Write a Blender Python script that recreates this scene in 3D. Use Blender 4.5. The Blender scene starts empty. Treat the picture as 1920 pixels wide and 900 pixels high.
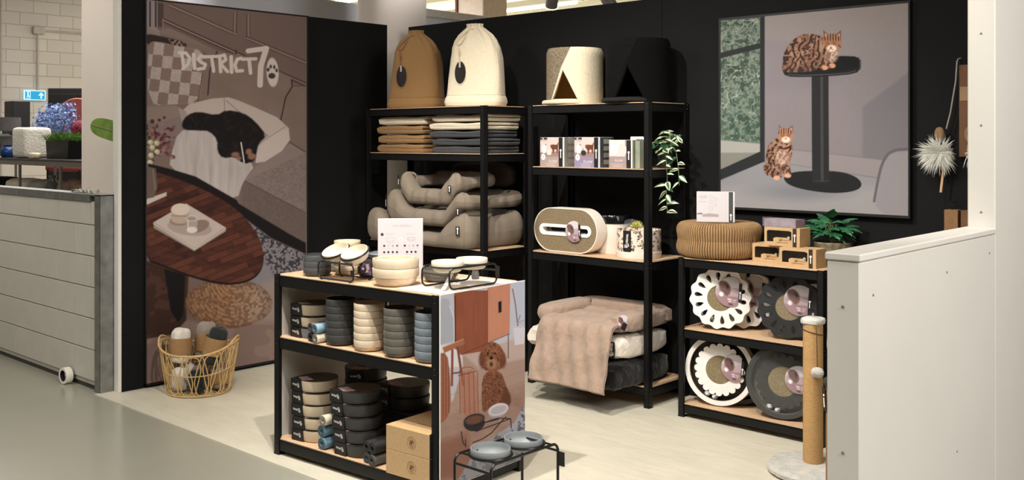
import bpy, bmesh, math, random
import numpy as np
from mathutils import Vector, Matrix, Euler
PI = math.pi
rnd = random.Random(7)
C = bpy.context.scene.collection
SC = bpy.context.scene

# ------------------------------------------------------------------ camera
# world: X runs along the booth's back wall, Y runs along its left wall, Z up
cam_d = bpy.data.cameras.new('camera'); cam = bpy.data.objects.new('camera', cam_d); C.objects.link(cam)
cam.location = (0, 0, 1.56); cam.rotation_euler = (PI/2, 0, math.radians(42.9))
cam_d.sensor_width = 36; cam_d.lens = 36*1875/1920; cam_d.shift_y = -(450-264)/1920
cam_d.clip_start = 0.05; cam_d.clip_end = 100
SC.camera = cam
SC.view_settings.view_transform = 'Standard'; SC.view_settings.look = 'None'
SC.view_settings.gamma = 1; SC.view_settings.use_curve_mapping = False
SC.view_settings.exposure = 0.0

# ------------------------------------------------------------------ light
w = bpy.data.worlds.new('world'); SC.world = w; w.use_nodes = True
w.node_tree.nodes['Background'].inputs[0].default_value = (1, .97, .92, 1)
w.node_tree.nodes['Background'].inputs[1].default_value = 0.06

def spot(x, y, z, tx, ty, tz, power, size=60, blend=.5, rad=.03, col=(1, .93, .83)):
    d = bpy.data.lights.new('spot_light', 'SPOT'); d.energy = power; d.spot_size = math.radians(size)
    d.spot_blend = blend; d.shadow_soft_size = rad; d.color = col
    o = bpy.data.objects.new('spot_light', d); C.objects.link(o); o.location = (x, y, z)
    o.rotation_euler = (Vector((tx, ty, tz))-Vector((x, y, z))).to_track_quat('-Z', 'Y').to_euler()
def area(x, y, z, sx, sy, power, rot=(0, 0, 0), col=(1, .96, .9)):
    d = bpy.data.lights.new('area_light', 'AREA'); d.shape = 'RECTANGLE'; d.size = sx; d.size_y = sy
    d.energy = power; d.color = col
    o = bpy.data.objects.new('area_light', d); C.objects.link(o); o.location = (x, y, z); o.rotation_euler = rot

WARM = (1, .95, .87)
spot(-3.4, 2.35, 3.6, -3.5, 4.3, .9, 370, 78, .55, .03, WARM)       # main spot over the display table
spot(-2.35, 2.0, 3.6, -3.6, 3.6, .3, 300, 85, .6, .03, WARM)
spot(-1.9, 3.0, 3.6, -2.3, 4.8, .7, 130, 70, .6, .03, WARM)
spot(-5.2, 1.6, 3.4, -5.3, 4.6, 1.5, 75, 50, .6, .03, WARM)
spot(-8.3, 1.6, 3.9, -7.6, 3.6, 1.8, 170, 50, .8, .1, WARM)  # added spot with no lamp body, brightens the plaster column behind the counter
spot(-5.6, 5.4, 3.7, -8.2, 5.2, 2.75, 280, 100, .8, .1, (1, .97, .97))          # added spot without a fixture, brightens the white bulkhead
area(-1.0, -.2, 4.0, 2.5, 2.0, 80)                                  # store lighting over the aisle
area(2.0, 2.6, 3.4, 2.5, 2.0, 190, (0, math.radians(62), 0), (1, .955, .92))  # added side light, source unseen, brightens the right wall's outer face
area(-6.5, -.5, 4.0, 4.0, 3.0, 140)
area(-11.5, 6.0, 3.9, 5.0, 5.0, 330, (0, 0, 0), (1, .97, .93))       # shop area behind the tiled counter wall

# ------------------------------------------------------------------ materials
def lin(c):
    return tuple(((v/255)/12.92 if v/255 <= .04045 else ((v/255+.055)/1.055)**2.4) for v in c)
MATS = {}
def M(name, rgb, rough=.6, metal=0., var=.08, scale=20., bump=0., bscale=None, stretch=(1, 1, 1), emit=0., spec=.5, alpha=1., trans=0., sheen=0., rgb2=None, kind='noise'):
    """procedural material: colour varied by object-space noise, optional bump"""
    if name in MATS: return MATS[name]
    m = bpy.data.materials.new(name); m.use_nodes = True; MATS[name] = m
    nt = m.node_tree; N = nt.nodes; L = nt.links; bs = N['Principled BSDF']
    c = lin(rgb)
    bs.inputs['Roughness'].default_value = rough; bs.inputs['Metallic'].default_value = metal
    bs.inputs['Specular IOR Level'].default_value = spec
    tc = N.new('ShaderNodeTexCoord'); mp = N.new('ShaderNodeMapping'); L.new(tc.outputs['Object'], mp.inputs[0])
    mp.inputs['Scale'].default_value = stretch
    if kind == 'voronoi':
        nz = N.new('ShaderNodeTexVoronoi'); nz.inputs['Scale'].default_value = scale; fac = nz.outputs['Distance']
    else:
        nz = N.new('ShaderNodeTexNoise'); nz.inputs['Scale'].default_value = scale; nz.inputs['Detail'].default_value = 5; fac = nz.outputs['Fac']
    L.new(mp.outputs[0], nz.inputs['Vector'])
    cr = N.new('ShaderNodeValToRGB'); L.new(fac, cr.inputs[0])
    cr.color_ramp.elements[0].position = .3; cr.color_ramp.elements[1].position = .7
    a = tuple(max(0, v*(1-var)) for v in c) if rgb2 is None else lin(rgb2)
    b = tuple(min(1, v*(1+var)) for v in c)
    cr.color_ramp.elements[0].color = a+(1,); cr.color_ramp.elements[1].color = b+(1,)
    L.new(cr.outputs[0], bs.inputs['Base Color'])
    if bump:
        n2 = N.new('ShaderNodeTexNoise'); n2.inputs['Scale'].default_value = bscale or scale*2; n2.inputs['Detail'].default_value = 4
        L.new(mp.outputs[0], n2.inputs['Vector'])
        bp = N.new('ShaderNodeBump'); bp.inputs['Strength'].default_value = min(1, bump); bp.inputs['Distance'].default_value = .01
        L.new(n2.outputs['Fac'], bp.inputs['Height']); L.new(bp.outputs[0], bs.inputs['Normal'])
    if emit:
        L.new(cr.outputs[0], bs.inputs['Emission Color']); bs.inputs['Emission Strength'].default_value = emit
    if trans: bs.inputs['Transmission Weight'].default_value = trans
    if sheen: bs.inputs['Sheen Weight'].default_value = sheen
    if alpha < 1: bs.inputs['Alpha'].default_value = alpha
    return m
def print_mat():
    """printed picture: colour stored per vertex of the print"""
    if 'print' in MATS: return MATS['print']
    m = bpy.data.materials.new('printed_textile'); m.use_nodes = True; MATS['print'] = m
    nt = m.node_tree; bs = nt.nodes['Principled BSDF']; at = nt.nodes.new('ShaderNodeVertexColor'); at.layer_name = 'print'
    nt.links.new(at.outputs[0], bs.inputs['Base Color']); bs.inputs['Roughness'].default_value = .75
    bs.inputs['Specular IOR Level'].default_value = .25
    return m

# ------------------------------------------------------------------ mesh builder
class MB:
    def __init__(s): s.v = []; s.f = []; s.m = []
    def add(s, vs, fs, mi=0, T=None):
        o = len(s.v)
        if T is not None: vs = [T @ Vector(p) for p in vs]
        s.v += [tuple(p) for p in vs]; s.f += [tuple(o+i for i in f) for f in fs]
        s.m += (mi if isinstance(mi, list) else [mi]*len(fs)); return s
    def box(s, x0, x1, y0, y1, z0, z1, bev=0., mi=0, T=None, seg=1):
        if bev > 0:
            bm = bmesh.new(); bmesh.ops.create_cube(bm, size=1)
            for v in bm.verts: v.co = Vector(((x0+x1)/2+v.co.x*(x1-x0), (y0+y1)/2+v.co.y*(y1-y0), (z0+z1)/2+v.co.z*(z1-z0)))
            bmesh.ops.bevel(bm, geom=list(bm.edges), offset=bev, segments=seg, affect='EDGES', profile=.5)
            bm.verts.index_update()
            r = s.add([tuple(v.co) for v in bm.verts], [[v.index for v in f.verts] for f in bm.faces], mi, T); bm.free(); return r
        vs = [(x, y, z) for x in (x0, x1) for y in (y0, y1) for z in (z0, z1)]
        return s.add(vs, [(0, 1, 3, 2), (4, 6, 7, 5), (0, 4, 5, 1), (2, 3, 7, 6), (0, 2, 6, 4), (1, 5, 7, 3)], mi, T)
    def lathe(s, prof, n=32, mi=0, T=None, sx=1., sy=1.):
        """profile [(r,z)...]; ends with r=0 are closed"""
        vs = []; fs = []; rings = []
        for r, z in prof:
            if r < 1e-6: rings.append([len(vs)]); vs.append((0, 0, z))
            else:
                rings.append(list(range(len(vs), len(vs)+n)))
                vs += [(r*sx*math.cos(2*PI*k/n), r*sy*math.sin(2*PI*k/n), z) for k in range(n)]
        for a, b in zip(rings, rings[1:]):
            for k in range(n):
                k2 = (k+1) % n
                if len(a) == 1 and len(b) == 1: continue
                if len(a) == 1: fs.append((a[0], b[k2], b[k]))
                elif len(b) == 1: fs.append((a[k], a[k2], b[0]))
                else: fs.append((a[k], a[k2], b[k2], b[k]))
        return s.add(vs, fs, mi, T)
    def tube(s, pts, r, n=8, closed=False, mi=0, T=None, taper=None):
        pts = [Vector(p) for p in pts]; N = len(pts); vs = []; fs = []; up = None
        for i, p in enumerate(pts):
            a = pts[(i-1) % N] if (closed or i > 0) else p; b = pts[(i+1) % N] if (closed or i < N-1) else p
            t = (b-a); t = t.normalized() if t.length > 1e-9 else Vector((0, 0, 1))
            if up is None:
                up = Vector((0, 0, 1)) if abs(t.z) < .9 else Vector((1, 0, 0))
            u = (up - t*up.dot(t));
            if u.length < 1e-6: u = t.orthogonal()
            u.normalize(); w_ = t.cross(u); up = u
            rr = r if taper is None else r*taper(i/(N-1))
            vs += [p + (u*math.cos(2*PI*k/n)+w_*math.sin(2*PI*k/n))*rr for k in range(n)]
        for i in range(N if closed else N-1):
            j = (i+1) % N
            for k in range(n):
                k2 = (k+1) % n
                fs.append((i*n+k, i*n+k2, j*n+k2, j*n+k))
        if not closed:
            fs.append(tuple(range(n-1, -1, -1))); fs.append(tuple((N-1)*n+k for k in range(n)))
        return s.add(vs, fs, mi, T)
    def prism(s, poly, z0, z1, mi=0, T=None, mi_top=None):
        n = len(poly); vs = [(x, y, z0) for x, y in poly]+[(x, y, z1) for x, y in poly]
        fs = [(k, (k+1) % n, n+(k+1) % n, n+k) for k in range(n)]+[tuple(range(n-1, -1, -1)), tuple(range(n, 2*n))]
        mm = [mi]*n + [mi, mi if mi_top is None else mi_top]
        return s.add(vs, fs, mm, T)
    def ring(s, outer, inner, z0, z1, mi=0, T=None):
        """plate with one hole; outer and inner have the same number of points"""
        n = len(outer); vs = [(x, y, z0) for x, y in outer]+[(x, y, z0) for x, y in inner]+[(x, y, z1) for x, y in outer]+[(x, y, z1) for x, y in inner]
        fs = []
        for k in range(n):
            j = (k+1) % n
            fs += [(k, n+k, n+j, j), (2*n+k, 2*n+j, 3*n+j, 3*n+k), (k, j, 2*n+j, 2*n+k), (n+k, 3*n+k, 3*n+j, n+j)]
        return s.add(vs, fs, mi, T)
    def grid(s, fn, nu, nv, mi=0, T=None, closed_u=False):
        vs = [fn(i/nu, j/nv) for j in range(nv+1) for i in range(nu+(0 if closed_u else 1))]
        W = nu if closed_u else nu+1; fs = []
        for j in range(nv):
            for i in range(nu):
                a = j*W+i; b = j*W+(i+1) % W
                fs.append((a, b, b+W, a+W))
        return s.add(vs, fs, mi, T)
    def soft(s, cx, cy, cz, sx, sy, sz, e=.5, nu=28, nv=18, mi=0, T=None, wob=0., seed=0, fn=None):
        """soft cushion shape: superellipsoid with a gentle wobble"""
        rr = random.Random(seed); ph = [rr.uniform(0, 6.28) for _ in range(6)]
        def sg(v, p): return math.copysign(abs(v)**p, v)
        def f(u, v):
            a = u*2*PI; b = (v-.5)*PI
            x = sg(math.cos(b), e)*sg(math.cos(a), e); y = sg(math.cos(b), e)*sg(math.sin(a), e); z = sg(math.sin(b), e)
            k = 1+wob*(math.sin(3*a+ph[0])*math.cos(2*b+ph[1])+.5*math.sin(7*a+ph[2]+4*b)+.4*math.sin(11*b+ph[3]+2*a))
            q = (cx+x*sx*k, cy+y*sy*k, cz+z*sz*k)
            return fn(*q) if fn else q
        return s.grid(f, nu, nv, mi, T, closed_u=True)

def obj(name, mb, mats, parent=None, loc=(0, 0, 0), rot=(0, 0, 0), smooth=True, angle=38):
    me = bpy.data.meshes.new(name); me.from_pydata(mb.v, [], mb.f)
    if not isinstance(mats, (list, tuple)): mats = [mats]
    for m in mats: me.materials.append(m)
    if len(mats) > 1: me.polygons.foreach_set('material_index', mb.m)
    if smooth:
        me.polygons.foreach_set('use_smooth', [True]*len(me.polygons)); me.set_sharp_from_angle(angle=math.radians(angle))
    me.update(); me.validate()
    o = bpy.data.objects.new(name, me); C.objects.link(o); o.location = loc; o.rotation_euler = rot
    if parent: o.parent = parent
    return o
def tag(o, label, cat, group=None, kind=None):
    o['label'] = label
    if cat: o['category'] = cat
    if group: o['group'] = group
    if kind: o['kind'] = kind
    return o
def thing(name, label, cat, loc=(0, 0, 0), rot=0, group=None):
    o = bpy.data.objects.new(name, None); C.objects.link(o); o.empty_display_size = .05
    o.location = loc; o.rotation_euler = rot if isinstance(rot, tuple) else (0, 0, rot)
    return tag(o, label, cat, group)
def struct(name, mb, mats, smooth=False, **k):
    o = obj(name, mb, mats, smooth=smooth, **k); o['kind'] = 'structure'; return o
def dup(root, loc, rot, label, group=None, scale=None):
    r = root.copy(); C.objects.link(r); r.location = loc
    r.rotation_euler = rot if isinstance(rot, tuple) else (0, 0, rot)
    r['label'] = label
    if group: r['group'] = group
    if scale: r.scale = (scale, scale, scale)
    def rec(a, b):
        for ch in list(a.children):
            c = ch.copy(); C.objects.link(c); c.parent = b
            for k in ('label',):
                if k in ch.keys(): c[k] = ch[k]
            rec(ch, c)
    rec(root, r)
    return r
def circ(r, n=32, cx=0, cy=0, ry=None):
    return [(cx+r*math.cos(2*PI*k/n), cy+(ry or r)*math.sin(2*PI*k/n)) for k in range(n)]
def stadium(hx, hy, n=12, r=None):
    """rounded rectangle outline, half sizes hx, hy"""
    r = min(hx, hy) if r is None else r; out = []
    for cx, cy, a0 in ((hx-r, hy-r, 0), (-hx+r, hy-r, 90), (-hx+r, -hy+r, 180), (hx-r, -hy+r, 270)):
        for k in range(n+1):
            a = math.radians(a0+90*k/n); out.append((cx+r*math.cos(a), cy+r*math.sin(a)))
    return out
def TR(x=0, y=0, z=0, rx=0, ry=0, rz=0, s=1):
    return Matrix.Translation((x, y, z)) @ Euler((rx, ry, rz)).to_matrix().to_4x4() @ Matrix.Scale(s, 4)
STAND = TR(rx=PI/2)      # turns an x,y outline (z = thickness) upright: x stays, y -> z, thickness -> -y
def text_mesh(txt, size, align='CENTER'):
    cu = bpy.data.curves.new('t', 'FONT'); cu.body = txt; cu.size = size; cu.align_x = align; cu.align_y = 'CENTER'; cu.resolution_u = 2
    ob = bpy.data.objects.new('t', cu); C.objects.link(ob)
    bpy.context.view_layer.update()
    me = bpy.data.meshes.new_from_object(ob.evaluated_get(bpy.context.evaluated_depsgraph_get()))
    vs = [tuple(v.co) for v in me.vertices]; fs = [tuple(p.vertices) for p in me.polygons]
    bpy.data.objects.remove(ob); bpy.data.curves.remove(cu); bpy.data.meshes.remove(me)
    return vs, fs
# brush-lettered shop mark: strokes (in units where the word is about 42 wide, 16 tall), width
MARK = [([(18.2, 2.2), (19.0, 8.8)], 1.3), ([(17.2, 2.2), (20, 2.4), (21.6, 4.5), (20.8, 7.2), (18.6, 9)], 1.3),
        ([(23.2, 3), (23.6, 8.8)], 1.5), ([(28, 4), (26.2, 3.6), (25, 5), (26.2, 6.2), (28.2, 7.2), (27.6, 8.8), (25, 9.2)], 1.3),
        ([(27.8, 4), (33, 3.8)], 1.3), ([(30.8, 4), (31.6, 10)], 1.4), ([(34.2, 4), (34.6, 10.2)], 1.4),
        ([(33.8, 3.8), (36.2, 3.2), (36.8, 5.2), (34.5, 6.8), (37.5, 10.2)], 1.3), ([(39, 4), (39.2, 10.4)], 1.5),
        ([(43.2, 4.6), (41.6, 5), (40.6, 7.5), (41.4, 10), (43.8, 9.8)], 1.4), ([(43.8, 5), (49.5, 4.8)], 1.3), ([(46.6, 5.2), (47.2, 10.8)], 1.5),
        ([(46.2, 1.5), (54, .4)], 2.0), ([(53.8, .6), (51.5, 8), (51.2, 15.8)], 2.3)]
MARK_O = (56.5, 10.5, 2.7, 6.2)
MARK_PAW = [(56.2, 12, 1.5, 1.2), (54.6, 9.4, .6, .8), (55.7, 8.1, .5, .8), (57.2, 8.3, .5, .8), (58.2, 9.7, .5, .8)]
def mark_mesh(width):
    """flat mesh of the mark, centred, x right, y up, total given width"""
    k = width/42.; vs = []; fs = []; mi = []
    def P(x, y): return ((x-38.5)*k, -(y-8)*k)
    for pts, wd in MARK:
        for a, b in zip(pts, pts[1:]):
            ax, ay = P(*a); bx, by = P(*b); dx, dy = bx-ax, by-ay; l = math.hypot(dx, dy) or 1
            ex, ey = dx/l*wd*k*.35, dy/l*wd*k*.35; nx, ny = -dy/l*wd*k/2, dx/l*wd*k/2; o = len(vs)
            vs += [(ax-ex+nx, ay-ey+ny, 0), (ax-ex-nx, ay-ey-ny, 0), (bx+ex-nx, by+ey-ny, 0), (bx+ex+nx, by+ey+ny, 0)]
            fs.append((o, o+1, o+2, o+3)); mi.append(0)
    def ell(cx, cy, rx, ry, z, m, n):
        o = len(vs); x, y = P(cx, cy)
        vs.extend([(x+rx*k*math.cos(2*PI*i/n), y+ry*k*math.sin(2*PI*i/n), z) for i in range(n)]); fs.append(tuple(range(o, o+n))); mi.append(m)
    ell(*MARK_O, .0, 0, 16)
    for e in MARK_PAW: ell(*e, width*.004, 1, 8)
    return vs, fs, mi

GAIN_L, GAIN_R, GAIN_D = 1.55, 1.25, .95

# ------------------------------------------------------------------ printed pictures (flat artwork, colour per vertex)
class Paint:
    def __init__(s, U, V, base):
        s.U = U; s.V = V; s.c = np.tile(np.array(base, float), (len(U), 1))
    def noise(s, sc, seed=0, sx=1., sy=1., oct=1):
        tot = 0; amp = 1; norm = 0
        for o in range(oct):
            r = np.random.RandomState(seed*7+o); T = r.rand(257, 257); x = s.U*sx/sc*(2**o)+13.3*seed; y = s.V*sy/sc*(2**o)+7.7*seed
            xi = np.floor(x).astype(int); yi = np.floor(y).astype(int); fx = x-xi; fy = y-yi; fx = fx*fx*(3-2*fx); fy = fy*fy*(3-2*fy)
            g = lambda a, b: T[a % 257, b % 257]
            tot = tot+amp*((g(xi, yi)*(1-fx)+g(xi+1, yi)*fx)*(1-fy)+(g(xi, yi+1)*(1-fx)+g(xi+1, yi+1)*fx)*fy); norm += amp; amp *= .5
        return tot/norm
    def mix(s, a, col):
        a = np.clip(a, 0, 1)[:, None]; s.c = s.c*(1-a)+np.asarray(col, float)*a
    def dist(s, pts, closed):
        d = np.full(len(s.U), 1e9); n = len(pts)
        for i in range(n if closed else n-1):
            ax, ay = pts[i]; bx, by = pts[(i+1) % n]; dx, dy = bx-ax, by-ay; l = dx*dx+dy*dy+1e-9
            t = np.clip(((s.U-ax)*dx+(s.V-ay)*dy)/l, 0, 1); d = np.minimum(d, np.hypot(s.U-ax-t*dx, s.V-ay-t*dy))
        return d
    def mask(s, pts, soft=.8):
        ins = np.zeros(len(s.U), bool); n = len(pts)
        for i in range(n):
            ax, ay = pts[i]; bx, by = pts[(i+1) % n]
            if ay == by: continue
            k = ((ay > s.V) != (by > s.V)) & (s.U < (bx-ax)*(s.V-ay)/(by-ay)+ax); ins ^= k
        d = s.dist(pts, True); sd = np.where(ins, d, -d); return np.clip(.5+sd/(2*soft), 0, 1)
    def poly(s, pts, col, soft=.8, a=1., tex=None):
        m = s.mask(pts, soft)*a
        if tex is not None: m = m*tex
        s.mix(m, col); return m
    def line(s, pts, col, w=1.2, a=1., closed=False):
        s.mix(np.clip(.5+(w/2-s.dist(pts, closed))/1.0, 0, 1)*a, col)
    def ell(s, cx, cy, rx, ry, col, a=1., soft=.8, tex=None, rot=0):
        x = s.U-cx; y = s.V-cy; c_, s_ = math.cos(rot), math.sin(rot); x, y = x*c_+y*s_, -x*s_+y*c_
        r = np.hypot(x/rx, y/ry); m = np.clip(.5+(1-r)*min(rx, ry)/(2*soft), 0, 1)*a
        if tex is not None: m = m*tex
        s.mix(m, col); return m
def smooth(pts, k=2, closed=True):
    for _ in range(k):
        n = len(pts); out = []
        for i in range(n if closed else n-1):
            a = pts[i]; b = pts[(i+1) % n]
            out += [(a[0]*.75+b[0]*.25, a[1]*.75+b[1]*.25), (a[0]*.25+b[0]*.75, a[1]*.25+b[1]*.75)]
        pts = out
    return pts
_s, _c = math.sin(math.radians(47.1)), math.cos(math.radians(47.1))
def shot(X, Y, Z):
    """where the photographed artwork shows each point of its sheet: gives the picture its own 2D coordinates"""
    D = -_c*X+_s*Y; r = _s*X+_c*Y
    return 960+1875*r/D, 264-1875*(Z-1.56)/D
def print_mesh(name, A, B, z0, z1, nu, nv, painter, parent, gain=1.):
    """flat sheet from A to B (x,y) between z0 and z1 in world space; painted in the artwork's coordinates"""
    t = np.linspace(0, 1, nu+1); zz = np.linspace(z0, z1, nv+1)
    X = np.repeat([A[0]+(B[0]-A[0])*t], nv+1, 0).ravel(); Y = np.repeat([A[1]+(B[1]-A[1])*t], nv+1, 0).ravel(); Z = np.repeat(zz, nu+1)
    U, V = shot(X, Y, Z); c = painter(U, V)
    c = np.clip(c, 0, 255)/255; c = np.where(c <= .04045, c/12.92, ((c+.055)/1.055)**2.4)*gain; c = np.clip(c, 0, .95)
    me = bpy.data.meshes.new(name); loc = parent.matrix_world.translation if parent else Vector((0, 0, 0))
    co = np.stack([X, Y, Z], 1); i = np.arange(nv*nu); r = i//nu; k = i % nu; a = r*(nu+1)+k
    F = np.stack([a, a+1, a+nu+2, a+nu+1], 1)
    me.vertices.add(len(co)); me.vertices.foreach_set('co', co.ravel())
    me.loops.add(F.size); me.loops.foreach_set('vertex_index', F.ravel()); me.polygons.add(len(F)); me.polygons.foreach_set('loop_start', np.arange(len(F))*4)
    me.update(calc_edges=True); me.validate()
    at = me.color_attributes.new('print', 'FLOAT_COLOR', 'POINT'); at.data.foreach_set('color', np.concatenate([c, np.ones((len(c), 1))], 1).ravel())
    me.materials.append(print_mat())
    o = bpy.data.objects.new(name, me); C.objects.link(o)
    if parent:
        o.parent = parent; o.matrix_parent_inverse = parent.matrix_basis.inverted()
    return o

def paint_sofa(U, V):
    P = Paint(U, V, (92, 77, 72)); N = P.noise
    a = lambda *p: [(260+x/2.25, y/2.25) for x, y in p]          # upper half
    b = lambda *p: [(260+x/2.25, 360+y/2.25) for x, y in p]      # lower half
    P.mix(.35*N(60, 1), (78, 64, 60))
    # panelling
    P.poly(a((0, 0), (80, 0), (80, 115), (0, 115)), (112, 103, 106))
    for x in (48, 72): P.line(a((x, 8), (x, 112)), (52, 38, 36), 3.2)
    P.poly(a((80, 10), (105, 15), (105, 115), (80, 112)), (62, 49, 46))
    for off, col in ((0, (62, 48, 44)), (7, (122, 106, 100)), (13, (70, 56, 52))):
        P.line(a((130, 15+off), (410, 138+off)), col, 1.6); P.line(a((414-off, 50), (412-off, 140)), col, 1.4)
        P.line(a((456+off, 62), (456+off, 160-off)), col, 1.4); P.line(a((456, 160+off-6), (705, 264+off-6)), col, 1.5)
    for off, col in ((0, (48, 36, 34)), (6, (118, 102, 96)), (12, (52, 40, 37)), (20, (80, 66, 62))):
        P.line(a((102, 78+off), (410, 218+off)), col, 2.2); P.line(a((410, 218+off), (705, 350+off)), col, 2.2)
    P.line(a((102, 80), (102, 130)), (110, 95, 90), 2); P.line(a((410, 212), (412, 245)), (50, 40, 38), 3)
    # sofa back
    P.poly(a((20, 112), (75, 116), (85, 130), (130, 118), (330, 215), (470, 240), (640, 325), (648, 350), (705, 365), (705, 905), (20, 905)), (103, 88, 82))
    P.poly(a((20, 112), (70, 114), (88, 130), (90, 160), (20, 160)), (118, 104, 100))
    P.mix(P.mask(a((350, 230), (470, 240), (640, 325), (600, 500), (400, 420), (290, 420), (310, 300)))*.6, (110, 94, 88))
    P.mix(P.mask(a((20, 112), (330, 215), (470, 240), (705, 350), (705, 905), (20, 905)))*.35*N(28, 2, oct=3), (80, 66, 60))
    P.line(a((330, 218), (300, 300), (292, 400)), (45, 33, 31), 2.4)
    P.line(a((645, 340), (648, 365), (620, 410), (600, 505)), (38, 28, 27), 2.2)
    P.line(a((648, 362), (700, 362)), (60, 46, 44), 1.5)
    # seat
    P.poly(a((20, 450), (160, 445), (190, 490), (70, 520), (20, 500)), (112, 98, 92))
    P.poly(a((70, 520), (190, 488), (200, 560), (160, 600), (60, 560)), (105, 92, 88))
    P.poly(a((640, 605), (705, 645), (705, 905), (440, 765), (495, 700)), (108, 96, 92))
    P.poly(a((440, 757), (705, 895), (705, 905), (705, 1025), (640, 990), (420, 860)), (88, 76, 72), 1.2)
    P.line(a((440, 760), (705, 898)), (62, 52, 50), 1.2)
    P.line(a((638, 600), (702, 640)), (50, 40, 40), 1.6)
    P.mix(P.mask(a((440, 765), (705, 645), (705, 1030), (440, 870)))*.3*N(3, 5), (60, 52, 50))
    # throw and chequered pillow
    P.poly(smooth(a((28, 142), (70, 148), (150, 165), (200, 180), (205, 205), (170, 215), (100, 190), (28, 190))), (38, 28, 27), 1.5)
    P.mix(P.mask(a((120, 160), (200, 180), (205, 205), (160, 210)))*(N(4, 3) > .55), (110, 92, 84))
    m = P.mask(smooth(a((40, 185), (68, 172), (170, 195), (280, 215), (272, 310), (252, 435), (150, 440), (38, 446)), 1))
    P.mix(m, (146, 134, 130))
    X = (U-260)*2.25; Y = V*2.25; cx = np.floor((X+.12*Y-45)/43); cy = np.floor((Y-.12*X-170)/52)
    P.mix(m*((cx+cy) % 2 == 0)*.95, (104, 86, 80)); P.mix(m*.25*N(2.2, 4), (90, 78, 72))
    P.line(a((278, 218), (268, 320), (250, 430)), (70, 55, 50), 1.5)
    # pet bed
    P.poly(smooth(a((165, 450), (360, 404), (440, 430), (632, 516), (640, 615), (495, 705), (490, 640), (360, 560), (200, 560)), 1), (150, 138, 133))
    P.line(a((360, 408), (363, 470)), (112, 100, 96), 1.4); P.line(a((370, 425), (545, 575)), (120, 108, 104), 2)
    P.poly(a((380, 470), (545, 570), (500, 620), (400, 600)), (120, 106, 102), 2)
    P.poly(smooth(a((497, 615), (628, 528), (640, 612), (497, 704)), 1), (156, 144, 140)); P.line(a((497, 615), (625, 530)), (120, 108, 104), 1.4)
    P.poly(a((165, 450), (185, 525), (215, 510), (200, 470)), (128, 116, 112))
    m = P.poly(smooth(a((168, 555), (230, 540), (330, 570), (400, 650), (497, 690), (440, 765), (415, 845), (330, 805), (240, 745), (128, 712), (140, 640)), 1), (152, 144, 142))
    P.mix(m*.6*N(9, 6, 1.6, .25, 2), (112, 102, 100)); P.mix(m*.5*N(13, 8, 1.4, .3), (172, 165, 163))
    # dog
    m = P.poly(smooth(a((180, 520), (205, 485), (250, 470), (330, 488), (368, 464), (440, 475), (490, 510), (540, 572), (505, 605), (498, 640), (490, 682), (440, 690), (405, 660), (355, 668), (332, 640), (333, 590), (300, 552), (250, 550), (190, 548)), 1), (13, 10, 11), 1.4)
    P.mix(m*.5*(N(6, 9, oct=2) > .6), (34, 27, 28))
    for x, y, rx, ry in ((408, 652, 8, 5), (465, 640, 6, 6), (478, 660, 8, 6), (422, 668, 5, 4)): P.ell(*a((x, y))[0], rx, ry, (120, 86, 72), .9, 1.5)
    P.line(a((432, 602), (438, 640), (445, 685)), (170, 160, 158), 2.6); P.ell(*a((455, 684))[0], 3, 2.2, (10, 8, 8))
    # flowers and vase
    R = random.Random(3)
    for i in range(130):
        x = R.gauss(88, 32); y = R.gauss(600, 42)
        if x > 150 or y > 690: continue
        P.ell(*a((max(30, x), y))[0], R.uniform(2, 4.2), R.uniform(2, 4), R.choice([(72, 40, 44), (50, 28, 32), (98, 62, 62), (124, 92, 88)]), .9)
    for x, y in ((58, 622), (76, 604), (50, 600), (52, 655), (78, 640), (48, 685)): P.ell(*a((x, y))[0], 5.2, 5, (150, 148, 120)); P.ell(*a((x-3, y-3))[0], 2.5, 2.4, (172, 170, 148))
    # dark gap under the sofa, rug, floor
    P.poly(a((40, 690), (130, 712), (240, 745), (415, 845), (420, 858), (640, 990), (705, 1025), (705, 1075), (560, 1010), (300, 880), (40, 760)), (16, 12, 13), 1.2)
    m = P.poly(b((380, 60), (560, 195), (705, 262), (705, 905), (300, 905), (300, 300)), (104, 99, 103), 1.5)
    P.mix(m*(N(3.4, 11, oct=2) > .53)*P.mask(b((380, 60), (560, 190), (705, 255), (705, 520), (560, 330), (480, 220)), 4), (48, 44, 50))
    P.poly(b((530, 380), (705, 330), (705, 905), (330, 905), (200, 560), (400, 560)), (116, 103, 99), 6)
    P.poly(b((30, 560), (200, 540), (330, 565), (560, 540), (705, 600), (705, 905), (30, 905)), (108, 90, 84), 5)
    P.mix(P.mask(b((30, 560), (705, 560), (705, 905), (30, 905)))*.5*(N(34, 12, oct=2) > .5), (92, 75, 70))
    # under the table
    P.poly(b((30, 290), (210, 350), (200, 540), (150, 600), (30, 620)), (44, 26, 20), 2); P.mix(P.mask(b((30, 310), (110, 330), (160, 540), (30, 620)))*.6*(N(15, 14, oct=2) > .5), (66, 42, 32))
    cx, cy = b((380, 470))[0]; r = np.hypot((U-cx)/83, (V-cy)/48)
    m = np.clip((1-r)*20, 0, 1); P.mix(m, (110, 80, 58)); P.mix(m*np.clip((U-cx)/60, 0, 1), (122, 106, 96))
    q = np.hypot((U-cx-10)/80, (V-cy+45)/90); P.mix(m*(np.sin(q*75) > .2)*.45, (150, 118, 88)); P.mix(m*(N(4, 15) > .55)*.5, (74, 50, 36)); P.mix(m*np.clip((r-.75)*3, 0, 1)*.6, (60, 40, 32))
    P.poly(b((108, 325), (195, 350), (188, 520), (165, 548), (135, 500)), (8, 6, 7), 1.2)
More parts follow.
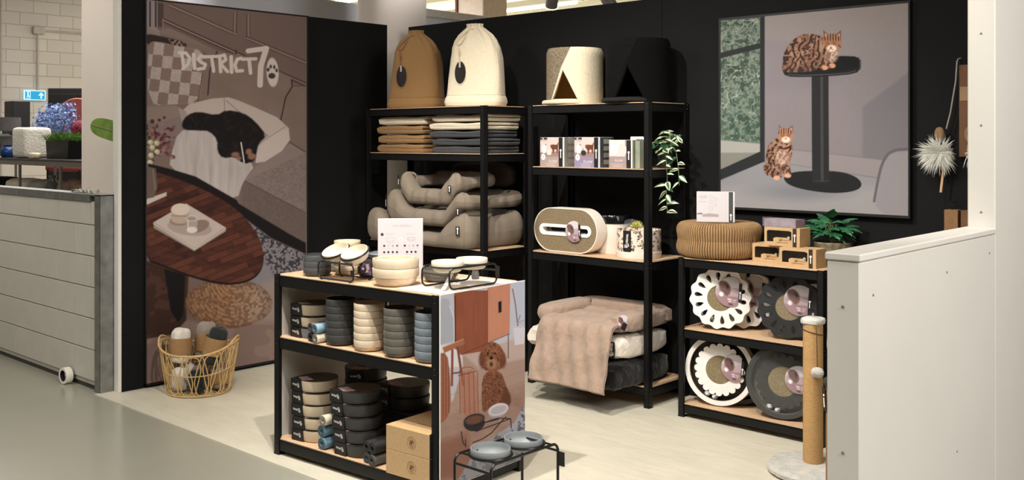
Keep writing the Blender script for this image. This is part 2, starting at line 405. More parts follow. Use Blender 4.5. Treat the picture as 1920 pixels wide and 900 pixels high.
    # table top
    T = smooth(b((20, -100), (150, -62), (300, 0), (420, 75), (500, 170), (532, 270), (512, 340), (450, 378), (350, 386), (220, 352), (100, 305), (20, 280)), 2)
    P.poly([(x, y+3.5) for x, y in T], (9, 5, 6), 1); m = P.poly(T, (52, 26, 21), 1)
    X = U-260; Y = V-360; k = (X*.35+Y*.9); row = np.floor(k/11); cell = np.floor((X*.9-Y*.4+row*17)/38)
    h = np.modf(np.abs(np.sin(row*12.9+cell*78.2)*43758.5))[0]
    P.mix(m*(h > .55)*.75, (78, 42, 32)); P.mix(m*(h < .22)*.7, (33, 16, 14)); P.mix(m*.45*N(12, 17, 1, 3), (86, 50, 36))
    P.mix(m*((k/11) % 1 < .1)*.6, (22, 11, 10))
    # books, cup, glass on the table, vase on the left
    P.poly(b((30, 30), (118, 0), (118, 16), (30, 56)), (160, 154, 148)); P.poly(b((30, -110), (72, -100), (80, -20), (64, 22), (30, 28)), (84, 70, 64), 1.2); P.line(b((60, -95), (70, -10)), (108, 94, 86), 2)
    P.poly(b((62, 128), (64, 152), (235, 250), (368, 166), (368, 150), (235, 236)), (128, 116, 108)); P.poly(b((62, 128), (200, 48), (368, 150), (235, 238)), (158, 146, 140)); P.line(b((62, 133), (235, 242), (368, 155)), (190, 182, 176), 1)
    P.ell(*b((215, 150))[0], 42, 15, (140, 126, 118), rot=.12); P.ell(*b((250, 145))[0], 22, 11, (112, 96, 88), rot=-.3)
    P.ell(*b((172, 122))[0], 18, 9, (118, 102, 92)); P.poly(b((136, 72), (215, 72), (212, 118), (140, 118)), (150, 134, 122)); P.ell(*b((175, 118))[0], 16.5, 7, (150, 134, 122)); P.ell(*b((176, 73))[0], 17.5, 11, (176, 162, 152)); P.line(b((140, 100), (210, 103)), (110, 92, 82), 1.2)
    P.poly(b((198, 112), (250, 112), (246, 165), (202, 165)), (140, 128, 122)); P.ell(*b((224, 112))[0], 11.5, 5.5, (172, 164, 160)); P.ell(*b((224, 112))[0], 9, 4, (130, 118, 112)); P.ell(*b((225, 160))[0], 10, 6, (182, 174, 168)); P.line(b((208, 120), (210, 158)), (200, 192, 188), 1.2)
    # brushed words
    def m2(x, y): return 260+x*10/2.25, (y*10+200)/2.25
    for pts, wd in MARK: P.line([m2(*p) for p in pts], (168, 157, 152), wd*4.6)
    x, y, rx, ry = MARK_O; P.ell(*m2(x, y), rx*4.2, ry*4.4, (168, 157, 152), rot=-.05)
    for x, y, rx, ry in MARK_PAW: P.ell(*m2(x, y), rx*4.4, ry*4.4, (52, 44, 44))
    return P.c

def cat_coat(P, m, sc, seed):
    N = P.noise
    P.mix(m, (104, 72, 58)); P.mix(m*N(sc*3, seed), (136, 102, 84)); P.mix(m*(N(sc*1.6, seed+3, oct=2) > .62)*.5, (160, 126, 104))
    w_ = N(sc*3.4, seed+1)*7; st = np.sin((P.U*1.0+P.V*.25)/sc*2.3+w_); br = N(sc*1.2, seed+7, .6, 1.6)
    P.mix(m*np.clip((st-.25)*4, 0, 1)*(br > .3)*.85, (34, 22, 20)); P.mix(m*(N(sc*.9, seed+4) > .74)*.7, (30, 20, 18))
def paint_cats(U, V):
    P = Paint(U, V, (116, 109, 113)); N = P.noise
    a = lambda *p: [(1330+x/1.956, y/1.956) for x, y in p]
    c = lambda *p: [(1430+x/2.571, 20+y/2.571) for x, y in p]
    P.mix(np.clip((150-V)/150, 0, 1)*.7, (134, 126, 122)); P.mix(.12*N(2, 1), (90, 86, 90))
    P.poly(a((202, 150), (300, 160), (500, 280), (400, 330), (202, 330)), (108, 102, 108), 10, .5)
    P.poly(a((750, 250), (562, 392), (562, 640), (750, 668)), (101, 97, 102), 3)
    P.poly(a((295, 548), (750, 600), (750, 670), (615, 652), (295, 602)), (124, 117, 119), .8); P.line(a((295, 548), (750, 598)), (100, 95, 98), 1.2); P.line(a((295, 603), (615, 653)), (76, 72, 76), 1.4)
    P.poly(a((40, 665), (190, 597), (298, 603), (615, 653), (750, 672), (750, 805), (40, 790)), (120, 120, 124), .8)
    P.mix(P.mask(a((40, 690), (750, 690), (750, 800), (40, 790)), 12)*.7, (138, 133, 134)); P.ell(*a((330, 705))[0], 75, 14, (104, 105, 111), .8, 9)
    # window
    P.poly(a((40, 60), (190, 60), (190, 562), (40, 628)), (92, 102, 94))
    m = P.mask(a((40, 60), (186, 60), (186, 520), (40, 516)))
    P.mix(m*(N(7, 3, oct=3) > .47)*.9, (62, 76, 66)); P.mix(m*(N(4, 5, oct=2) > .6)*.7, (116, 124, 112)); P.mix(m*(N(10, 6, oct=3) < .38)*.8, (40, 54, 46)); P.mix(m*np.clip((V-120)/150, 0, 1)*.25, (60, 90, 74))
    P.mix(m*(np.abs(N(16, 9, oct=2)-.5) < .012)*.8, (142, 146, 136))
    P.poly(a((40, 514), (190, 528), (190, 558), (40, 575)), (140, 138, 134)); P.poly(a((40, 560), (190, 560), (190, 565), (40, 625)), (112, 110, 104))
    P.poly(a((186, 55), (203, 55), (203, 592), (40, 660), (40, 622), (186, 556)), (30, 32, 35)); P.poly(a((40, 194), (188, 157), (188, 177), (40, 214)), (33, 35, 36)); P.poly(a((40, 40), (190, 40), (190, 66), (40, 76)), (60, 62, 62))
    # grey chair back at the right
    P.poly(smooth(a((760, 552), (668, 556), (640, 600), (625, 670), (604, 782), (760, 800)), 1), (124, 119, 123), 1.5)
    P.line(smooth(a((760, 546), (665, 549), (634, 595), (617, 665), (597, 782)), 2, False), (84, 80, 86), 5)
    # stand
    P.poly(smooth(a((268, 655), (290, 635), (350, 626), (480, 628), (540, 648), (562, 675), (545, 698), (480, 709), (400, 705), (300, 685)), 2), (24, 24, 26))
    P.poly(a((375, 275), (437, 275), (439, 662), (425, 672), (392, 672), (377, 662)), (30, 30, 32)); P.line(a((412, 285), (414, 660)), (62, 62, 64), 5, .7); P.line(a((380, 664), (438, 664)), (60, 60, 62), 1)
    P.poly(smooth(a((266, 256), (290, 222), (470, 204), (556, 208), (556, 262), (500, 276), (350, 283), (280, 281)), 1), (20, 20, 22)); P.line(smooth(a((270, 272), (350, 277), (500, 270), (550, 256)), 1, False), (66, 66, 70), 1.6); P.line(a((553, 212), (553, 258)), (80, 78, 80), 1)
    P.poly(a((480, 208), (548, 211), (548, 245), (470, 262), (440, 262)), (12, 12, 13), 1)
    # cat on the stand
    body = smooth(c((93, 285), (98, 215), (125, 165), (165, 125), (210, 110), (260, 115), (300, 130), (350, 190), (345, 240), (330, 275), (300, 286), (270, 272), (250, 290), (180, 297), (100, 296)), 1)
    m = P.mask(body); cat_coat(P, m, 4.2, 20); P.mix(m*np.clip((V-118)/14, 0, 1)*.35, (50, 32, 26))
    m = P.ell(*c((335, 215))[0], 11, 13, (176, 150, 134), .85, 3); P.mix(m*(N(3, 31) > .55)*.6, (70, 44, 34))
    for x, y in ((298, 275), (335, 266)): P.ell(*c((x, y))[0], 6.5, 4.5, (178, 128, 98)); P.line(c((x-14, y-2), (x-8, y+8)), (50, 30, 26), 1.2)
    for e1 in (((292, 94), (296, 140), (322, 120)), ((377, 94), (350, 118), (378, 142))): P.poly(c(*e1), (92, 62, 50), .7); 
    P.poly(c((299, 106), (302, 130), (315, 120)), (168, 128, 112)); P.poly(c((372, 106), (358, 120), (372, 132)), (168, 128, 112))
    hm = P.ell(*c((336, 156))[0], 17, 17.5, (138, 98, 74))
    P.mix(hm*(np.sin((U-c((336, 0))[0][0])*1.25) > .35)*np.clip((c((0, 150))[0][1]-V)/4, 0, 1)*.9, (40, 24, 20))
    P.ell(*c((333, 182))[0], 9, 6.5, (204, 184, 170), 1, 1.5)
    for x in (313, 345): P.ell(*c((x, 158))[0], 3.4, 2.6, (40, 24, 20)); P.ell(*c((x, 158))[0], 2.4, 1.9, (214, 152, 84)); P.ell(*c((x, 158))[0], .9, 1.4, (14, 10, 8))
    P.ell(*c((329, 177))[0], 2.2, 1.4, (128, 74, 62)); P.line(c((329, 182), (318, 190)), (60, 36, 30), 1); P.line(c((329, 182), (340, 189)), (60, 36, 30), 1)
    P.line(c((305, 170), (298, 182)), (34, 22, 18), 1.3); P.line(c((365, 165), (376, 176)), (34, 22, 18), 1.5)
    # cat on the floor
    body = smooth(c((0, 745), (22, 735), (14, 690), (34, 635), (72, 610), (105, 640), (146, 640), (142, 690), (128, 735), (140, 795), (130, 806), (108, 802), (96, 775), (88, 812), (60, 816), (45, 800), (12, 790)), 1)
    m = P.mask(body); cat_coat(P, m, 3.4, 26)
    m = P.ell(*c((95, 705))[0], 12, 17, (182, 152, 136), .85, 3); P.mix(m*(N(3, 33) > .58)*.6, (84, 54, 42))
    for x, y in ((120, 795), (68, 806)): P.ell(*c((x, y))[0], 6.5, 4.2, (186, 142, 116))
    P.line(smooth(c((72, 655), (105, 668), (146, 652)), 1, False), (36, 20, 18), 2.6); P.line(smooth(c((75, 645), (108, 655), (144, 640)), 1, False), (168, 118, 92), 2)
    for e1 in (((78, 548), (78, 590), (98, 572)), ((146, 552), (120, 570), (146, 592))): P.poly(c(*e1), (100, 70, 58), .7)
    P.poly(c((82, 560), (84, 582), (94, 574)), (164, 124, 108)); P.poly(c((142, 562), (128, 572), (142, 584)), (164, 124, 108))
    hm = P.ell(*c((110, 603))[0], 14.5, 14.5, (146, 104, 80)); P.mix(hm*(np.sin((U-c((110, 0))[0][0])*1.4) > .3)*np.clip((c((0, 598))[0][1]-V)/3, 0, 1)*.9, (40, 24, 20))
    P.ell(*c((112, 622))[0], 8, 5.6, (206, 186, 172), 1, 1.5)
    for x in (96, 126): P.ell(*c((x, 602))[0], 2.6, 1.9, (34, 22, 18)); P.ell(*c((x, 602))[0], 1.4, 1.2, (190, 140, 84))
    P.ell(*c((111, 617))[0], 1.8, 1.2, (120, 66, 56))
    return P.c

def paint_dog(U, V):
    P = Paint(U, V, (178, 176, 186)); N = P.noise
    a = lambda *p: [(810+x/2.25, 500+y/2.25) for x, y in p]
    P.mix(np.clip((U-950)/30, 0, 1)*.8, (168, 176, 194))
    P.poly(a((20, 640), (90, 560), (130, 420), (128, 368), (420, 300), (420, 920), (20, 920)), (158, 132, 122), 1.5)
    P.poly(a((128, 368), (235, 350), (330, 310), (420, 296), (420, 380), (330, 400), (200, 430)), (176, 156, 150), 3)
    for k in range(9): P.line(a((20, 560+k*44), (420, 430+k*44)), (132, 104, 92), .8, .6)
    P.mix(P.mask(a((20, 640), (420, 480), (420, 900), (20, 900)), 6)*.55*N(26, 2, 1, 2, 2), (112, 78, 66)); P.poly(a((20, 740), (150, 700), (200, 900), (20, 900)), (122, 82, 68), 8, .8)
    m = P.poly(a((420, 535), (345, 660), (190, 765), (110, 900), (420, 900)), (150, 152, 166), 1.2); P.mix(m*(N(6, 3, oct=3) > .56)*.9, (74, 78, 96)); P.mix(m*np.clip((V-800)/30, 0, 1)*.6, (120, 116, 116))
    P.poly(a((28, 150), (50, 132), (72, 140), (80, 170), (94, 210), (97, 325), (28, 340)), (158, 160, 170), 1.5); P.line(a((75, 165), (93, 215), (95, 320)), (196, 196, 204), 2.2)
    P.poly(a((20, 335), (95, 318), (126, 368), (128, 420), (20, 430)), (206, 200, 206), 2)
    P.poly(a((93, 100), (238, 100), (238, 352), (122, 372), (98, 345)), (124, 68, 48)); P.mix(P.mask(a((93, 100), (238, 100), (238, 352), (122, 372), (98, 345)))*.5*N(5, 5, 1, .16, 2), (150, 88, 64)); P.line(a((98, 125), (98, 345)), (60, 30, 26), 2)
    P.poly(a((234, 90), (330, 70), (327, 280), (234, 322)), (176, 116, 92)); P.mix(P.mask(a((234, 90), (330, 70), (327, 280), (234, 322)))*.4*N(5, 6, 1, .16, 2), (196, 144, 122)); P.line(a((234, 100), (234, 320)), (96, 48, 34), 1.3)
    P.poly(a((280, 149), (293, 145), (293, 191), (281, 195)), (14, 12, 14)); P.line(a((322, 285), (322, 386)), (40, 30, 32), 1.3); P.line(a((125, 370), (327, 283)), (86, 48, 38), 1.2)
    P.line(a((340, 95), (352, 160), (362, 250)), (112, 88, 92), 2); P.line(a((362, 235), (372, 205)), (120, 110, 116), 1.4); P.line(a((360, 240), (388, 225)), (150, 148, 156), 1.4)
    P.poly(a((342, 252), (396, 250), (388, 325), (350, 332)), (196, 194, 204), 1); P.line(a((342, 256), (396, 254)), (160, 158, 168), 1)
    # stool, baskets
    P.poly(a((44, 340), (132, 304), (139, 326), (52, 364)), (150, 96, 70)); P.line(a((86, 352), (84, 500)), (126, 74, 54), 4.5); P.line(a((108, 340), (132, 500)), (112, 66, 50), 4.5); P.line(a((84, 450), (122, 446)), (112, 66, 50), 3); P.line(a((44, 342), (132, 306)), (190, 140, 114), 1.5)
    m = P.poly(smooth(a((20, 368), (64, 362), (76, 460), (80, 600), (56, 650), (20, 665)), 1), (140, 84, 62)); P.mix(m*(np.sin(V*1.6) > .2)*.6, (92, 50, 38)); P.mix(m*(np.sin(U*1.2) > .5)*.5, (182, 124, 96))
    m = P.poly(smooth(a((110, 448), (188, 430), (198, 600), (176, 628), (124, 632)), 1), (160, 112, 92), 1, .55); P.mix(m*(np.sin(V*1.9+U*.2) > .3), (152, 84, 58))
    for x in (115, 135, 155, 175, 192): P.line(a((x, 445), (x+4, 620)), (124, 62, 44), 1.1)
    P.line(smooth(a((112, 450), (120, 430), (160, 420), (188, 440)), 2, False), (140, 76, 54), 1.6); P.line(a((112, 460), (188, 440)), (110, 58, 42), 1.6)
    # poodle cross
    m = P.mask(smooth(a((212, 470), (235, 440), (290, 440), (312, 500), (330, 545), (328, 582), (280, 600), (240, 600), (214, 620), (210, 560)), 1), 1.4); P.mix(m, (104, 62, 42)); P.mix(m*np.clip((N(2.4, 8, oct=2)-.45)*5, 0, 1)*.7, (140, 92, 66)); P.mix(m*np.clip((.42-N(2.6, 9, oct=2))*6, 0, 1)*.8, (64, 36, 26))
    P.ell(*a((312, 560))[0], 9, 16, (88, 50, 36), 1, 2)
    m = P.mask(smooth(a((200, 400), (205, 355), (232, 322), (262, 316), (292, 335), (312, 385), (306, 420), (290, 432), (275, 436), (258, 448), (238, 440), (215, 434)), 2), 1.2); P.mix(m, (116, 70, 46)); P.mix(m*np.clip((N(2.4, 12, oct=2)-.45)*5, 0, 1)*.7, (152, 102, 72)); P.mix(m*np.clip((.42-N(2.6, 13, oct=2))*6, 0, 1)*.8, (70, 40, 30))
    for x in (210, 300): P.ell(*a((x, 395))[0], 6, 14, (92, 50, 34), .7, 2)
    P.ell(*a((252, 408))[0], 10, 11, (150, 108, 82), 1, 2.5); P.ell(*a((250, 385))[0], 3.6, 3, (18, 12, 12)); P.ell(*a((250, 412))[0], 3, 4.5, (60, 34, 30), .9, 1.2)
    for x in (236, 266): P.ell(*a((x, 366))[0], 2, 2, (20, 12, 10))
    # feeder in the print
    P.ell(*a((178, 660))[0], 20, 15, (34, 30, 34), rot=-.15); P.ell(*a((178, 645))[0], 20, 10.5, (44, 40, 44), rot=-.25); P.ell(*a((178, 646))[0], 16.5, 7.5, (96, 62, 50), rot=-.25, tex=None); P.mix(P.ell(*a((178, 646))[0], 16, 7, (84, 52, 44), .2)*(N(1.6, 15) > .5), (130, 92, 76))
    P.ell(*a((278, 614))[0], 18, 10, (150, 144, 152), rot=-.3); P.ell(*a((280, 602))[0], 19.5, 11, (196, 192, 200), rot=-.3); P.ell(*a((280, 604))[0], 16, 7.5, (168, 162, 170), rot=-.3)
    for l in (((122, 680), (130, 745), (142, 755)), ((122, 690), (330, 622), (336, 700)), ((142, 715), (142, 775)), ((150, 752), (240, 715), (290, 655), (320, 628)), ((130, 680), (330, 632)), ((140, 712), (320, 645), (334, 640))): P.line(smooth(a(*l), 1, False), (22, 18, 20), 1.7)
    return P.c

# ------------------------------------------------------------------ setting
white = M('white_paint', (226, 222, 214), .55, var=.02, scale=3, bump=.03, bscale=60)
blackw = M('black_wall_paint', (23, 23, 24), .75, var=.08, scale=6, bump=.05, bscale=90, spec=.12)
greyfl = M('grey_screed', (158, 156, 142), .22, var=.05, scale=1.2, bump=.02, bscale=3)
lightfl = M('pale_vinyl_floor', (206, 200, 182), .5, var=.05, scale=5, stretch=(1, 2.5, 1), bump=.35, bscale=9)
galv = M('galvanised_steel', (150, 152, 150), .38, .85, var=.22, scale=14)
tilem = M('painted_block', (196, 191, 180), .45, var=.03, scale=8)
brickw = M('white_brick', (205, 198, 190), .7, var=.06, scale=4)

struct('floor', MB().box(-24, 6, -6, 18, -.06, 0), greyfl)
struct('floor', MB().box(-6.06, -1.27, 2.755, 5.2195, 0.0, .004), lightfl)
# left booth wall (black face), white near end
struct('wall_left', MB().box(-6.03, -5.98, 2.89, 5.015, 0, 2.456), blackw)
struct('trim_1', MB().box(-6.042, -5.982, 2.868, 2.889, .0042, 2.62, .002), white)
struct('trim_2', MB().box(-6.125, -6.044, 2.90, 2.96, 1.23, 2.62, .003), white)
# back booth wall, boards with a seam
b_ = MB(); b_.box(-5.965, -3.572, 5.22, 5.27, 0, 2.456); b_.box(-3.569, -1.2, 5.22, 5.27, 0, 2.62)
struct('wall_back', b_, blackw)
# right booth wall: low part with a sill, then full height
r_ = MB(); r_.box(-1.372, -1.268, 2.885, 4.12, 0, 1.197, .004); r_.box(-1.372, -1.268, 4.12, 5.22, 0, 2.9, .004)
struct('wall_right', r_, white)
struct('trim_3', MB().box(-1.376, -1.262, 2.878, 4.118, 1.199, 1.222, .004), white)
sc_ = MB()
for y, z in ((2.884, 1.06), (2.884, .62), (2.884, .22)): sc_.lathe([(0, .004), (.004, .004), (.005, .0)], 10, T=TR(-1.32, y+.001, z, rx=PI/2))
for y, z in ((2.98, 1.09), (3.6, 1.10), (4.05, 1.13), (3.0, .5), (3.7, .45)): sc_.lathe([(0, .003), (.0035, .003), (.005, .0)], 10, T=TR(-1.269, y, z, ry=PI/2))
for z in (1.28, 1.62, 1.98, 2.3): sc_.lathe([(0, .003), (.0035, .003), (.005, .0)], 10, T=TR(-1.32, 4.121, z, rx=PI/2))
struct('trim_4', sc_, M('screw_head', (150, 148, 142), .4, .5))
# tiled counter wall running to the left, with steel capping and end post
H0 = .062; PIT = .1955; W = .472
struct('wall_front', MB().box(-10.0, -6.125, 2.803, 2.882, .03, 1.18), M('grout', (168, 162, 150), .8))
t_ = MB()
for r in range(6):
    z0 = H0-PIT*0+PIT*(r-0) if r else .062; z0 = .058+PIT*(r-0)-(0 if r else 0); z1 = z0+PIT-.006
    z0_ = z0
    if r == 5: z1 = 1.176
    for k in range(-1, 9):
        x1 = -6.215-k*W-(W*.5 if r % 2 == 0 else 0); x0 = x1-W+.005
        a0 = max(x0, -9.9); a1 = min(x1, -6.127)
        if a1-a0 > .02: t_.box(a0, a1, 2.795, 2.8028, z0_, z1, .0025)
for k in range(-1, 9):
    pass
struct('wall_front', t_, tilem)
struct('baseboard_front', MB().box(-10, -6.127, 2.81, 2.87, .001, .029), M('dark_gap', (60, 58, 52), .8))
cp = MB(); cp.box(-10.0, -6.20, 2.782, 2.895, 1.178, 1.226, .003); struct('trim_5', cp, galv)
ep = MB(); ep.box(-6.125, -6.048, 2.783, 2.79, 0, 1.226, .001); ep.box(-6.055, -6.048, 2.783, 2.888, 0, 1.226, .001)
ep.box(-6.20, -6.048, 2.783, 2.888, 1.216, 1.226, .002); ep.box(-6.048, -6.044, 2.783, 2.795, 0, 1.22); ep.box(-6.048, -6.044, 2.872, 2.888, 0, 1.22)
struct('trim_6', ep, galv)

# ------------------------------------------------------------------ posters on the walls
dark = M('satin_black_frame', (14, 14, 15), .5, var=.1)
p = thing('wall_poster', 'tall print of a black dog asleep on a sofa under brushed white words, left wall', 'poster', (-5.975, 3.64, .02))
fr = MB()
for y0, y1, z0, z1 in ((3.03, 4.262, 0, .012), (3.03, 4.262, 2.428, 2.436), (3.03, 3.038, 0, 2.436), (4.252, 4.262, 0, 2.436)): fr.box(-.004, .021, y0-3.64, y1-3.64, z0, z1)
fr.box(-.004, .012, 3.035-3.64, 4.256-3.64, .005, 2.43)
obj('frame', fr, dark, p, smooth=False)
print_mesh('print', (-5.957, 3.04), (-5.957, 4.25), .034, 2.446, 330, 640, paint_sofa, p, GAIN_L)
p = thing('wall_poster', 'wide framed print of two striped cats with a black stand on the back wall', 'poster', (-2.58, 5.21, 1.15))
fr = MB(); fr.box(-3.14+2.58, -2.01+2.58, -.03, .008, 1.158-1.15, 2.285-1.15)
obj('frame', fr, dark, p, smooth=False)
print_mesh('print', (-3.125, 5.178), (-2.018, 5.178), 1.172, 2.272, 360, 380, paint_cats, p, GAIN_R)

# ------------------------------------------------------------------ black steel racks with chipboard shelves
blk = M('black_powder_coat', (13, 13, 14), .48, var=.12, scale=30, spec=.3)
chip = M('chipboard', (206, 172, 138), .6, var=.14, scale=90, bump=.05, bscale=200)
chipedge = chip
screw = M('bright_bolt', (225, 222, 215), .3, .6)
def rack(label, W, D, H, levels, loc, rz=0, cat='shelf rack', beamh=.045, post=.036):
    t = thing('steel_shelf_rack', label, cat, loc, rz, None)
    hx, hy = W/2, D/2
    for sx in (-1, 1):
        for sy in (-1, 1):
            m = MB(); x1 = sx*hx; x0 = sx*(hx-post); y1 = sy*hy; y0 = sy*(hy-post); th = .003
            m.box(min(x0, x1), max(x0, x1), y1-th if sy > 0 else y1, y1 if sy > 0 else y1+th, 0, H, .0008)
            m.box(x1-th if sx > 0 else x1, x1 if sx > 0 else x1+th, min(y0, y1), max(y0, y1), 0, H, .0008)
            # inner lips make the post read as solid folded steel
            m.box(min(x0, x0+sx*.003), max(x0, x0+sx*.003), min(y1-sy*.014, y1), max(y1-sy*.014, y1), 0, H)
            m.box(min(x1-sx*.014, x1), max(x1-sx*.014, x1), min(y0, y0+sy*.003), max(y0, y0+sy*.003), 0, H)
            m.box(min(x1-sx*.038, x1+sx*.002), max(x1-sx*.038, x1+sx*.002), min(y1-sy*.038, y1+sy*.002), max(y1-sy*.038, y1+sy*.002), 0, .008, .002)
            for z in [l-.022 for l in levels]:
                for dz in (-.012, .012):
                    m.lathe([(0, .0015), (.0028, .0015), (.0032, 0)], 8, mi=1, T=TR(sx*(hx-.018), y1+sy*.0005, z+dz, rx=(PI/2 if sy < 0 else -PI/2)))
                    m.lathe([(0, .0015), (.0028, .0015), (.0032, 0)], 8, mi=1, T=TR(x1+sx*.0005, sy*(hy-.018), z+dz, ry=(PI/2 if sx > 0 else -PI/2)))
            obj('post', m, [blk, M('dark_rivet', (70, 70, 70), .35, .6)], t, smooth=False)
    for z in levels:
        for sy in (-1, 1):
            y = sy*(hy-.004)
            m = MB(); m.box(-hx+.037, hx-.037, min(y, y-sy*.003), max(y, y-sy*.003), z-.008-beamh, z-.004)
            m.box(-hx+.037, hx-.037, min(y, y-sy*.02), max(y, y-sy*.02), z-.012, z-.009)
            m.box(-hx+.037, hx-.037, min(y, y-sy*.012), max(y, y-sy*.012), z-.008-beamh, z-.006-beamh)
            obj('beam', m, blk, t, smooth=False)
        for sx in (-1, 1):
            x = sx*(hx-.004)
            m = MB(); m.box(min(x, x-sx*.003), max(x, x-sx*.003), -hy+.037, hy-.037, z-.008-beamh, z-.004)
            m.box(min(x, x-sx*.02), max(x, x-sx*.02), -hy+.037, hy-.037, z-.012, z-.009)
            obj('beam', m, blk, t, smooth=False)
        c_ = .034
        poly = [(-hx+c_+.004, -hy+.0065), (hx-c_-.004, -hy+.0065), (hx-.0065, -hy+c_+.004), (hx-.0065, hy-c_-.004), (hx-c_-.004, hy-.0065), (-hx+c_+.004, hy-.0065), (-hx+.0065, hy-c_-.004), (-hx+.0065, -hy+c_+.004)]
        obj('shelf_board', MB().prism(poly, z-.0085, z), chip, t, smooth=False)
    return t
# left rack, tall rack, low rack on the right, display rack in the middle of the floor
rack('wide black steel shelf rack in the corner with bags on top and pet beds below', 1.20, .43, 1.785, [1.785, 1.472, .845, .12], (-5.12, 4.815, .004))
rack('tall black steel shelf rack in the middle with boxes, a trailing plant and fur beds', .945, .42, 1.785, [1.783, 1.391, .85, .12], (-3.84, 5.0, .004))
rack('low black steel shelf rack by the right wall with round cardboard scratchers', .87, .42, .897, [.897, .500, .078], (-2.725, 4.99, .004))
th = math.radians(3.8)
FLx, FLy = -4.253, 2.839
DW, DD = 1.115, .59
dcx = FLx+math.cos(th)*DW/2-math.sin(th)*DD/2; dcy = FLy+math.sin(th)*DW/2+math.cos(th)*DD/2
disp = rack('waist-high black display rack with bowls on top and a brown dog picture on its side', DW, DD, .893, [.893, .585, .080], (dcx, dcy, .004), th, 'display rack', beamh=.05)
# boards closing both ends of the display rack
foam = M('foam_board', (190, 184, 176), .7, var=.02)
obj('end_board', MB().box(-DW/2+.005, -DW/2+.009, -DD/2+.04, DD/2-.04, .02, .83), foam, disp, smooth=False)
bp_ = MB(); bp_.box(DW/2+.003, DW/2+.009, -DD/2+.006, DD/2-.0, .058, .897, .0005)
pb = obj('picture_board', bp_, M('board_white', (235, 233, 228), .5, var=.02), disp, smooth=False)
bpy.context.view_layer.update()
Mw = disp.matrix_world
A_ = Mw @ Vector((DW/2+.0100, -DD/2+.008, 0)); B_ = Mw @ Vector((DW/2+.0100, DD/2-.002, 0))
pm = print_mesh('print', (A_.x, A_.y), (B_.x, B_.y), .064, .899, 200, 400, paint_dog, None, GAIN_D)
pm.parent = disp; pm.matrix_parent_inverse = disp.matrix_world.inverted()
def DP(x, y):
    """a spot in the display rack's own plan (origin at its front left corner) as world x, y"""
    return FLx+math.cos(th)*x-math.sin(th)*y, FLy+math.sin(th)*x+math.cos(th)*y

# ------------------------------------------------------------------ helpers for the goods
ORD = ['bottom', 'second', 'third', 'fourth', 'fifth', 'sixth', 'seventh']
def ordn(k, n):
    return 'topmost' if k == n-1 else ('bottom' if k == 0 else ORD[k]+' from the bottom')
ceramic = lambda key, rgb: M(key, rgb, .45, var=.04, scale=40, spec=.4)
beige = ceramic('beige_stoneware', (212, 194, 168)); charc = ceramic('charcoal_stoneware', (60, 61, 60)); taupe = ceramic('taupe_stoneware', (98, 94, 86)); bluegrey = ceramic('blue_grey_stoneware', (120, 128, 136))
palegrey = ceramic('pale_grey_stoneware', (142, 147, 149)); cream = ceramic('cream_stoneware', (232, 220, 200))
kraft = M('kraft_card', (188, 156, 114), .75, var=.06, scale=60); kraftd = M('kraft_print', (120, 86, 52), .75)
blackcard = M('black_card', (26, 24, 24), .5, var=.05); whiteink = M('white_ink', (235, 233, 228), .6, var=.01); blackink = M('black_ink', (20, 20, 20), .6, var=.01)
wire = M('black_wire', (15, 15, 16), .35, var=.05, spec=.5)
film = M('clear_film', (235, 240, 245), .08, alpha=.05, spec=.5, var=.01)
pinkprint = M('mauve_label', (176, 148, 150), .5, var=.25, scale=18, rgb2=(120, 96, 100))
def bowl_mb(R, h, th=.006, n=40, foot=None):
    """foot = height of the narrower lower part that drops inside the bowl below; its shoulder rests on that rim"""
    f = h*.36 if foot is None else foot
    o = [(0, 0), (R*.66, 0), (R*.76, f*.10), (R*.86, f*.42), (R*.905, f*.85), (R*.912, f+.0003), (R*.978, f+.0030), (R*.994, f+(h-f)*.4), (R, h-.002), (R-.0012, h), (R*.955, h), (R*.950, h-.002)]
    i = [(R*.945, f+(h-f)*.45), (R*.935, f+(h-f)*.18), (R*.87, f*.95), (R*.80, f*.55), (R*.70, max(f*.22, .003)), (0, max(f*.18, .0026))]
    return MB().lathe(o+i, n)
def bowls(R, h, pitch, n, mat, x, y, z, what, where, group, wob=.0015, z_first=None, seed=1):
    rr = random.Random(seed); m = bowl_mb(R, h, foot=h-pitch-.0004); first = None; wob = min(wob, R*.008)
    for k in range(n):
        dx, dy = (rr.uniform(-wob, wob), rr.uniform(-wob, wob)) if k else (0, 0)
        lab = (ordn(k, n)+' '+what+' '+where) if n > 1 else what+' '+where
        if first is None:
            o = obj('bowl', m, mat, loc=(x, y, z)); first = o
        else:
            o = first.copy(); C.objects.link(o); o.location = (x+dx, y+dy, z+k*pitch); o.rotation_euler = (0, 0, rr.uniform(0, 6))
        tag(o, lab, 'bowl', group if n > 1 else None)
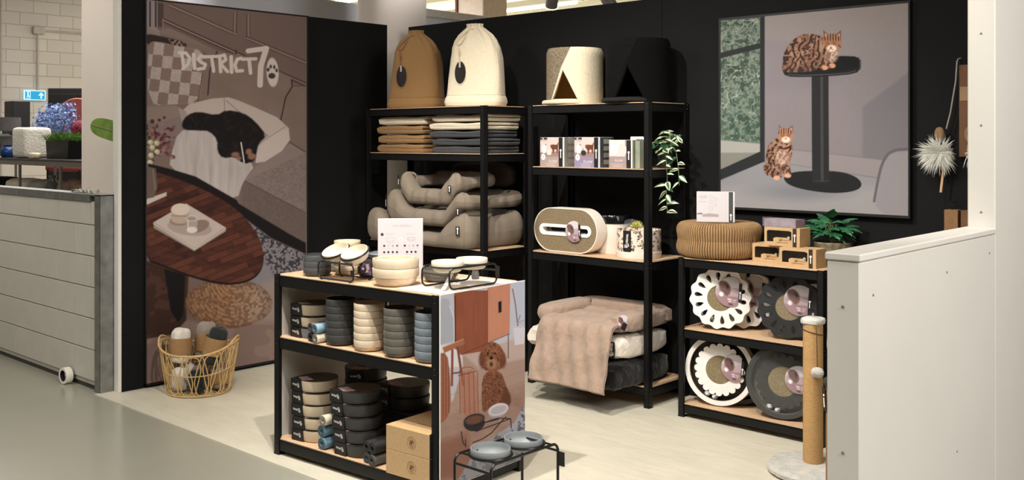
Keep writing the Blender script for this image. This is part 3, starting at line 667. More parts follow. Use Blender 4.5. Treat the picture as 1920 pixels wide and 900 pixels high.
def flat_quad(w, h, nx, ny, painter, parent, T, name='print', gain=1.):
    """small printed label: painter works in a w x h sheet measured in millimetres, origin top left"""
    U, V = np.meshgrid(np.linspace(0, w*1000, nx+1), np.linspace(0, h*1000, ny+1)); U = U.ravel(); V = V.ravel()
    c = np.clip(painter(U, V), 0, 255)/255; c = np.where(c <= .04045, c/12.92, ((c+.055)/1.055)**2.4)*gain
    vs = [tuple(T @ Vector((u/1000-w/2, 0, h/2-v/1000))) for u, v in zip(U, V)]
    fs = [(j*(nx+1)+i, (j+1)*(nx+1)+i, (j+1)*(nx+1)+i+1, j*(nx+1)+i+1) for j in range(ny) for i in range(nx)]
    me = bpy.data.meshes.new(name); me.from_pydata(vs, [], fs); at = me.color_attributes.new('print', 'FLOAT_COLOR', 'POINT')
    at.data.foreach_set('color', np.concatenate([c, np.ones((len(c), 1))], 1).ravel()); me.materials.append(print_mat())
    o = bpy.data.objects.new(name, me); C.objects.link(o); o.parent = parent; return o
def mark_on(parent, width, T, name='mark', mats=None):
    vs, fs, mi = mark_mesh(width); m = MB(); m.add(vs, fs, mi, T)
    return obj(name, m, mats or [whiteink, blackink], parent, smooth=False)
FACE = TR(rx=PI/2)       # x,y drawing -> upright facing -y
def outline_mesh(outer, holes, th):
    """filled plate with holes, from 2D outlines; lies in x,y, thickness th centred on z=0"""
    cu = bpy.data.curves.new('c', 'CURVE'); cu.dimensions = '2D'; cu.fill_mode = 'BOTH'; cu.extrude = th/2
    for pts in [outer]+holes:
        sp = cu.splines.new('POLY'); sp.points.add(len(pts)-1); sp.use_cyclic_u = True
        for p, q in zip(sp.points, pts): p.co = (q[0], q[1], 0, 1)
    ob = bpy.data.objects.new('c', cu); C.objects.link(ob); bpy.context.view_layer.update()
    me = bpy.data.meshes.new_from_object(ob.evaluated_get(bpy.context.evaluated_depsgraph_get()))
    vs = [tuple(v.co) for v in me.vertices]; fs = [tuple(p.vertices) for p in me.polygons]
    bpy.data.objects.remove(ob); bpy.data.curves.remove(cu); bpy.data.meshes.remove(me)
    return vs, fs

# wrapped set of a bowl in a printed card sleeve
def pack(mat, x, y, z, R, h, facing, label, group, dim=False, tilt=(0, 0)):
    h -= .0006
    t = thing('boxed_bowl', label, 'packaged bowl', (x, y, z), (tilt[0], tilt[1], facing), group)
    b = MB().lathe([(0, 0), (R*.86, 0), (R*.92, h*.05), (R*.955, h*.18), (R*.985, h*.6), (R, h-.008), (R, h-.005), (R-.004, h-.0045), (R-.007, h-.007), (R*.93-.006, h*.3), (0, h*.2)], 40)
    obj('bowl', b, mat, t)
    # sleeve: black card front at the left, picture card over the top
    s = MB(); w = .080; a = -R-.001; x0 = -R*.97
    s.prism([(x0, a+.004), (x0+w, a), (x0+w, a+.02), (x0+.02, -R*.2), (x0-.003, -R*.2)], .0015, h-.0015)
    obj('sleeve', s, blackcard, t, smooth=False)
    top = MB(); n = 26
    poly = [(R*.985*math.cos(a_), R*.985*math.sin(a_)) for a_ in [2*PI*k/48 for k in range(48)]]
    top.prism(poly, h-.0035, h-.001); obj('picture_lid', top, M('dark_picture_card', (52, 42, 40), .35, var=.6, scale=22, rgb2=(20, 17, 17)), t, smooth=False)
    pk = MB(); pk.prism([(-R*.80, -R*.62), (-R*.1, -R*.98), (R*.25, -R*.55), (-R*.55, -R*.25)], h-.001, h); obj('label_patch', pk, pinkprint, t, smooth=False)
    mark_on(t, .052, TR(x0+w*.5, a+.0012, h*.5, rz=-.05) @ FACE)
    return t

def roll(mat, x, y, z, r, L, label, group, rz=0, hole=.36):
    t = thing('rolled_mat', label, 'rolled mat', (x, y, z+r), rz, group)
    m = MB(); n = 28
    prof = [(r*hole, 0), (r*.97, 0), (r, .003), (r, L-.003), (r*.97, L), (r*hole, L), (r*hole, 0)]
    m.lathe(prof, n, T=TR(rx=-PI/2))
    obj('sheet', m, mat, t, angle=50)
    sp = MB(); th_ = [(r*(hole+(.97-hole)*k/60)*math.cos(k*.42), -.0008, r*(hole+(.97-hole)*k/60)*math.sin(k*.42)) for k in range(61)]
    sp.tube(th_, .0006, 5); obj('edge_line', sp, M('roll_edge_dark', (60, 58, 54), .8), t)
    return t
def card_box(W, D, H, mat, label, cat, loc, rz, name='box', group=None, bev=.002):
    t = thing(name, label, cat, loc, rz, group); obj('carton', MB().box(-W/2, W/2, -D/2, D/2, 0, H, bev), mat, t, smooth=False); return t

# ------------------------------------------------------------------ goods on the free-standing display rack
T0, T1, T2 = .8975, .5895, .0845
# middle board: five stacks of bowls
bowls(.0725, .052, .0335, 6, charc, -3.852, 2.945, T1, 'charcoal bowl in the stack', 'beside the rolled mats', 'charcoal bowls on the middle board', .004, seed=2)
bowls(.0725, .052, .0335, 6, beige, -3.652, 2.955, T1, 'beige bowl in the stack', 'between charcoal and taupe stacks', 'beige bowls on the middle board', .003, seed=3)
bowls(.0725, .052, .0335, 6, taupe, -3.448, 2.965, T1, 'taupe bowl in the stack', 'right of the beige stack', 'taupe bowls on the middle board', .003, seed=4)
bowls(.0725, .052, .0335, 6, bluegrey, -3.262, 2.985, T1, 'blue-grey bowl in the stack', 'next to the front post', 'blue-grey bowls on the middle board', .002, seed=5)
for k in range(3): pass
bowls(.085, .06, .036, 5, beige, -3.72, 3.24, T1, 'wide beige bowl in the shaded stack', 'behind the taupe bowls', 'beige bowls at the back', .001, seed=6)
rz_ = math.radians(6)
pack(bluegrey, -4.113, 2.985, T1, .088, .052, rz_, 'grey bowl in black sleeve, bottom of the sleeved stack on the middle board', 'sleeved bowls, middle board')
pack(beige, -4.113, 2.985, T1+.053, .088, .054, rz_, 'beige bowl in black sleeve, middle of the sleeved stack on the middle board', 'sleeved bowls, middle board')
pack(beige, -4.113, 2.985, T1+.108, .088, .060, rz_+.05, 'beige bowl in black sleeve, topmost of the sleeved stack on the middle board', 'sleeved bowls, middle board')
pack(charc, -4.08, 3.25, T1+.0, .11, .075, rz_, 'dark sleeved bowl at the back of the middle board, lower of two', 'dark sleeved bowls at the back')
pack(charc, -4.08, 3.25, T1+.076, .11, .075, rz_, 'dark sleeved bowl at the back of the middle board, upper of two', 'dark sleeved bowls at the back')
mat_t = M('taupe_silicone', (108, 100, 90), .6); mat_b = M('sky_blue_silicone', (136, 170, 190), .55); mat_k = M('black_silicone', (34, 35, 37), .55); mat_c = M('cream_silicone', (216, 204, 184), .6); mat_g = M('grey_silicone', (92, 92, 92), .6); mat_s = M('steel_blue_silicone', (104, 138, 158), .55)
g = 'rolled mats on the middle board'
roll(mat_k, -4.000, 2.875, T1, .0228, .15, 'black rolled mat under the taupe one on the middle board', g)
roll(mat_c, -3.951, 2.865, T1, .0228, .15, 'cream rolled mat lying in front on the middle board', g)
roll(mat_t, -4.000, 2.875, T1+.0465, .0228, .15, 'taupe rolled mat on top of the black one', g)
roll(mat_b, -3.951, 2.863, T1+.0465, .0232, .15, 'sky blue rolled mat on top of the cream one on the middle board', g)
# lower board
for k in range(5):
    pack(beige, -4.085+.006*(k % 2)-.004*k/2, 2.990, T2+.0605*k, .098, .0605, rz_+(.12 if k < 3 else 0)*(1 if k % 2 else .5), ordn(k, 5)+' beige sleeved bowl in the stack on the lower board', 'beige sleeved bowls, lower board')
for k in range(5):
    pack(charc, -3.774+.009*(4-k), 2.995, T2+.0605*k, .102, .0605, rz_+.03*(k % 3), ordn(k, 5)+' charcoal sleeved bowl in the front stack, lower board', 'charcoal sleeved bowls, lower board')
for k in range(5):
    pack(charc, -4.03, 3.24, T2+.066*k, .108, .066, rz_+.9, ordn(k, 5)+' charcoal sleeved bowl in the back stack, lower board', 'charcoal sleeved bowls at the back, lower board')
kb = card_box(.34, .22, .165, M('dark_carton', (30, 28, 28), .6), 'dark carton under two charcoal sleeved bowls on the lower board', 'box', (-3.70, 3.27, T2), th, 'carton')
for k in range(2):
    pack(charc, -3.735, 3.27, T2+.1652+.0605*k, .105, .0605, rz_-.1, ['lower', 'upper'][k]+' charcoal sleeved bowl on the dark carton', 'charcoal bowls on the dark carton')
card_box(.17, .20, .27, kraft, 'plain brown carton standing at the back right of the lower board', 'box', (-3.38, 3.34, T2), th, 'carton')
# two flat kraft boxes with stamps
for k in range(2):
    t = card_box(.262, .30, .108, kraft, ['lower', 'upper'][k]+' flat kraft box with a round stamp on the lower board', 'box', (-3.318, 3.035, T2+.1083*k), th+.005, 'kraft_box', 'stamped kraft boxes')
    obj('side_band', MB().box(.1312, .1318, -.145, -.10, .001, .107), blackcard, t, smooth=False)
    s = MB(); s.ring(circ(.027, 32), circ(.0262, 32), 0, .0004, T=TR(.028, -.1503, .054) @ FACE)
    s.prism(circ(.0075, 12, -.006, -.004), 0, .0004, T=TR(.028, -.1503, .054) @ FACE)
    for a0 in (20, 50, 80, 110, 140): s.box(-.0006, .0006, -.0004, .0, .0135, .0215, T=TR(.028, -.1503, .054, ry=math.radians(a0-80)))
    s.prism([(-.012, .008), (.008, .012), (.014, .002), (-.002, -.002)], 0, .0004, T=TR(.028, -.1503, .054) @ FACE)
    s.ring(circ(.008, 12, .008, -.004), circ(.006, 12, .008, -.004), 0, .0004, T=TR(.028, -.1503, .054) @ FACE)
    s.box(-.012, .012, -.0004, 0, -.018, -.0165, T=TR(.028, -.1503, .054))
    obj('stamp', s, kraftd, t, smooth=False)
    if k: obj('top_print', MB().box(-.03, .07, -.06, -.053, .1081, .1084), kraftd, t, smooth=False)
g = 'rolled mats on the lower board'
roll(mat_s, -3.918, 2.880, T2, .0285, .15, 'steel blue rolled mat on the lower board, bottom of three', g, .03)
roll(mat_s, -3.925, 2.882, T2+.0575, .0285, .15, 'steel blue rolled mat under the cream one', g, -.02)
roll(mat_c, -3.905, 2.876, T2+.1155, .0255, .13, 'cream rolled mat on top of two steel blue rolls', g, .05)
roll(mat_g, -3.604, 2.900, T2, .0245, .14, 'grey rolled mat by the black sleeves', g, .02)
roll(mat_g, -3.550, 2.885, T2, .0265, .15, 'grey rolled mat by the kraft boxes', g)
roll(mat_k, -3.604, 2.900, T2+.050, .0265, .14, 'black rolled mat on the grey rolls, left one', g)
rk = roll(mat_k, -3.548, 2.888, T2+.054, .0275, .15, 'black rolled mat with white band by the kraft boxes', g)
obj('paper_band', MB().lathe([(.0278, .085), (.0282, .087), (.0282, .12), (.0278, .122)], 28, T=TR(rx=-PI/2)), whiteink, rk)

# ------------- top board
# dark bowls wrapped in film
bowls(.068, .042, .0305, 3, charc, -4.055, 2.955, T0, 'dark grey bowl of the film-wrapped trio', 'at the left end', 'film-wrapped dark bowls', .001)
f_ = MB(); f_.lathe([(.058, .001), (.072, .02), (.0735, .05), (.0725, .09), (.071, .105)], 24); o = obj('film_wrap', f_, film, loc=(-4.055, 2.955, T0), smooth=True); tag(o, 'clear film around the trio of dark bowls at the left end', 'film wrap')
t = thing('wrapped_dish', 'pale rimmed dish in clear film behind the dark bowls, left end of the display', 'dish', (-4.12, 3.16, T0))
obj('dish', bowl_mb(.085, .075), palegrey, t); obj('lid', MB().lathe([(0, .078), (.07, .080), (.086, .077), (.088, .074)], 36), M('glossy_dark_lid', (48, 54, 66), .08, var=.3, scale=8, spec=.8), t)
bowls(.0655, .045, .0245, 6, beige, -3.985, 3.085, T0, 'cream bowl in the tall stack', 'behind the tilted feeder', 'cream bowls behind the tilted feeder', .0015, seed=8)
t = thing('wrapped_bowl', 'glossy grey bowl in film at the back, left of the white card sign', 'bowl', (-3.93, 3.30, T0))
obj('bowl', bowl_mb(.10, .09), bluegrey, t); obj('film_lid', MB().lathe([(0, .094), (.09, .096), (.103, .09)], 36), M('glossy_film', (140, 150, 160), .06, var=.2, scale=10, spec=.9), t)
t = thing('wrapped_bowl', 'black film-wrapped bowl with a purple picture label beside the tilted feeder', 'bowl', (-3.83, 3.10, T0), math.radians(35))
obj('bowl', bowl_mb(.058, .05), blackcard, t); b2 = obj('bowl', bowl_mb(.056, .05), charc, t, loc=(0, 0, .046))
def p_lab(U, V):
    P = Paint(U, V, (116, 98, 128)); P.mix(P.noise(9, 3, oct=2) > .5, (70, 56, 78)); P.ell(11, 30, 6, 6, (226, 222, 228)); P.poly([(24, 8), (38, 6), (42, 34), (28, 36)], (196, 176, 178), 2); P.poly([(30, 34), (40, 44), (20, 52)], (226, 216, 224), 2); P.poly([(0, 0), (10, 0), (6, 16), (0, 18)], (24, 20, 24)); return P.c
flat_quad(.052, .062, 26, 30, p_lab, t, TR(0, -.0595, .044))

def sweep_loop(x0, x1, z0, z1, y, r, n=5):
    cx, cz = (x0+x1)/2, (z0+z1)/2
    return [(cx+px_, y, cz+pz_) for px_, pz_ in stadium((x1-x0)/2, (z1-z0)/2, n, r)]
# feeder with two tilted bowls: two upright wire loops along x joined by cross bars
t = thing('raised_feeder', 'low black wire feeder holding two tilted cream bowls, left part of the display top', 'pet feeder', (-3.83, 2.955, T0), th)
fr = MB(); fr.tube(sweep_loop(-.125, .125, .006, .085, -.062, .022), .0042, 8, True); fr.tube(sweep_loop(-.115, .125, .008, .105, .062, .022), .0042, 8, True)
for x in (-.095, .095): fr.tube([(x, -.062, .083), (x, .062, .103)], .004, 8); 
for x, z in ((-.1, 0), (.1, 0)):
    for y in (-.062, .062): fr.box(x-.006, x+.006, y-.004, y+.004, 0, .004)
obj('frame', fr, wire, t)
for x in (-.064, .072):
    T = TR(x, -.002, .122, rx=math.radians(26))
    rg = MB(); rg.tube([(T @ Vector((.0685*math.cos(a), .0685*math.sin(a), .012))) for a in [2*PI*k/40 for k in range(40)]], .0048, 8, True); obj('holder_ring', rg, wire, t)
    bw = bowl_mb(.066, .05); m = MB(); m.add(bw.v, bw.f, 0, T @ TR(0, 0, -.028)); obj('bowl', m, cream, t)
tg = MB(); tg.box(.11, .128, -.069, -.066, .03, .06, .001); obj('tag', tg, blackcard, t, smooth=False)

# white card sign standing at the back
def p_card(U, V):
    P = Paint(U, V, (246, 240, 244)); k = 220/92.  # drawing measured in photo-crop units
    def q(x, y): return ((x-82)/620*218, (y-80)/640*230)
    g1 = (196, 190, 194)
    for x0, x1, y in ((180, 328, 272), (180, 290, 288), (465, 605, 272), (465, 590, 288), (178, 315, 612), (178, 240, 628), (460, 560, 612), (460, 610, 628)): P.line([q(x0, y), q(x1, y)], (205, 196, 202), 1.5)
    for x, y in ((137, 284), (131, 625)): P.ell(*q(x, y), 7, 7, (24, 22, 26)); P.ell(*q(x, y), 2.2, 2.6, (150, 148, 150))
    for x, c_ in ((165, 30), (222, 220), (282, 190), (341, 110), (445, 20), (505, 222), (562, 195), (619, 120)): P.ell(*q(x, 437), 4.8, 4.8, (c_, c_, c_+3)); P.line([q(x-14, 470), q(x+14, 470)], (216, 210, 214), 1.4)
    for x in (165, 222, 281, 339, 477, 535, 593): P.ell(*q(x, 522), 5, 5, (36, 33, 38)); P.line([q(x-14, 556), q(x+14, 556)], (214, 207, 212), 1.4)
    P.line([q(250+52*math.cos(a)*1, 350+30*math.sin(a)) for a in np.linspace(0, 6.283, 25)], g1, 1.2); P.line([q(250+50*math.cos(a), 372+28*math.sin(a)) for a in np.linspace(0, 3.14, 15)], g1, 1.2)
    P.line([q(535+54*math.cos(a), 345+18*math.sin(a)) for a in np.linspace(0, 6.283, 25)], (176, 168, 172), 1.6); P.line([q(535+50*math.cos(a), 362+18*math.sin(a)) for a in np.linspace(0, 3.14, 15)], g1, 1.2)
    P.ell(*q(395, 355), 12, 13, (252, 250, 251)); P.line([q(395, 340), q(392, 372)], (200, 196, 198), 1.3)
    P.line([q(185, 712), q(205, 672), (q(320, 692))], (190, 186, 190), 1.4); P.line([q(465, 690), q(500, 672), q(590, 685), q(600, 712), q(520, 705), q(465, 690)], (150, 144, 148), 1.4)
    return P.c
ca = math.radians(50)
t = thing('card_sign', 'white card sign with rows of dots and grey line drawings, behind nested beige bowls', 'sign', (-3.675, 3.165, T0), ca)
obj('board', MB().box(-.108, .108, -.002, .010, 0, .288, .001), M('card_white', (222, 216, 220), .5, var=.01), t, smooth=False)
flat_quad(.214, .284, 110, 146, p_card, t, TR(0, -.0028, .1435), gain=.66)
for s_, x in (('MIX', -.024), ('MATCH', .024)):
    vs, fs = text_mesh(s_, .016); m = MB(); m.add(vs, fs, 0, TR(x, -.0032, .252) @ FACE); obj('lettering', m, M('pale_grey_ink', (176, 170, 174), .6), t, smooth=False)

# nested beige bowls in front of the sign
bx, by = -3.522, 3.005
m = bowl_mb(.108, .082, foot=.0395); o = obj('bowl', m, beige, loc=(bx, by, T0)); tag(o, 'large beige bowl at the bottom of the nested set before the sign', 'bowl', 'nested beige bowls')
m = bowl_mb(.107, .082, foot=.0395); o = obj('bowl', m, beige, loc=(bx, by, T0+.042)); tag(o, 'large beige bowl second from the bottom of the nested set', 'bowl', 'nested beige bowls')
o = obj('bowl', bowl_mb(.086, .070, foot=.028), cream, loc=(bx, by, T0+.0565)); tag(o, 'medium beige bowl inside the large nested bowls', 'bowl', 'nested beige bowls')
o = obj('bowl', bowl_mb(.072, .060, foot=.024), beige, loc=(bx, by, T0+.0665)); tag(o, 'small beige bowl innermost of the nested set', 'bowl', 'nested beige bowls')

# white sheet under the right-hand feeder
sh = MB()
def shf(u, v):
    x, y = DP(.832+.270*u, .030+.505*v); e = max(0, (.06-u)/.06)*max(0, (.5-v)/.5)
    return (x, y, T0+.0012+.004*e+.0004*math.sin(u*9)*math.sin(v*7))
sh.grid(shf, 20, 20); o = obj('paper_sheet', sh, M('white_paper', (226, 214, 202), .6, var=.01), loc=(0, 0, .0)); tag(o, 'white paper sheet under the right-hand feeder on the display top', 'paper')

def feeder(label, x, y, z, rz, W, L, H, R, bmat, tagside, leg, bz, rail=.0045):
    """wire feeder: long side along y, two bowls in rings"""
    t = thing('raised_feeder', label, 'pet feeder', (x, y, z), rz)
    fr = MB(); w, l = W/2, L/2; rr = .03
    for sx in (-1, 1):
        if leg == 'loop':
            pts = [(sx*w, p_, q_) for p_, q_ in [(a, b+H/2+.004) for a, b in stadium(l, H/2-.001, 5, .028)]]
            fr.tube(pts, rail, 8, True)
        else:
            pts = [(sx*w, -l, .0)]+[(sx*w, -l, H-rr)]+[(sx*w, -l+rr*(1-math.cos(a)), H-rr+rr*math.sin(a)) for a in [PI/2*k/6 for k in range(1, 7)]]
            pts += [(sx*w, l-rr*(1-math.cos(a)), H-rr+rr*math.sin(a)) for a in [PI/2*(1-k/6) for k in range(0, 7)]]+[(sx*w, l, 0)]
            fr.tube(pts, rail, 8)
    for sy in (-1, 1):
        fr.tube([(-w, sy*l, H-rr), (w, sy*l, H-rr)], rail*.9, 8)
        if leg == 'legs': fr.tube([(-w, sy*l*.82, H), (w, sy*l*.82, H)], rail*.8, 8)
    obj('frame', fr, wire, t)
    for sy in (-1, 1):
        cy = sy*(R+.004+(.012 if leg == 'legs' else .0))
        rg = MB(); rg.tube([((R+.005)*math.cos(a), cy+(R+.005)*math.sin(a), H+.002) for a in [2*PI*k/44 for k in range(44)]], rail, 8, True)
        for s_ in (-1, 1): rg.tube([(s_*(R*.9), cy, H), (s_*w, cy, H)], rail*.8, 6)
        obj('holder_ring', rg, wire, t)
        b = MB(); bb = bowl_mb(R, bz); b.add(bb.v, bb.f, 0, TR(0, cy, H-bz+.026)); obj('bowl', b, bmat, t)
    tg = MB(); tg.box(w-.004+.008, w+.022+.008, l-.014, l-.011, H*.38, H*.38+.05, .0008) if leg != 'legs' else tg.box(w+.004, w+.034, l-.002, l+.001, H-.085, H-.03, .0008)
    obj('tag', tg, blackcard, t, smooth=False)
    return t
fb = feeder('low black wire feeder with two cream bowls at the right end of the display top', -3.275, 3.175, T0+.003, 0, .178, .30, .094, .073, cream, 1, 'loop', .05)
pt = MB(); pt.grid(lambda u, v: (.0+.026*(u-.5)+.055*v, -.05-.105*v, .062-.058*v-.0015*math.sin(v*3)), 4, 10)
po = obj('price_tag', pt, whiteink, fb, smooth=True)
tx = MB()
for k, wv in enumerate((.012, .014, .011, .008)):
    v = .35+.14*k; tx.box(.055*v-.5*wv+0, .055*v+.5*wv, -.0005, .0, 0, .0014, T=TR(0, -.05-.105*v, .0625-.058*v+.0006, rz=math.radians(0)))
obj('small_print', tx, M('pale_grey_ink', (176, 170, 174)), po, smooth=False)
t = thing('boxed_bowl', 'dark grey film-wrapped bowl standing under the right-hand feeder', 'bowl', (-3.345, 3.10, T0+.002)); t.location = (-3.47, 3.235, T0+.0030)
obj('bowl', bowl_mb(.085, .055), taupe, t); obj('film_wrap', MB().lathe([(.07, .002), (.09, .03), (.091, .058)], 28), film, t)
t = thing('jar', 'small grey glass jar under the right-hand feeder', 'jar', (-3.385, 3.385, T0+.0022))
obj('glass', MB().lathe([(0, 0), (.017, 0), (.019, .004), (.019, .028), (.016, .034), (.0165, .038), (.014, .038), (.013, .03), (.016, .026), (.016, .005), (0, .004)], 24), M('smoky_glass', (120, 118, 114), .1, var=.05, trans=.4), t)

# tall feeder standing on the floor in front of the rack
feeder('tall black wire feeder with two pale grey bowls standing on the floor', -2.575, 2.745, .006, 0, .185, .37, .395, .075, palegrey, 1, 'legs', .045, .0055)

# ------------------------------------------------------------------ left rack: bags, blankets, pet beds
def felt(key, rgb, **k): return M(key, rgb, .92, var=k.pop('var', .08), scale=k.pop('scale', 120), bump=k.pop('bump', .25), bscale=k.pop('bscale', 160), sheen=.15, spec=.1, **k)
camel = felt('camel_felt', (150, 116, 76)); creamf = felt('cream_felt', (214, 202, 178)); charf = felt('charcoal_felt', (66, 68, 70)); cordm = M('cord', (198, 178, 148), .8)
def drawbag(label, x, y, z, rz, mat, cordmat, s=1.):
    t = thing('drawstring_bag', label, 'bag', (x, y, z), rz, None)
    prof = [(0, .182, .092, .5), (.006, .202, .106, .5), (.03, .209, .113, .45), (.058, .203, .110, .45), (.075, .193, .104, .45), (.082, .192, .103, .45), (.2, .187, .098, .5), (.33, .178, .094, .6), (.40, .166, .088, .7), (.45, .144, .078, .8), (.49, .114, .064, .95), (.52, .078, .048, 1.), (.542, .052, .036, 1.), (.562, .056, .040, 1.), (.560, .040, .030, 1.), (.535, .02, .016, 1.)]
    nu = 72
    def fn(u, v):
        k = v*(len(prof)-1); i = min(int(k), len(prof)-2); f = k-i; a, b = prof[i], prof[i+1]
        zz, hx, hy, e = [a[j]+(b[j]-a[j])*f for j in range(4)]; an = 2*PI*u
        cx = math.copysign(abs(math.cos(an))**e, math.cos(an)); cy = math.copysign(abs(math.sin(an))**e, math.sin(an))
        pl = max(0, min(1, (zz-.36)/.17))*.11*math.cos(11*an+.6); wr = .012*math.sin(5*an+zz*16)*(1-pl)
        return (hx*cx*(1+pl+wr)+.012*math.sin(zz*6), hy*cy*(1+pl+wr), zz)
    m = MB(); m.grid(fn, nu, 60, closed_u=True); m.prism([(.172*math.cos(2*PI*k/24), .088*math.sin(2*PI*k/24)) for k in range(24)], .0005, .004)
    obj('body', m, mat, t, angle=60)
    # seams
    sm = MB(); pts = []
    for k in range(72):
        p = Vector(fn(k/72, 4.6/15)); p2 = Vector((p.x*1.004, p.y*1.008, p.z)); pts.append(p2)
    sm.tube(pts, .0022, 6, True)
    sm.tube([Vector(fn(.93, v/15.))*1.0+Vector((.0015, -.0015, 0)) for v in [5+.25*k for k in range(17)]], .0018, 6)
    obj('seam', sm, mat, t)
    def front(x_, z_, off=.0):
        # y of the front face at x, z
        for i in range(len(prof)-1):
            if prof[i][0] <= z_ <= prof[i+1][0]: f = (z_-prof[i][0])/max(1e-6, prof[i+1][0]-prof[i][0]); a, b = prof[i], prof[i+1]; break
        hx, hy, e = [a[j]+(b[j]-a[j])*f for j in (1, 2, 3)]; q = min(.999, abs((x_-.012*math.sin(z_*6))/hx)); c_ = q**(1/e); return -hy*(math.sqrt(1-c_*c_))**e-off
    for nm, k1, k2, off, mt in (('window_rim', 1.07, 1.0, .004, mat), ('window', 1.0, 0, .0065, M('dark_window', (24, 16, 11), .3, var=.3, scale=12, spec=.4))):
        ov = MB(); pts = [(-.070+.040*math.cos(a)*k1, .228+.075*math.sin(a)*k1) for a in [2*PI*k/40 for k in range(40)]]
        if k2:
            pin = [(-.070+.040*math.cos(a)*.97, .228+.075*math.sin(a)*.97) for a in [2*PI*k/40 for k in range(40)]]
            vs = [(px_, front(px_, pz_, off), pz_) for px_, pz_ in pts]+[(px_, front(px_, pz_, off), pz_) for px_, pz_ in pin]; n = 40
            ov.add(vs, [(k, (k+1) % n, n+(k+1) % n, n+k) for k in range(n)]); ov.tube([(px_, front(px_, pz_, off), pz_) for px_, pz_ in pts], .0028, 6, True)
        else:
            vs = [(-.070, front(-.07, .228, off), .228)]; R_ = 6
            for r in range(1, R_+1): vs += [(-.070+.040*math.cos(a)*r/R_, front(-.070+.040*math.cos(a)*r/R_, .228+.075*math.sin(a)*r/R_, off), .228+.075*math.sin(a)*r/R_) for a in [2*PI*k/40 for k in range(40)]]
            fs = [(0, 1+(k+1) % 40, 1+k) for k in range(40)]+[(1+r*40+k, 1+r*40+(k+1) % 40, 1+(r+1)*40+(k+1) % 40, 1+(r+1)*40+k) for r in range(R_-1) for k in range(40)]
            ov.add(vs, fs)
        obj(nm, ov, mt, t)
    # cord loops
    co = MB()
    path = [(.02, .53), (-.02, .52), (-.055, .495), (-.085, .465), (-.11, .43), (-.095, .41), (-.07, .425), (-.05, .455), (-.03, .49)]
    co.tube([(px_, front(px_, pz_, .006), pz_) for px_, pz_ in smooth(path, 2, False)], .0032, 6)
    path = [(-.09, .41), (-.082, .385), (-.07, .36), (-.075, .34), (-.086, .355), (-.083, .385)]
    co.tube([(px_, front(px_, pz_, .006), pz_) for px_, pz_ in smooth(path, 2, False)], .003, 6)
    path = [(-.08, .35), (-.076, .32), (-.072, .295)]
    co.tube([(px_, front(px_, pz_, .006), pz_) for px_, pz_ in path], .0025, 6)
    obj('cord', co, cordmat, t)
    tb = MB(); tb.box(-.078, -.066, front(-.07, .28)-.012, front(-.07, .28)-.009, .262, .305, .001); obj('toggle', tb, M('silver_toggle', (200, 196, 190), .3, .3), t)
    return t
ZT = 1.7895
drawbag('camel brown drawstring bag with dark oval window on the left rack', -5.40, 4.80, ZT, math.radians(24), camel, M('brown_cord_trim', (140, 96, 66), .8))
drawbag('cream drawstring bag with dark oval window on the left rack', -4.80, 4.80, ZT, math.radians(24), creamf, cordm)

def blanket(mat, x, y, z, w, d, h, seed, label, group):
    """folded felt blanket: two thick layers joined by a fold at the left, wavy edges"""
    rr = random.Random(seed); p = [rr.uniform(0, 6.28) for _ in range(8)]; dw = rr.uniform(-.010, .010)
    m = MB(); hh = h/2
    # section path in x,z of a strip folded like a flattened C, then given thickness and swept along y
    def sec(v):  # v along depth 0..1
        y_ = -d/2+d*v; k = .009*math.sin(5*v+p[0]); out = []
        n = 14; th = hh*.86
        def top(i): return (w*(i/n-.5)+dw+k, h-.003-.0045*(1-math.sin(i*.55+p[1]+v*2))*math.sin(PI*i/n)-.004*(abs(v-.5)*2)**6)
        def mid(i, o): return (w*(i/n-.5)+dw+k+(.01 if o > 0 else -.004), hh+o+.006*math.sin(i*.5+p[2]+v*1.5)*math.sin(PI*i/n))
        T_ = [top(i) for i in range(1, n)]
        out += [(T_[0][0]-w/n*.9, h-.012)]+T_+[(w/2+dw+k+.004, h-.008), (w/2+dw+k+.007, hh+.010), (w/2+dw+k+.001, hh+.003)]
        out += [mid(i, .0015) for i in range(n-1, 1, -1)]+[mid(1.2, 0)]+[mid(i, -.0018) for i in range(2, n)]
        out += [(w/2+dw+k-.001, hh-.003), (w/2+dw+k+.006, hh-.010), (w/2+dw+k+.002, .006), (w/2+dw+k-.008, .001)]
        out += [(w*(i/n-.5)+dw+k, .0005+.000*i) for i in range(n-1, 0, -1)]
        out += [(-w/2+dw+k-.006, .006), (-w/2+dw+k-.012, hh*.6), (-w/2+dw+k-.012, hh*1.4)]
        return [(a, y_*(1+.02*math.sin(b*200+p[3])), max(.0003, b)) for a, b in out]
    rows = []; V = [0, .01, .03, .07]+[.07+.86*i/14 for i in range(1, 14)]+[.93, .97, .99, 1]
    for v in V:
        s_ = sec(v); sh = min(1, (math.sqrt(max(0, 1-(1-min(v, 1-v)/.03)**2)) if min(v, 1-v) < .03 else 1)); cz = h/2
        rows.append([(a, b, cz+(c_-cz)*(.55+.45*sh)) for a, b, c_ in s_])
    n = len(rows[0]); vs = [q for r in rows for q in r]; fs = []
    for j in range(len(rows)-1):
        for i in range(n): fs.append((j*n+i, j*n+(i+1) % n, (j+1)*n+(i+1) % n, (j+1)*n+i))
    fs.append(tuple(range(n))); fs.append(tuple((len(rows)-1)*n+i for i in range(n-1, -1, -1)))
    m.add(vs, fs); o = obj('folded_blanket', m, mat, loc=(x, y, z), rot=(0, 0, rr.uniform(-.008, .008)), angle=50); return tag(o, label, 'blanket', group)
ZB = 1.4765; HB = .0655
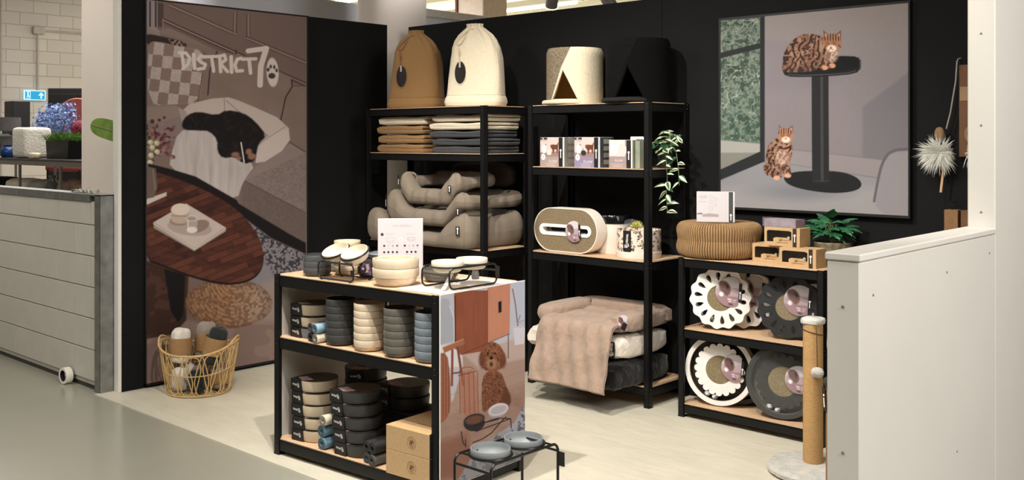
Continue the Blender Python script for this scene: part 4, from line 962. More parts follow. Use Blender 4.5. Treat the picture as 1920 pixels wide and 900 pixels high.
for k in range(4):
    lab = ordn(k, 4)+' folded blanket, '+('cream' if k == 3 else 'camel')+', in the left pile on the rack'
    blanket(creamf if k == 3 else camel, -5.405+(.0, .008, -.012, .02)[k], 4.815, ZB+k*HB, .475, .335, HB-.001, 11+k, lab, 'folded blankets, left pile')
for k in range(5):
    h_ = HB*.80 if k < 3 else HB*.84
    z_ = ZB+(k*HB*.80 if k <= 3 else HB*.80*3+HB*.84)
    lab = ordn(k, 5)+' folded blanket, '+('cream' if k > 2 else 'charcoal grey')+', in the right pile on the rack'
    blanket(creamf if k > 2 else charf, -4.815+(.0, .006, -.006, .0, .006)[k], 4.815, z_, .495, .335, h_-.001, 21+k, lab, 'folded blankets, right pile')

linen = M('taupe_linen', (134, 122, 108), .9, var=.1, scale=170, bump=.2, bscale=260, sheen=.1, spec=.1, stretch=(1, 1, 1.5))
darkl = M('dark_brown_linen', (62, 50, 44), .9, var=.1, scale=150, bump=.2)
tagb = blackcard
def petbed(label, x0, x1, y0, y1, zb, zlow, zhi, mat, th_=.13, seed=1, group=None, below=None):
    cx, cy = (x0+x1)/2, (y0+y1)/2; t = thing('pet_bed', label, 'pet bed', (cx, cy, zb), 0, group)
    hx, hy = (x1-x0)/2, (y1-y0)/2; rr = random.Random(seed); ph = rr.uniform(0, 6)
    hi, lo = zhi-zb, zlow-zb; N_ = 150
    path = []
    r = .07; P_ = stadium(hx, hy, 8, r)
    # resample evenly
    L = [0]
    for a, b in zip(P_, P_[1:]+P_[:1]): L.append(L[-1]+math.hypot(b[0]-a[0], b[1]-a[1]))
    tot = L[-1]
    def at(s):
        s = (s % 1)*tot
        for i in range(len(P_)):
            if L[i] <= s <= L[i+1]:
                a, b = P_[i], P_[(i+1) % len(P_)]; f = (s-L[i])/max(1e-9, L[i+1]-L[i]); return a[0]+(b[0]-a[0])*f, a[1]+(b[1]-a[1])*f
    def hgt(x, y):
        if y < -hy+.06:
            q = abs(x)/(hx); k = min(1, max(0, (q-.42)/.42)); k = k*k*(3-2*k); return lo+(hi-lo)*k
        return hi-.03*math.sin(min(1, abs(y+hy)/(2*hy))*PI)
    def base(x, y):
        return 0. if below is None else max(0., below(x+cx, y+cy)-zb)
    def fn(u, v):
        x, y = at(u); z0 = base(x, y); h_ = max(.03, hgt(x, y)-z0); l_ = math.hypot(x, y)+1e-6
        # inward normal, roughly
        e = .001; x2, y2 = at(u+.004); tx, ty = x2-x, y2-y; tl = math.hypot(tx, ty)+1e-9; nx, ny = -ty/tl, tx/tl
        if nx*x+ny*y > 0: nx, ny = -nx, -ny
        a = 2*PI*v; w_ = th_/2; px_ = w_*(1-math.copysign(abs(math.cos(a))**.75, math.cos(a))); pz_ = h_/2*(1+math.copysign(abs(math.sin(a))**.75, math.sin(a)))
        wr = .006*math.sin(u*90+ph)*math.sin(a*1+1)+.004*math.sin(u*170+2*ph)
        crn = max(0, 1-abs(abs(x)-(hx-.03))/.10)*max(0, 1-abs(abs(y)-(hy-.03))/.10)
        px_ += .008*crn-wr*.6+.012*math.sin(PI*pz_/max(h_, .01))*-.6
        return (x+nx*px_, y+ny*px_, z0+max(.0015, pz_+wr*(.4 if pz_ > .02 else 0)))
    m = MB(); m.grid(fn, N_, 20, closed_u=True); obj('bolster', m, mat, t, angle=70)
    c_ = MB(); c_.soft(0, 0, .052, hx-(th_*.7 if below is None else th_+.06), hy-(th_*.7 if below is None else th_+.045), .045, .45, wob=.02, seed=seed); obj('cushion', c_, mat, t)
    # corner seams and hang labels
    for sgn in (-1, 1):
        sm = MB(); best = min(range(N_), key=lambda i: (at(i/N_)[0]-sgn*(hx-.025))**2+(at(i/N_)[1]+hy-.025)**2)/N_
        sm.tube([Vector(fn(best, v))*1.002+Vector((0, -.001, 0)) for v in [-.23+.46*k/14 for k in range(15)]], .0016, 5)
        obj('seam', sm, mat, t)
    def over(wx, wy):
        x, y = wx-cx, wy-cy; q = min(1, max(0, (abs(x)/hx-.42)/.42)); k = q*q*(3-2*q); fr = lo+(hi-lo)*k
        b = min(1, max(0, (y+hy-.15)/.08)); return zb+fr*(1-b)+hi*b+.020
    return t, hx, hy, hi, over
def hangtag(t, x, y, z, rz=0, w=.02, h=.05, tilt=0, white_=False):
    T = TR(x, y, z, ry=tilt, rz=rz); m = MB(); m.box(-w/2, w/2, -.0012, .0012, -h, 0, .0006, T=T); o = obj('label', m, tagb, t, smooth=False)
    k = MB()
    if white_: k.box(-w*.42, w*.42, -.0019, -.0012, -h*.95, -h*.45, T=T)
    else:
        k.prism(circ(w*.26, 14, 0, -h*.22), 0, .0007, T=T @ TR(0, -.0012, 0) @ FACE); k.box(-w*.12, w*.12, -.0019, -.0012, -h*.85, -h*.3, T=T)
    obj('mark', k, whiteink, o, smooth=False)
t, hx, hy, hi, over1 = petbed('large taupe linen pet bed, bottom of the three on the left rack', -5.62, -4.595, 4.50, 5.10, .8515, .945, 1.085, linen, seed=1)
hangtag(t, hx-.055, -hy-.012, .155, .5, .026, .06); hangtag(t, -hx-.005, -hy+.05, .17, -.6, .02, .08)
t, hx, hy, hi, over2 = petbed('medium taupe linen pet bed, middle of the stack on the left rack', -5.44, -4.63, 4.53, 5.12, .985, 1.095, 1.22, linen, seed=2, below=over1)
hangtag(t, hx-.05, -hy-.012, .135, .5, .02, .045); hangtag(t, -hx-.01, -hy+.03, .20, -.5, .02, .09, 0, True)
t, hx, hy, hi, _o = petbed('small taupe linen pet bed, topmost of the stack on the left rack', -5.34, -4.745, 4.56, 4.98, 1.125, 1.235, 1.345, linen, .12, seed=3, below=over2)
hangtag(t, hx-.045, -hy-.012, .14, .5, .022, .05); hangtag(t, -hx-.01, -hy+.03, .197, -.5, .03, .070, 0, True)
o = obj('pillow', MB().soft(0, 0, .09, .30, .05, .085, .55, wob=.02, seed=5), darkl, loc=(-4.98, 5.06, 1.232)); tag(o, 'dark brown pillow behind the topmost pet bed on the left rack', 'pillow')

# ------------------------------------------------------------------ tall rack: cat caves, boxes, plant, scratcher, drum, fur beds
def two_tone(name, rgb_a, rgb_b):
    if name in MATS: return MATS[name]
    m = M(name, rgb_a, .95, var=.06, scale=60, bump=.35, bscale=70, sheen=.0, spec=.1); nt = m.node_tree; N, L = nt.nodes, nt.links; bs = N['Principled BSDF']
    tc = N.new('ShaderNodeTexCoord'); sx = N.new('ShaderNodeSeparateXYZ'); L.new(tc.outputs['Object'], sx.inputs[0])
    def mth(op, a, b):
        n = N.new('ShaderNodeMath'); n.operation = op
        for i, v in enumerate((a, b)):
            if isinstance(v, (int, float)): n.inputs[i].default_value = v
            else: L.new(v, n.inputs[i])
        return n.outputs[0]
    z = sx.outputs['Z']; x = sx.outputs['X']
    l1 = mth('ADD', mth('MULTIPLY', mth('SUBTRACT', z, .02), .29), -.159); l2 = mth('ADD', mth('MULTIPLY', mth('SUBTRACT', z, .23), .457), -.098)
    fac = mth('LESS_THAN', x, mth('MAXIMUM', l1, l2))
    nz = N.new('ShaderNodeTexNoise'); nz.inputs['Scale'].default_value = 130; nz.inputs['Detail'].default_value = 3; L.new(tc.outputs['Object'], nz.inputs[0])
    cr = N.new('ShaderNodeValToRGB'); L.new(nz.outputs['Fac'], cr.inputs[0]); cr.color_ramp.elements[0].position = .42; cr.color_ramp.elements[1].position = .58
    cr.color_ramp.elements[0].color = tuple(v*.55 for v in lin(rgb_b))+(1,); cr.color_ramp.elements[1].color = lin(rgb_b)+(1,)
    mx = N.new('ShaderNodeMix'); mx.data_type = 'RGBA'; L.new(fac, mx.inputs[0]); old = bs.inputs['Base Color'].links[0].from_socket
    L.new(old, mx.inputs[6]); L.new(cr.outputs[0], mx.inputs[7]); L.new(mx.outputs[2], bs.inputs['Base Color']); return m
def cave(label, x, y, z, R, H, outer, inner, rimmat, rz):
    t = thing('cat_cave', label, 'cat cave', (x, y, z), rz)
    tri = [(-.152, .03), (-.086, .228), (.012, .03)]   # opening in the x,z view
    n = 120; th_ = .018
    def inside(px_, pz_):
        s = [(tri[(i+1) % 3][0]-tri[i][0])*(pz_-tri[i][1])-(tri[(i+1) % 3][1]-tri[i][1])*(px_-tri[i][0]) for i in range(3)]
        return all(v <= 0 for v in s) or all(v >= 0 for v in s)
    def wall(rad, flip):
        vs = []; fs = []
        # rows follow the sloping sides: columns of the opening edge are snapped
        zs = [.0, .03]+[.03+.198*i/18 for i in range(1, 19)]+[.228+(H-.228)*i/5 for i in range(1, 6)]
        sc = rad/R
        for z_ in zs:
            k = min(1, max(0, (z_-.03)/.198)); xl = (tri[0][0]+(tri[1][0]-tri[0][0])*k)*sc; xr = (tri[2][0]+(tri[1][0]-tri[2][0])*k)*sc
            al = math.atan2(-math.sqrt(max(1e-9, rad*rad-xl*xl)), xl); ar = math.atan2(-math.sqrt(rad*rad-xr*xr), xr)
            A = [al+(ar-al)*i/12 for i in range(13)]; B = [ar+(al+2*PI-ar)*i/60 for i in range(1, 60)]
            rd = rad-(.012 if z_ > H-.001 else 0)
            vs += [(rd*math.cos(a), rd*math.sin(a), z_) for a in A+B]
        W_ = 72
        for j in range(len(zs)-1):
            for i in range(W_):
                if i < 12 and 1 <= j < 19: continue
                q = (j*W_+i, j*W_+(i+1) % W_, (j+1)*W_+(i+1) % W_, (j+1)*W_+i); fs.append(q[::-1] if flip else q)
        return vs, fs
    m = MB(); m.add(*wall(R, False)); m.lathe([(R-.012, H), (R*.6, H+.006), (0, H+.008)], 72); obj('shell', m, outer, t, angle=50)
    m = MB(); m.add(*wall(R-th_, True)); m.lathe([(0, H-.02), (R-th_-.012, H-.02)], 40); m.lathe([(0, .028), (R-th_, .028)], 40); obj('lining', m, inner, t, angle=50)
    # edge of the opening
    e = MB(); q = []
    for a, b in ((0, 1), (1, 2), (2, 0)):
        for i in range(12):
            f = i/12; px_, pz_ = tri[a][0]+(tri[b][0]-tri[a][0])*f, tri[a][1]+(tri[b][1]-tri[a][1])*f; q.append((px_, -math.sqrt(R*R-px_*px_)+.004, pz_))
    e.tube(q, .006, 6, True); obj('opening_edge', e, outer, t)
    b = MB(); b.lathe([(0, .004), (R*.9, .004), (R*.94, .010), (R*.94, .022), (R*.9, .03), (0, .031)], 48, T=TR(-.04, -.022, 0)); obj('base_cushion', b, rimmat, t)
cz_ = 1.7875
cave('cream and grey felt cat cave with triangular opening, on top of the tall rack', -4.085, 4.99, cz_, .183, .362, two_tone('cream_grey_felt', (222, 210, 184), (140, 126, 106)), M('brown_felt', (205, 160, 105), .95), creamf, math.radians(42.9))
bf = two_tone('black_felt', (9, 9, 10), (18, 18, 19))
cave('black felt cat cave with triangular opening, on top of the tall rack', -3.585, 4.985, cz_, .197, .385, bf, M('black_lining', (6, 6, 6), .95), M('black_cushion', (16, 16, 17), .95), math.radians(42.9))

# ---- three printed boxes
def p_box(kind):
    def f(U, V):
        lo = {0: (164, 148, 142), 1: (142, 132, 158), 2: (156, 138, 138)}[kind]
        P = Paint(U, V, lo); H_ = 185
        if kind < 2:
            P.poly([(0, 0), (152, 0), (152, 120), (0, 120)], (206, 190, 184), 2); P.poly([(0, 95), (152, 88), (152, 122), (0, 122)], (150, 122, 116), 3)
            P.poly([(0, 0), (58, 0), (58, 14), (0, 16)], (60, 58, 66)); P.line([(0, 22), (60, 22)], (120, 110, 116), 3); P.poly([(18, 4), (30, 4), (30, 12), (18, 12)], (225, 220, 222))
            P.ell(44, 48, 5, 6, (40, 34, 40)); P.poly([(14, 62), (34, 40), (48, 52), (50, 90), (44, 100), (20, 100)], (230, 222, 224), 2)
            P.poly(smooth([(84, 52), (98, 44), (140, 48), (146, 30), (151, 34), (146, 60), (146, 100), (138, 100), (132, 74), (116, 76), (112, 102), (104, 102), (102, 78), (88, 66)], 1), (104, 58, 40), 2)
            P.ell(93, 55, 9, 9, (118, 66, 44), 1, 2)
            if kind == 0: P.poly(smooth([(56, 78), (90, 78), (94, 112), (54, 112)], 1), (222, 208, 200), 2)
            else: P.poly(smooth([(52, 80), (90, 82), (90, 112), (54, 112)], 1), (44, 44, 50), 2); P.line([(66, 70), (72, 80)], (40, 40, 44), 3)
        else:
            P.poly([(0, 0), (116, 0), (116, 98), (0, 98)], (216, 204, 200)); P.ell(40, 62, 32, 34, (196, 186, 184)); P.ell(38, 58, 31, 32, (224, 216, 214)); P.ell(96, 60, 34, 36, (206, 196, 192)); P.ell(22, 30, 13, 16, (240, 236, 236))
            for a in range(8): P.line([(38, 58), (38+22*math.cos(a*.785), 58+24*math.sin(a*.785))], (206, 196, 194), 1.4)
            P.poly([(0, 100), (116, 100), (116, 170), (0, 170)], lo)
        if kind < 2: P.ell(26, 124, 17, 20, (238, 234, 236)); P.ell(26, 122, 6, 8, (190, 184, 188)); P.line([(18, 134), (34, 134)], (160, 150, 156), 2)
        y0 = 138 if kind < 2 else 118; c0 = 78 if kind < 2 else 50
        for k, w_ in ((26, 90), (34, 66), (42, 74)): P.line([(c0-w_/2+10, y0+k), (c0+w_/2+10, y0+k)], (222, 208, 208), 2.2, .7)
        return P.c
    return f
greybox = M('grey_printed_side', (128, 126, 120), .6, var=.2, scale=14); darkbox = M('dark_printed_side', (64, 66, 74), .6, var=.25, scale=14); whiteb = M('box_white_edge', (232, 228, 222), .6, var=.01)
greenbox = M('sage_printed_side', (140, 146, 130), .6, var=.2, scale=14)
ZS2 = 1.3955
for kind, (x0, W_, Hb, side) in enumerate(((-4.236, .190, .187, greybox), (-3.953, .190, .187, darkbox), (-3.683, .165, .170, greenbox))):
    lab = ['pale box picturing a white cat and brown dog, leftmost printed box on the rack', 'lilac box with a black fountain picture, middle of the printed boxes on the rack', 'mauve box of filters with round discs pictured, beside the trailing plant'][kind]
    D_ = .15; t = thing('printed_box', lab, 'box', (x0+W_/2, 4.825+D_/2, ZS2), math.radians(1.5))
    c_ = MB(); c_.box(-W_/2, W_/2, -D_/2, D_/2, 0, Hb, .001); obj('carton', c_, [whiteb], t, smooth=False)
    bw = .030; fw = W_-bw-.008
    flat_quad(fw, Hb-.002, 76 if kind < 2 else 60, 92 if kind < 2 else 84, p_box(kind), t, TR(-W_/2+fw/2, -D_/2-.0006, Hb/2))
    s = MB(); s.box(W_/2-bw-.008, W_/2-.006, -D_/2-.0008, -D_/2, .001, Hb-.001); bnd = obj('black_band', s, blackcard, t, smooth=False)
    k = MB(); bx_ = W_/2-bw/2-.007
    k.prism(circ(.0075, 16, bx_, Hb*.56), 0, .0005, T=TR(0, -D_/2-.0009, 0) @ FACE); k.box(bx_-.0035, bx_+.0035, -D_/2-.0014, -D_/2-.0009, Hb*.30, Hb*.53); obj('mark', k, whiteink, bnd, smooth=False)
    s = MB(); s.box(W_/2, W_/2+.0006, -D_/2+.010, D_/2, .001, Hb-.001); so = obj('side_print', s, side, t, smooth=False)
    k = MB()
    for q in range(4): k.box(W_/2+.0006, W_/2+.001, -.03, .045, .02+q*.042, .048+q*.042)
    obj('side_panels', k, M('side_panel_tint', (150, 148, 142) if kind == 0 else (88, 90, 98), .6), so, smooth=False)
    vs, fs = text_mesh('FLOW', .024 if kind < 2 else .02); k = MB(); k.add(vs, fs, 0, TR((.02 if kind < 2 else -.0)-.01, -D_/2-.0012, .034 if kind < 2 else .045) @ FACE); obj('lettering', k, M('pale_ink', (226, 212, 208), .6), t, smooth=False)
    if kind == 2:
        h_ = outline_mesh([(a-.005, b) for a, b in stadium(.048, .012, 4, .006)], [circ(.0028, 10, -.041+.024*q) for q in range(4)], .0015)
        k = MB(); k.add(h_[0], h_[1], 0, TR(.03, D_/2-.01, Hb+.008) @ FACE); obj('hanging_strip', k, whiteb, t, smooth=False)
t = card_box(.034, .10, .165, greenbox, 'small sage green box behind the trailing plant leaves', 'box', (-3.492, 4.90, ZS2+.0004), 0)
# ---- trailing plant
t = thing('trailing_plant', 'variegated trailing plant hanging over the right side of the tall rack', 'plant', (-3.455, 5.085, ZS2))
obj('pot', MB().lathe([(0, 0), (.042, 0), (.052, .09), (.054, .095), (.048, .095), (.046, .085), (0, .08)], 28), M('dark_pot', (40, 42, 42), .6), t)
lf = MB(); st = MB(); RR = random.Random(12)
def leaf(mb, P0, d, up, L, Wd, two=True, mis=(0, 1)):
    d = Vector(d).normalized(); up = Vector(up); s_ = d.cross(up).normalized(); nrm = s_.cross(d).normalized(); n = 7; vs = []; fs = []; mi = []
    for i in range(n+1):
        f = i/n; w_ = Wd*math.sin(PI*f**.8)*(1-.25*f)+.0006; c_ = Vector(P0)+d*L*f+nrm*(-.18*L*f*f)
        for q in (-1, -.5, 0, .5, 1): vs.append(c_+s_*w_*q+nrm*abs(q)*w_*.28)
    for v in vs:
        X_, Y_, Z_ = v.x-3.455, v.y+5.085, v.z+ZS2
        if X_ < -3.470 or Y_ > 5.17 or (X_ < -3.362 and (Y_ < 4.832 or abs(Z_-1.37) < .034)): return
    for i in range(n):
        for q in range(4): fs.append((i*5+q, i*5+q+1, i*5+q+6, i*5+q+5)); mi.append(mis[1] if (two and q in (1, 2) ) else mis[0])
    mb.add([tuple(v) for v in vs], fs, mi)
def vine(pts, nl, L):
    pts = smooth(pts, 2, False) if len(pts[0]) == 2 else pts
    st.tube(pts, .0018, 5)
    for k in range(nl):
        f = (k+.5)/nl*(len(pts)-1); i = int(f); P0 = Vector(pts[i]).lerp(Vector(pts[min(i+1, len(pts)-1)]), f-i)
        side = 1 if k % 2 else -1; d = Vector((side*RR.uniform(.6, 1.0), RR.uniform(-.7, .1), RR.uniform(-.75, .15)))
        sz = L*RR.uniform(.7, 1.1); leaf(lf, P0, d, (0, -.7+RR.uniform(-.3, .3), .7), sz, sz*.26, True, (0, 1) if RR.random() < .6 else (2, 2) if RR.random() < .3 else (1, 0))
pp = Vector((-3.455, 5.085, ZS2))
def rel(x, y, z): return (x-pp.x, y-pp.y, z-pp.z)
def dens(a): return [tuple(Vector(a[i]).lerp(Vector(a[i+1]), k/6)) for i in range(len(a)-1) for k in range(6)]+[a[-1]]
top_ = rel(-3.455, 5.07, 1.50)
vine(dens([top_, rel(-3.41, 4.99, 1.555), rel(-3.345, 4.93, 1.47), rel(-3.335, 4.93, 1.34), rel(-3.34, 4.93, 1.25), rel(-3.335, 4.93, 1.13)]), 24, .075)
vine(dens([top_, rel(-3.38, 5.0, 1.56), rel(-3.30, 4.97, 1.50), rel(-3.27, 4.95, 1.40), rel(-3.265, 4.95, 1.30)]), 11, .07)
vine(dens([top_, rel(-3.36, 5.05, 1.60), rel(-3.30, 5.02, 1.56)]), 9, .062)
vine(dens([top_, rel(-3.42, 5.06, 1.62), rel(-3.40, 4.98, 1.61)]), 10, .055)
vine(dens([top_, rel(-3.43, 4.96, 1.57), rel(-3.437, 4.89, 1.52), rel(-3.440, 4.87, 1.43)]), 14, .045)
for k in range(44):
    a = RR.uniform(0, 6.28); leaf(lf, (RR.uniform(-.02, .10), RR.uniform(-.12, .02), RR.uniform(.1, .2)), (math.cos(a), math.sin(a)*.8-.3, RR.uniform(-.3, .5)), (0, -.4, .9), RR.uniform(.04, .07), .016, True, (0, 1) if k % 3 else (2, 2))
obj('foliage', lf, [M('leaf_green', (48, 92, 52), .45, var=.3, scale=30), M('leaf_cream', (226, 228, 196), .5, var=.1, scale=30), M('leaf_dark_green', (34, 84, 52), .5, var=.3, scale=20)], t, angle=60)
obj('stems', st, M('stem_green', (110, 120, 80), .6), t)

# ---- oval scratcher on its side
ZS3 = .8545
board = M('corrugated_board', (128, 112, 86), .9, var=.22, scale=140, bump=.3, bscale=220)
whites = M('white_shell', (232, 224, 212), .5, var=.02)
t = thing('oval_scratcher', 'white oval scratching tunnel with brown cardboard face and a slot, on the tall rack', 'cat scratcher', (-4.045, 4.842, ZS3+.1415), math.radians(2))
# world-plane offsets: faces -y, depth towards +y
o_ = stadium(.252, .139, 14, .139); i_ = stadium(.246, .133, 14, .133)
m = MB(); m.ring(o_, i_, -.095, .001, T=FACE); m.ring(o_, stadium(.230, .117, 14, .117), -.096, -.094, T=FACE); obj('shell', m, whites, t, angle=30)
sl_o = stadium(.205, .036, 10, .036); sl_i = stadium(.183, .0165, 10, .0165)
vs, fs = outline_mesh(i_, [[(a-.0, b) for a, b in sl_o]], .088); m = MB(); m.add(vs, fs, 0, TR(0, .046, 0) @ FACE); obj('scratch_face', m, board, t, smooth=False)
m = MB(); m.ring(sl_o, sl_i, -.09, .003, T=FACE); obj('slot_rim', m, M('slot_white', (240, 238, 232), .4, var=.01), t, angle=30)
bb = MB(); bb.soft(-.158, .03, -.0, .012, .012, .012, 1, 14, 10); obj('bell_ball', bb, M('dark_ball', (60, 56, 50), .5, var=.5, scale=90), t)
ft = MB()
for x in (-.12, .13): ft.lathe([(0, -.0), (.008, 0), (.008, .012), (0, .012)], 12, T=TR(x, .08, -.1405))
obj('foot', ft, whites, t)
def p_disc(seed, base=(176, 156, 164)):
    def f(U, V):
        P = Paint(U, V, (206, 198, 204)); P.poly([(0, 45), (100, 38), (100, 110), (0, 110)], base, 3); P.poly([(0, 72), (100, 70), (100, 120), (0, 120)], (150, 120, 126), 3)
        P.poly(smooth([(8, 20), (30, 14), (48, 30), (52, 58), (38, 74), (24, 60), (12, 48)], 1), (112, 84, 80), 2.5); P.poly([(30, 20), (44, 36), (40, 50)], (60, 46, 46), 2); P.ell(20, 66, 7, 8, (236, 232, 236)); P.line([(42, 82), (70, 84)], (224, 214, 218), 2); P.line([(46, 90), (66, 91)], (214, 200, 206), 1.5); P.poly([(46, 97), (60, 98), (60, 103), (46, 102)], (70, 56, 60)); return P.c
    return f
def round_tag(parent, x, z, y, r, seed, rot=0., name='picture_tag', band=True):
    """round printed tag cut straight at the right, with a black strip"""
    tg = MB(); cut = r*.55
    poly = [(r*math.cos(a), r*math.sin(a)) for a in [math.acos(cut/r)+(2*PI-2*math.acos(cut/r))*k/36 for k in range(37)]]
    U = []; T = TR(x, y, z, ry=rot)
    tg.prism(poly, 0, .0012, T=T @ FACE); o = obj(name, tg, whiteb, parent, smooth=False)
    # print: fan grid
    nr, na = 14, 60; a0 = math.acos(cut/r); pts = [(0., 0.)]
    for i in range(1, nr+1):
        for k in range(na):
            a = 2*PI*k/na; q = r*i/nr; px_, pz_ = q*math.cos(a), q*math.sin(a); px_ = min(px_, cut*i/nr if px_ > cut*i/nr else px_); pts.append((px_, pz_))
    U = np.array([(p_[0]+r)/(2*r)*100 for p_ in pts]); V = np.array([(r-p_[1])/(2*r)*110 for p_ in pts]); c = p_disc(seed)(U, V)/255; c = np.where(c <= .04045, c/12.92, ((c+.055)/1.055)**2.4)
    vs = [tuple(T @ Vector((a, -.0016, b))) for a, b in pts]; fs = [(0, 1+k, 1+(k+1) % na) for k in range(na)]+[(1+(i-1)*na+k, 1+i*na+k, 1+i*na+(k+1) % na, 1+(i-1)*na+(k+1) % na) for i in range(1, nr) for k in range(na)]
    me = bpy.data.meshes.new('print'); me.from_pydata(vs, [], fs); at = me.color_attributes.new('print', 'FLOAT_COLOR', 'POINT'); at.data.foreach_set('color', np.concatenate([c, np.ones((len(c), 1))], 1).ravel()); me.materials.append(print_mat())
    pr_ = bpy.data.objects.new('print', me); C.objects.link(pr_); pr_.parent = o
    if band:
        b = MB(); b.box(cut, cut+r*.2, -.002, .001, -r*.62, r*.62, T=T); bo = obj('strip', b, blackcard, o, smooth=False)
        k = MB(); k.prism(circ(r*.075, 14, cut+r*.1, -r*.0), 0, .0006, T=T @ TR(0, -.0022, 0) @ FACE); k.box(cut+r*.07, cut+r*.13, -.0028, -.002, -r*.42, -r*.06, T=T); obj('mark', k, whiteink, o, smooth=False)
    return o
round_tag(t, .082, -.002, -.012, .066, 1, -.08)
# ---- white drum with black lid behind
t = thing('lidded_drum', 'white drum with a glossy black film-wrapped lid behind the oval scratcher', 'container', (-3.835, 5.066, ZS3))
obj('drum', MB().lathe([(0, 0), (.104, 0), (.107, .01), (.111, .19), (0, .192)], 48), whites, t)
obj('lid', MB().lathe([(.112, .188), (.117, .19), (.117, .235), (.113, .242), (.08, .244), (0, .244)], 48), M('glossy_black', (16, 16, 17), .12, var=.4, scale=6, spec=.7), t)
# ---- spotted drum with a feather toy
def spotted():
    m = M('spotted_card', (234, 216, 200), .5, var=.02); nt = m.node_tree; N, L = nt.nodes, nt.links; bs = N['Principled BSDF']
    tc = N.new('ShaderNodeTexCoord'); v1 = N.new('ShaderNodeTexVoronoi'); v1.inputs['Scale'].default_value = 38; nz = N.new('ShaderNodeTexNoise'); nz.inputs['Scale'].default_value = 70
    ad = N.new('ShaderNodeMix'); ad.data_type = 'RGBA'; ad.inputs[0].default_value = .045; L.new(tc.outputs['Object'], ad.inputs[6]); L.new(nz.outputs['Color'], ad.inputs[7]); L.new(tc.outputs['Object'], nz.inputs[0]); L.new(ad.outputs[2], v1.inputs['Vector'])
    r1 = N.new('ShaderNodeValToRGB'); cr = r1.color_ramp; cr.interpolation = 'CONSTANT'; L.new(v1.outputs['Distance'], r1.inputs[0])
    A = lin((206, 160, 150))+(1,); Bk = lin((30, 26, 24))+(1,); Cr = lin((236, 220, 206))+(1,)
    cr.elements[0].position = 0; cr.elements[0].color = A; cr.elements[1].position = .24; cr.elements[1].color = Bk; e = cr.elements.new(.42); e.color = Cr
    v2 = N.new('ShaderNodeMix'); v2.data_type = 'RGBA'; v2.blend_type = 'MIX'; sp = N.new('ShaderNodeSeparateColor'); L.new(v1.outputs['Color'], sp.inputs[0]); gt = N.new('ShaderNodeMath'); gt.operation = 'GREATER_THAN'; gt.inputs[1].default_value = .6; L.new(sp.outputs[0], gt.inputs[0])
    lt = N.new('ShaderNodeMath'); lt.operation = 'LESS_THAN'; lt.inputs[1].default_value = .24; L.new(v1.outputs['Distance'], lt.inputs[0]); mu = N.new('ShaderNodeMath'); mu.operation = 'MULTIPLY'; L.new(gt.outputs[0], mu.inputs[0]); L.new(lt.outputs[0], mu.inputs[1])
    L.new(mu.outputs[0], v2.inputs[0]); L.new(r1.outputs[0], v2.inputs[6]); v2.inputs[7].default_value = lin((214, 204, 110))+(1,); L.new(v2.outputs[2], bs.inputs['Base Color']); return m
t = thing('round_box', 'round cream box with dark leopard spots and black label, holding a feather toy', 'box', (-3.578, 4.985, ZS3), math.radians(20))
obj('body', MB().lathe([(.128, .03), (.133, .032), (.134, .168), (.131, .168), (.130, .04)], 56), spotted(), t)
obj('base', MB().lathe([(0, 0), (.136, 0), (.138, .004), (.138, .036), (.134, .039), (0, .038)], 56), whites, t)
lb = MB(); lb.grid(lambda u, v: (.1348*math.sin(-.50+.42*u), -.1348*math.cos(-.50+.42*u), .041+.127*v), 8, 2); lb_ = obj('label', lb, blackcard, t)
vs, fs, mi = mark_mesh(.082); k = MB(); k.add(vs, fs, mi, TR(.1362*math.sin(-.29), -.1362*math.cos(-.29), .105, rz=-.29) @ FACE @ TR(rz=-PI/2)); obj('mark', k, [whiteink, blackink], lb_, smooth=False)
t = thing('feather_toy', 'yellow feather ball in clear film on top of the spotted round box', 'cat toy', (-3.585, 4.97, ZS3+.165))
fu = MB(); RR = random.Random(5)
for k in range(420):
    d = Vector((RR.gauss(0, 1), RR.gauss(0, 1), abs(RR.gauss(0, 1))*.9)).normalized(); L_ = RR.uniform(.03, .05); c0 = Vector((.012, -.01, .012)); a = d.orthogonal().normalized()*.0012
    fu.add([tuple(c0+d*.01+a), tuple(c0+d*.01-a), tuple(c0+d*L_-a*.3), tuple(c0+d*L_+a*.3)], [(0, 1, 2, 3)], 0 if RR.random() < .75 else 1)
obj('feathers', fu, [M('yellow_feather', (206, 204, 60), .8, var=.2), M('white_feather', (224, 224, 216), .8)], t, smooth=False); t['kind'] = ''; del t['kind']
fm = MB(); fm.soft(-.038, .0, .034, .036, .050, .026, .7, 20, 12, wob=.12, seed=3); obj('film_bag', fm, film, t)

# ---- fur beds at the bottom
def fur(key, rgb, **k): return M(key, rgb, .95, var=.09, scale=9, bump=1., bscale=24, sheen=.3, spec=.05, **k)
furt = fur('taupe_plush', (162, 140, 124)); furw = fur('white_plush', (228, 218, 206)); furk = fur('black_plush', (13, 12, 13))
ZF = .1245
def furbed(label, x0, x1, y0, y1, z0, h, mat, seed):
    t = thing('plush_bed', label, 'pet bed', ((x0+x1)/2, (y0+y1)/2, z0)); hx, hy = (x1-x0)/2, (y1-y0)/2
    obj('seat', MB().soft(0, 0, h*.46, hx*.93, hy*.93, h*.42, .4, 36, 18, wob=.02, seed=seed), mat, t)
    return t, hx, hy
t, hx, hy = furbed('black plush pet bed at the bottom of the fur bed stack', -4.12, -3.42, 4.56, 5.14, ZF, .13, furk, 1)
obj('bolster', MB().soft(hx-.085, 0, .078, .080, hy-.01, .072, .45, 26, 18, wob=.03, seed=4), furk, t); obj('bolster', MB().soft(-hx+.085, 0, .078, .080, hy-.01, .072, .45, 26, 18, wob=.03, seed=5), furk, t)
obj('bolster', MB().soft(hx-.075, -hy+.055, .066, .060, .075, .060, .55, 26, 18, wob=.05, seed=15), furk, t)
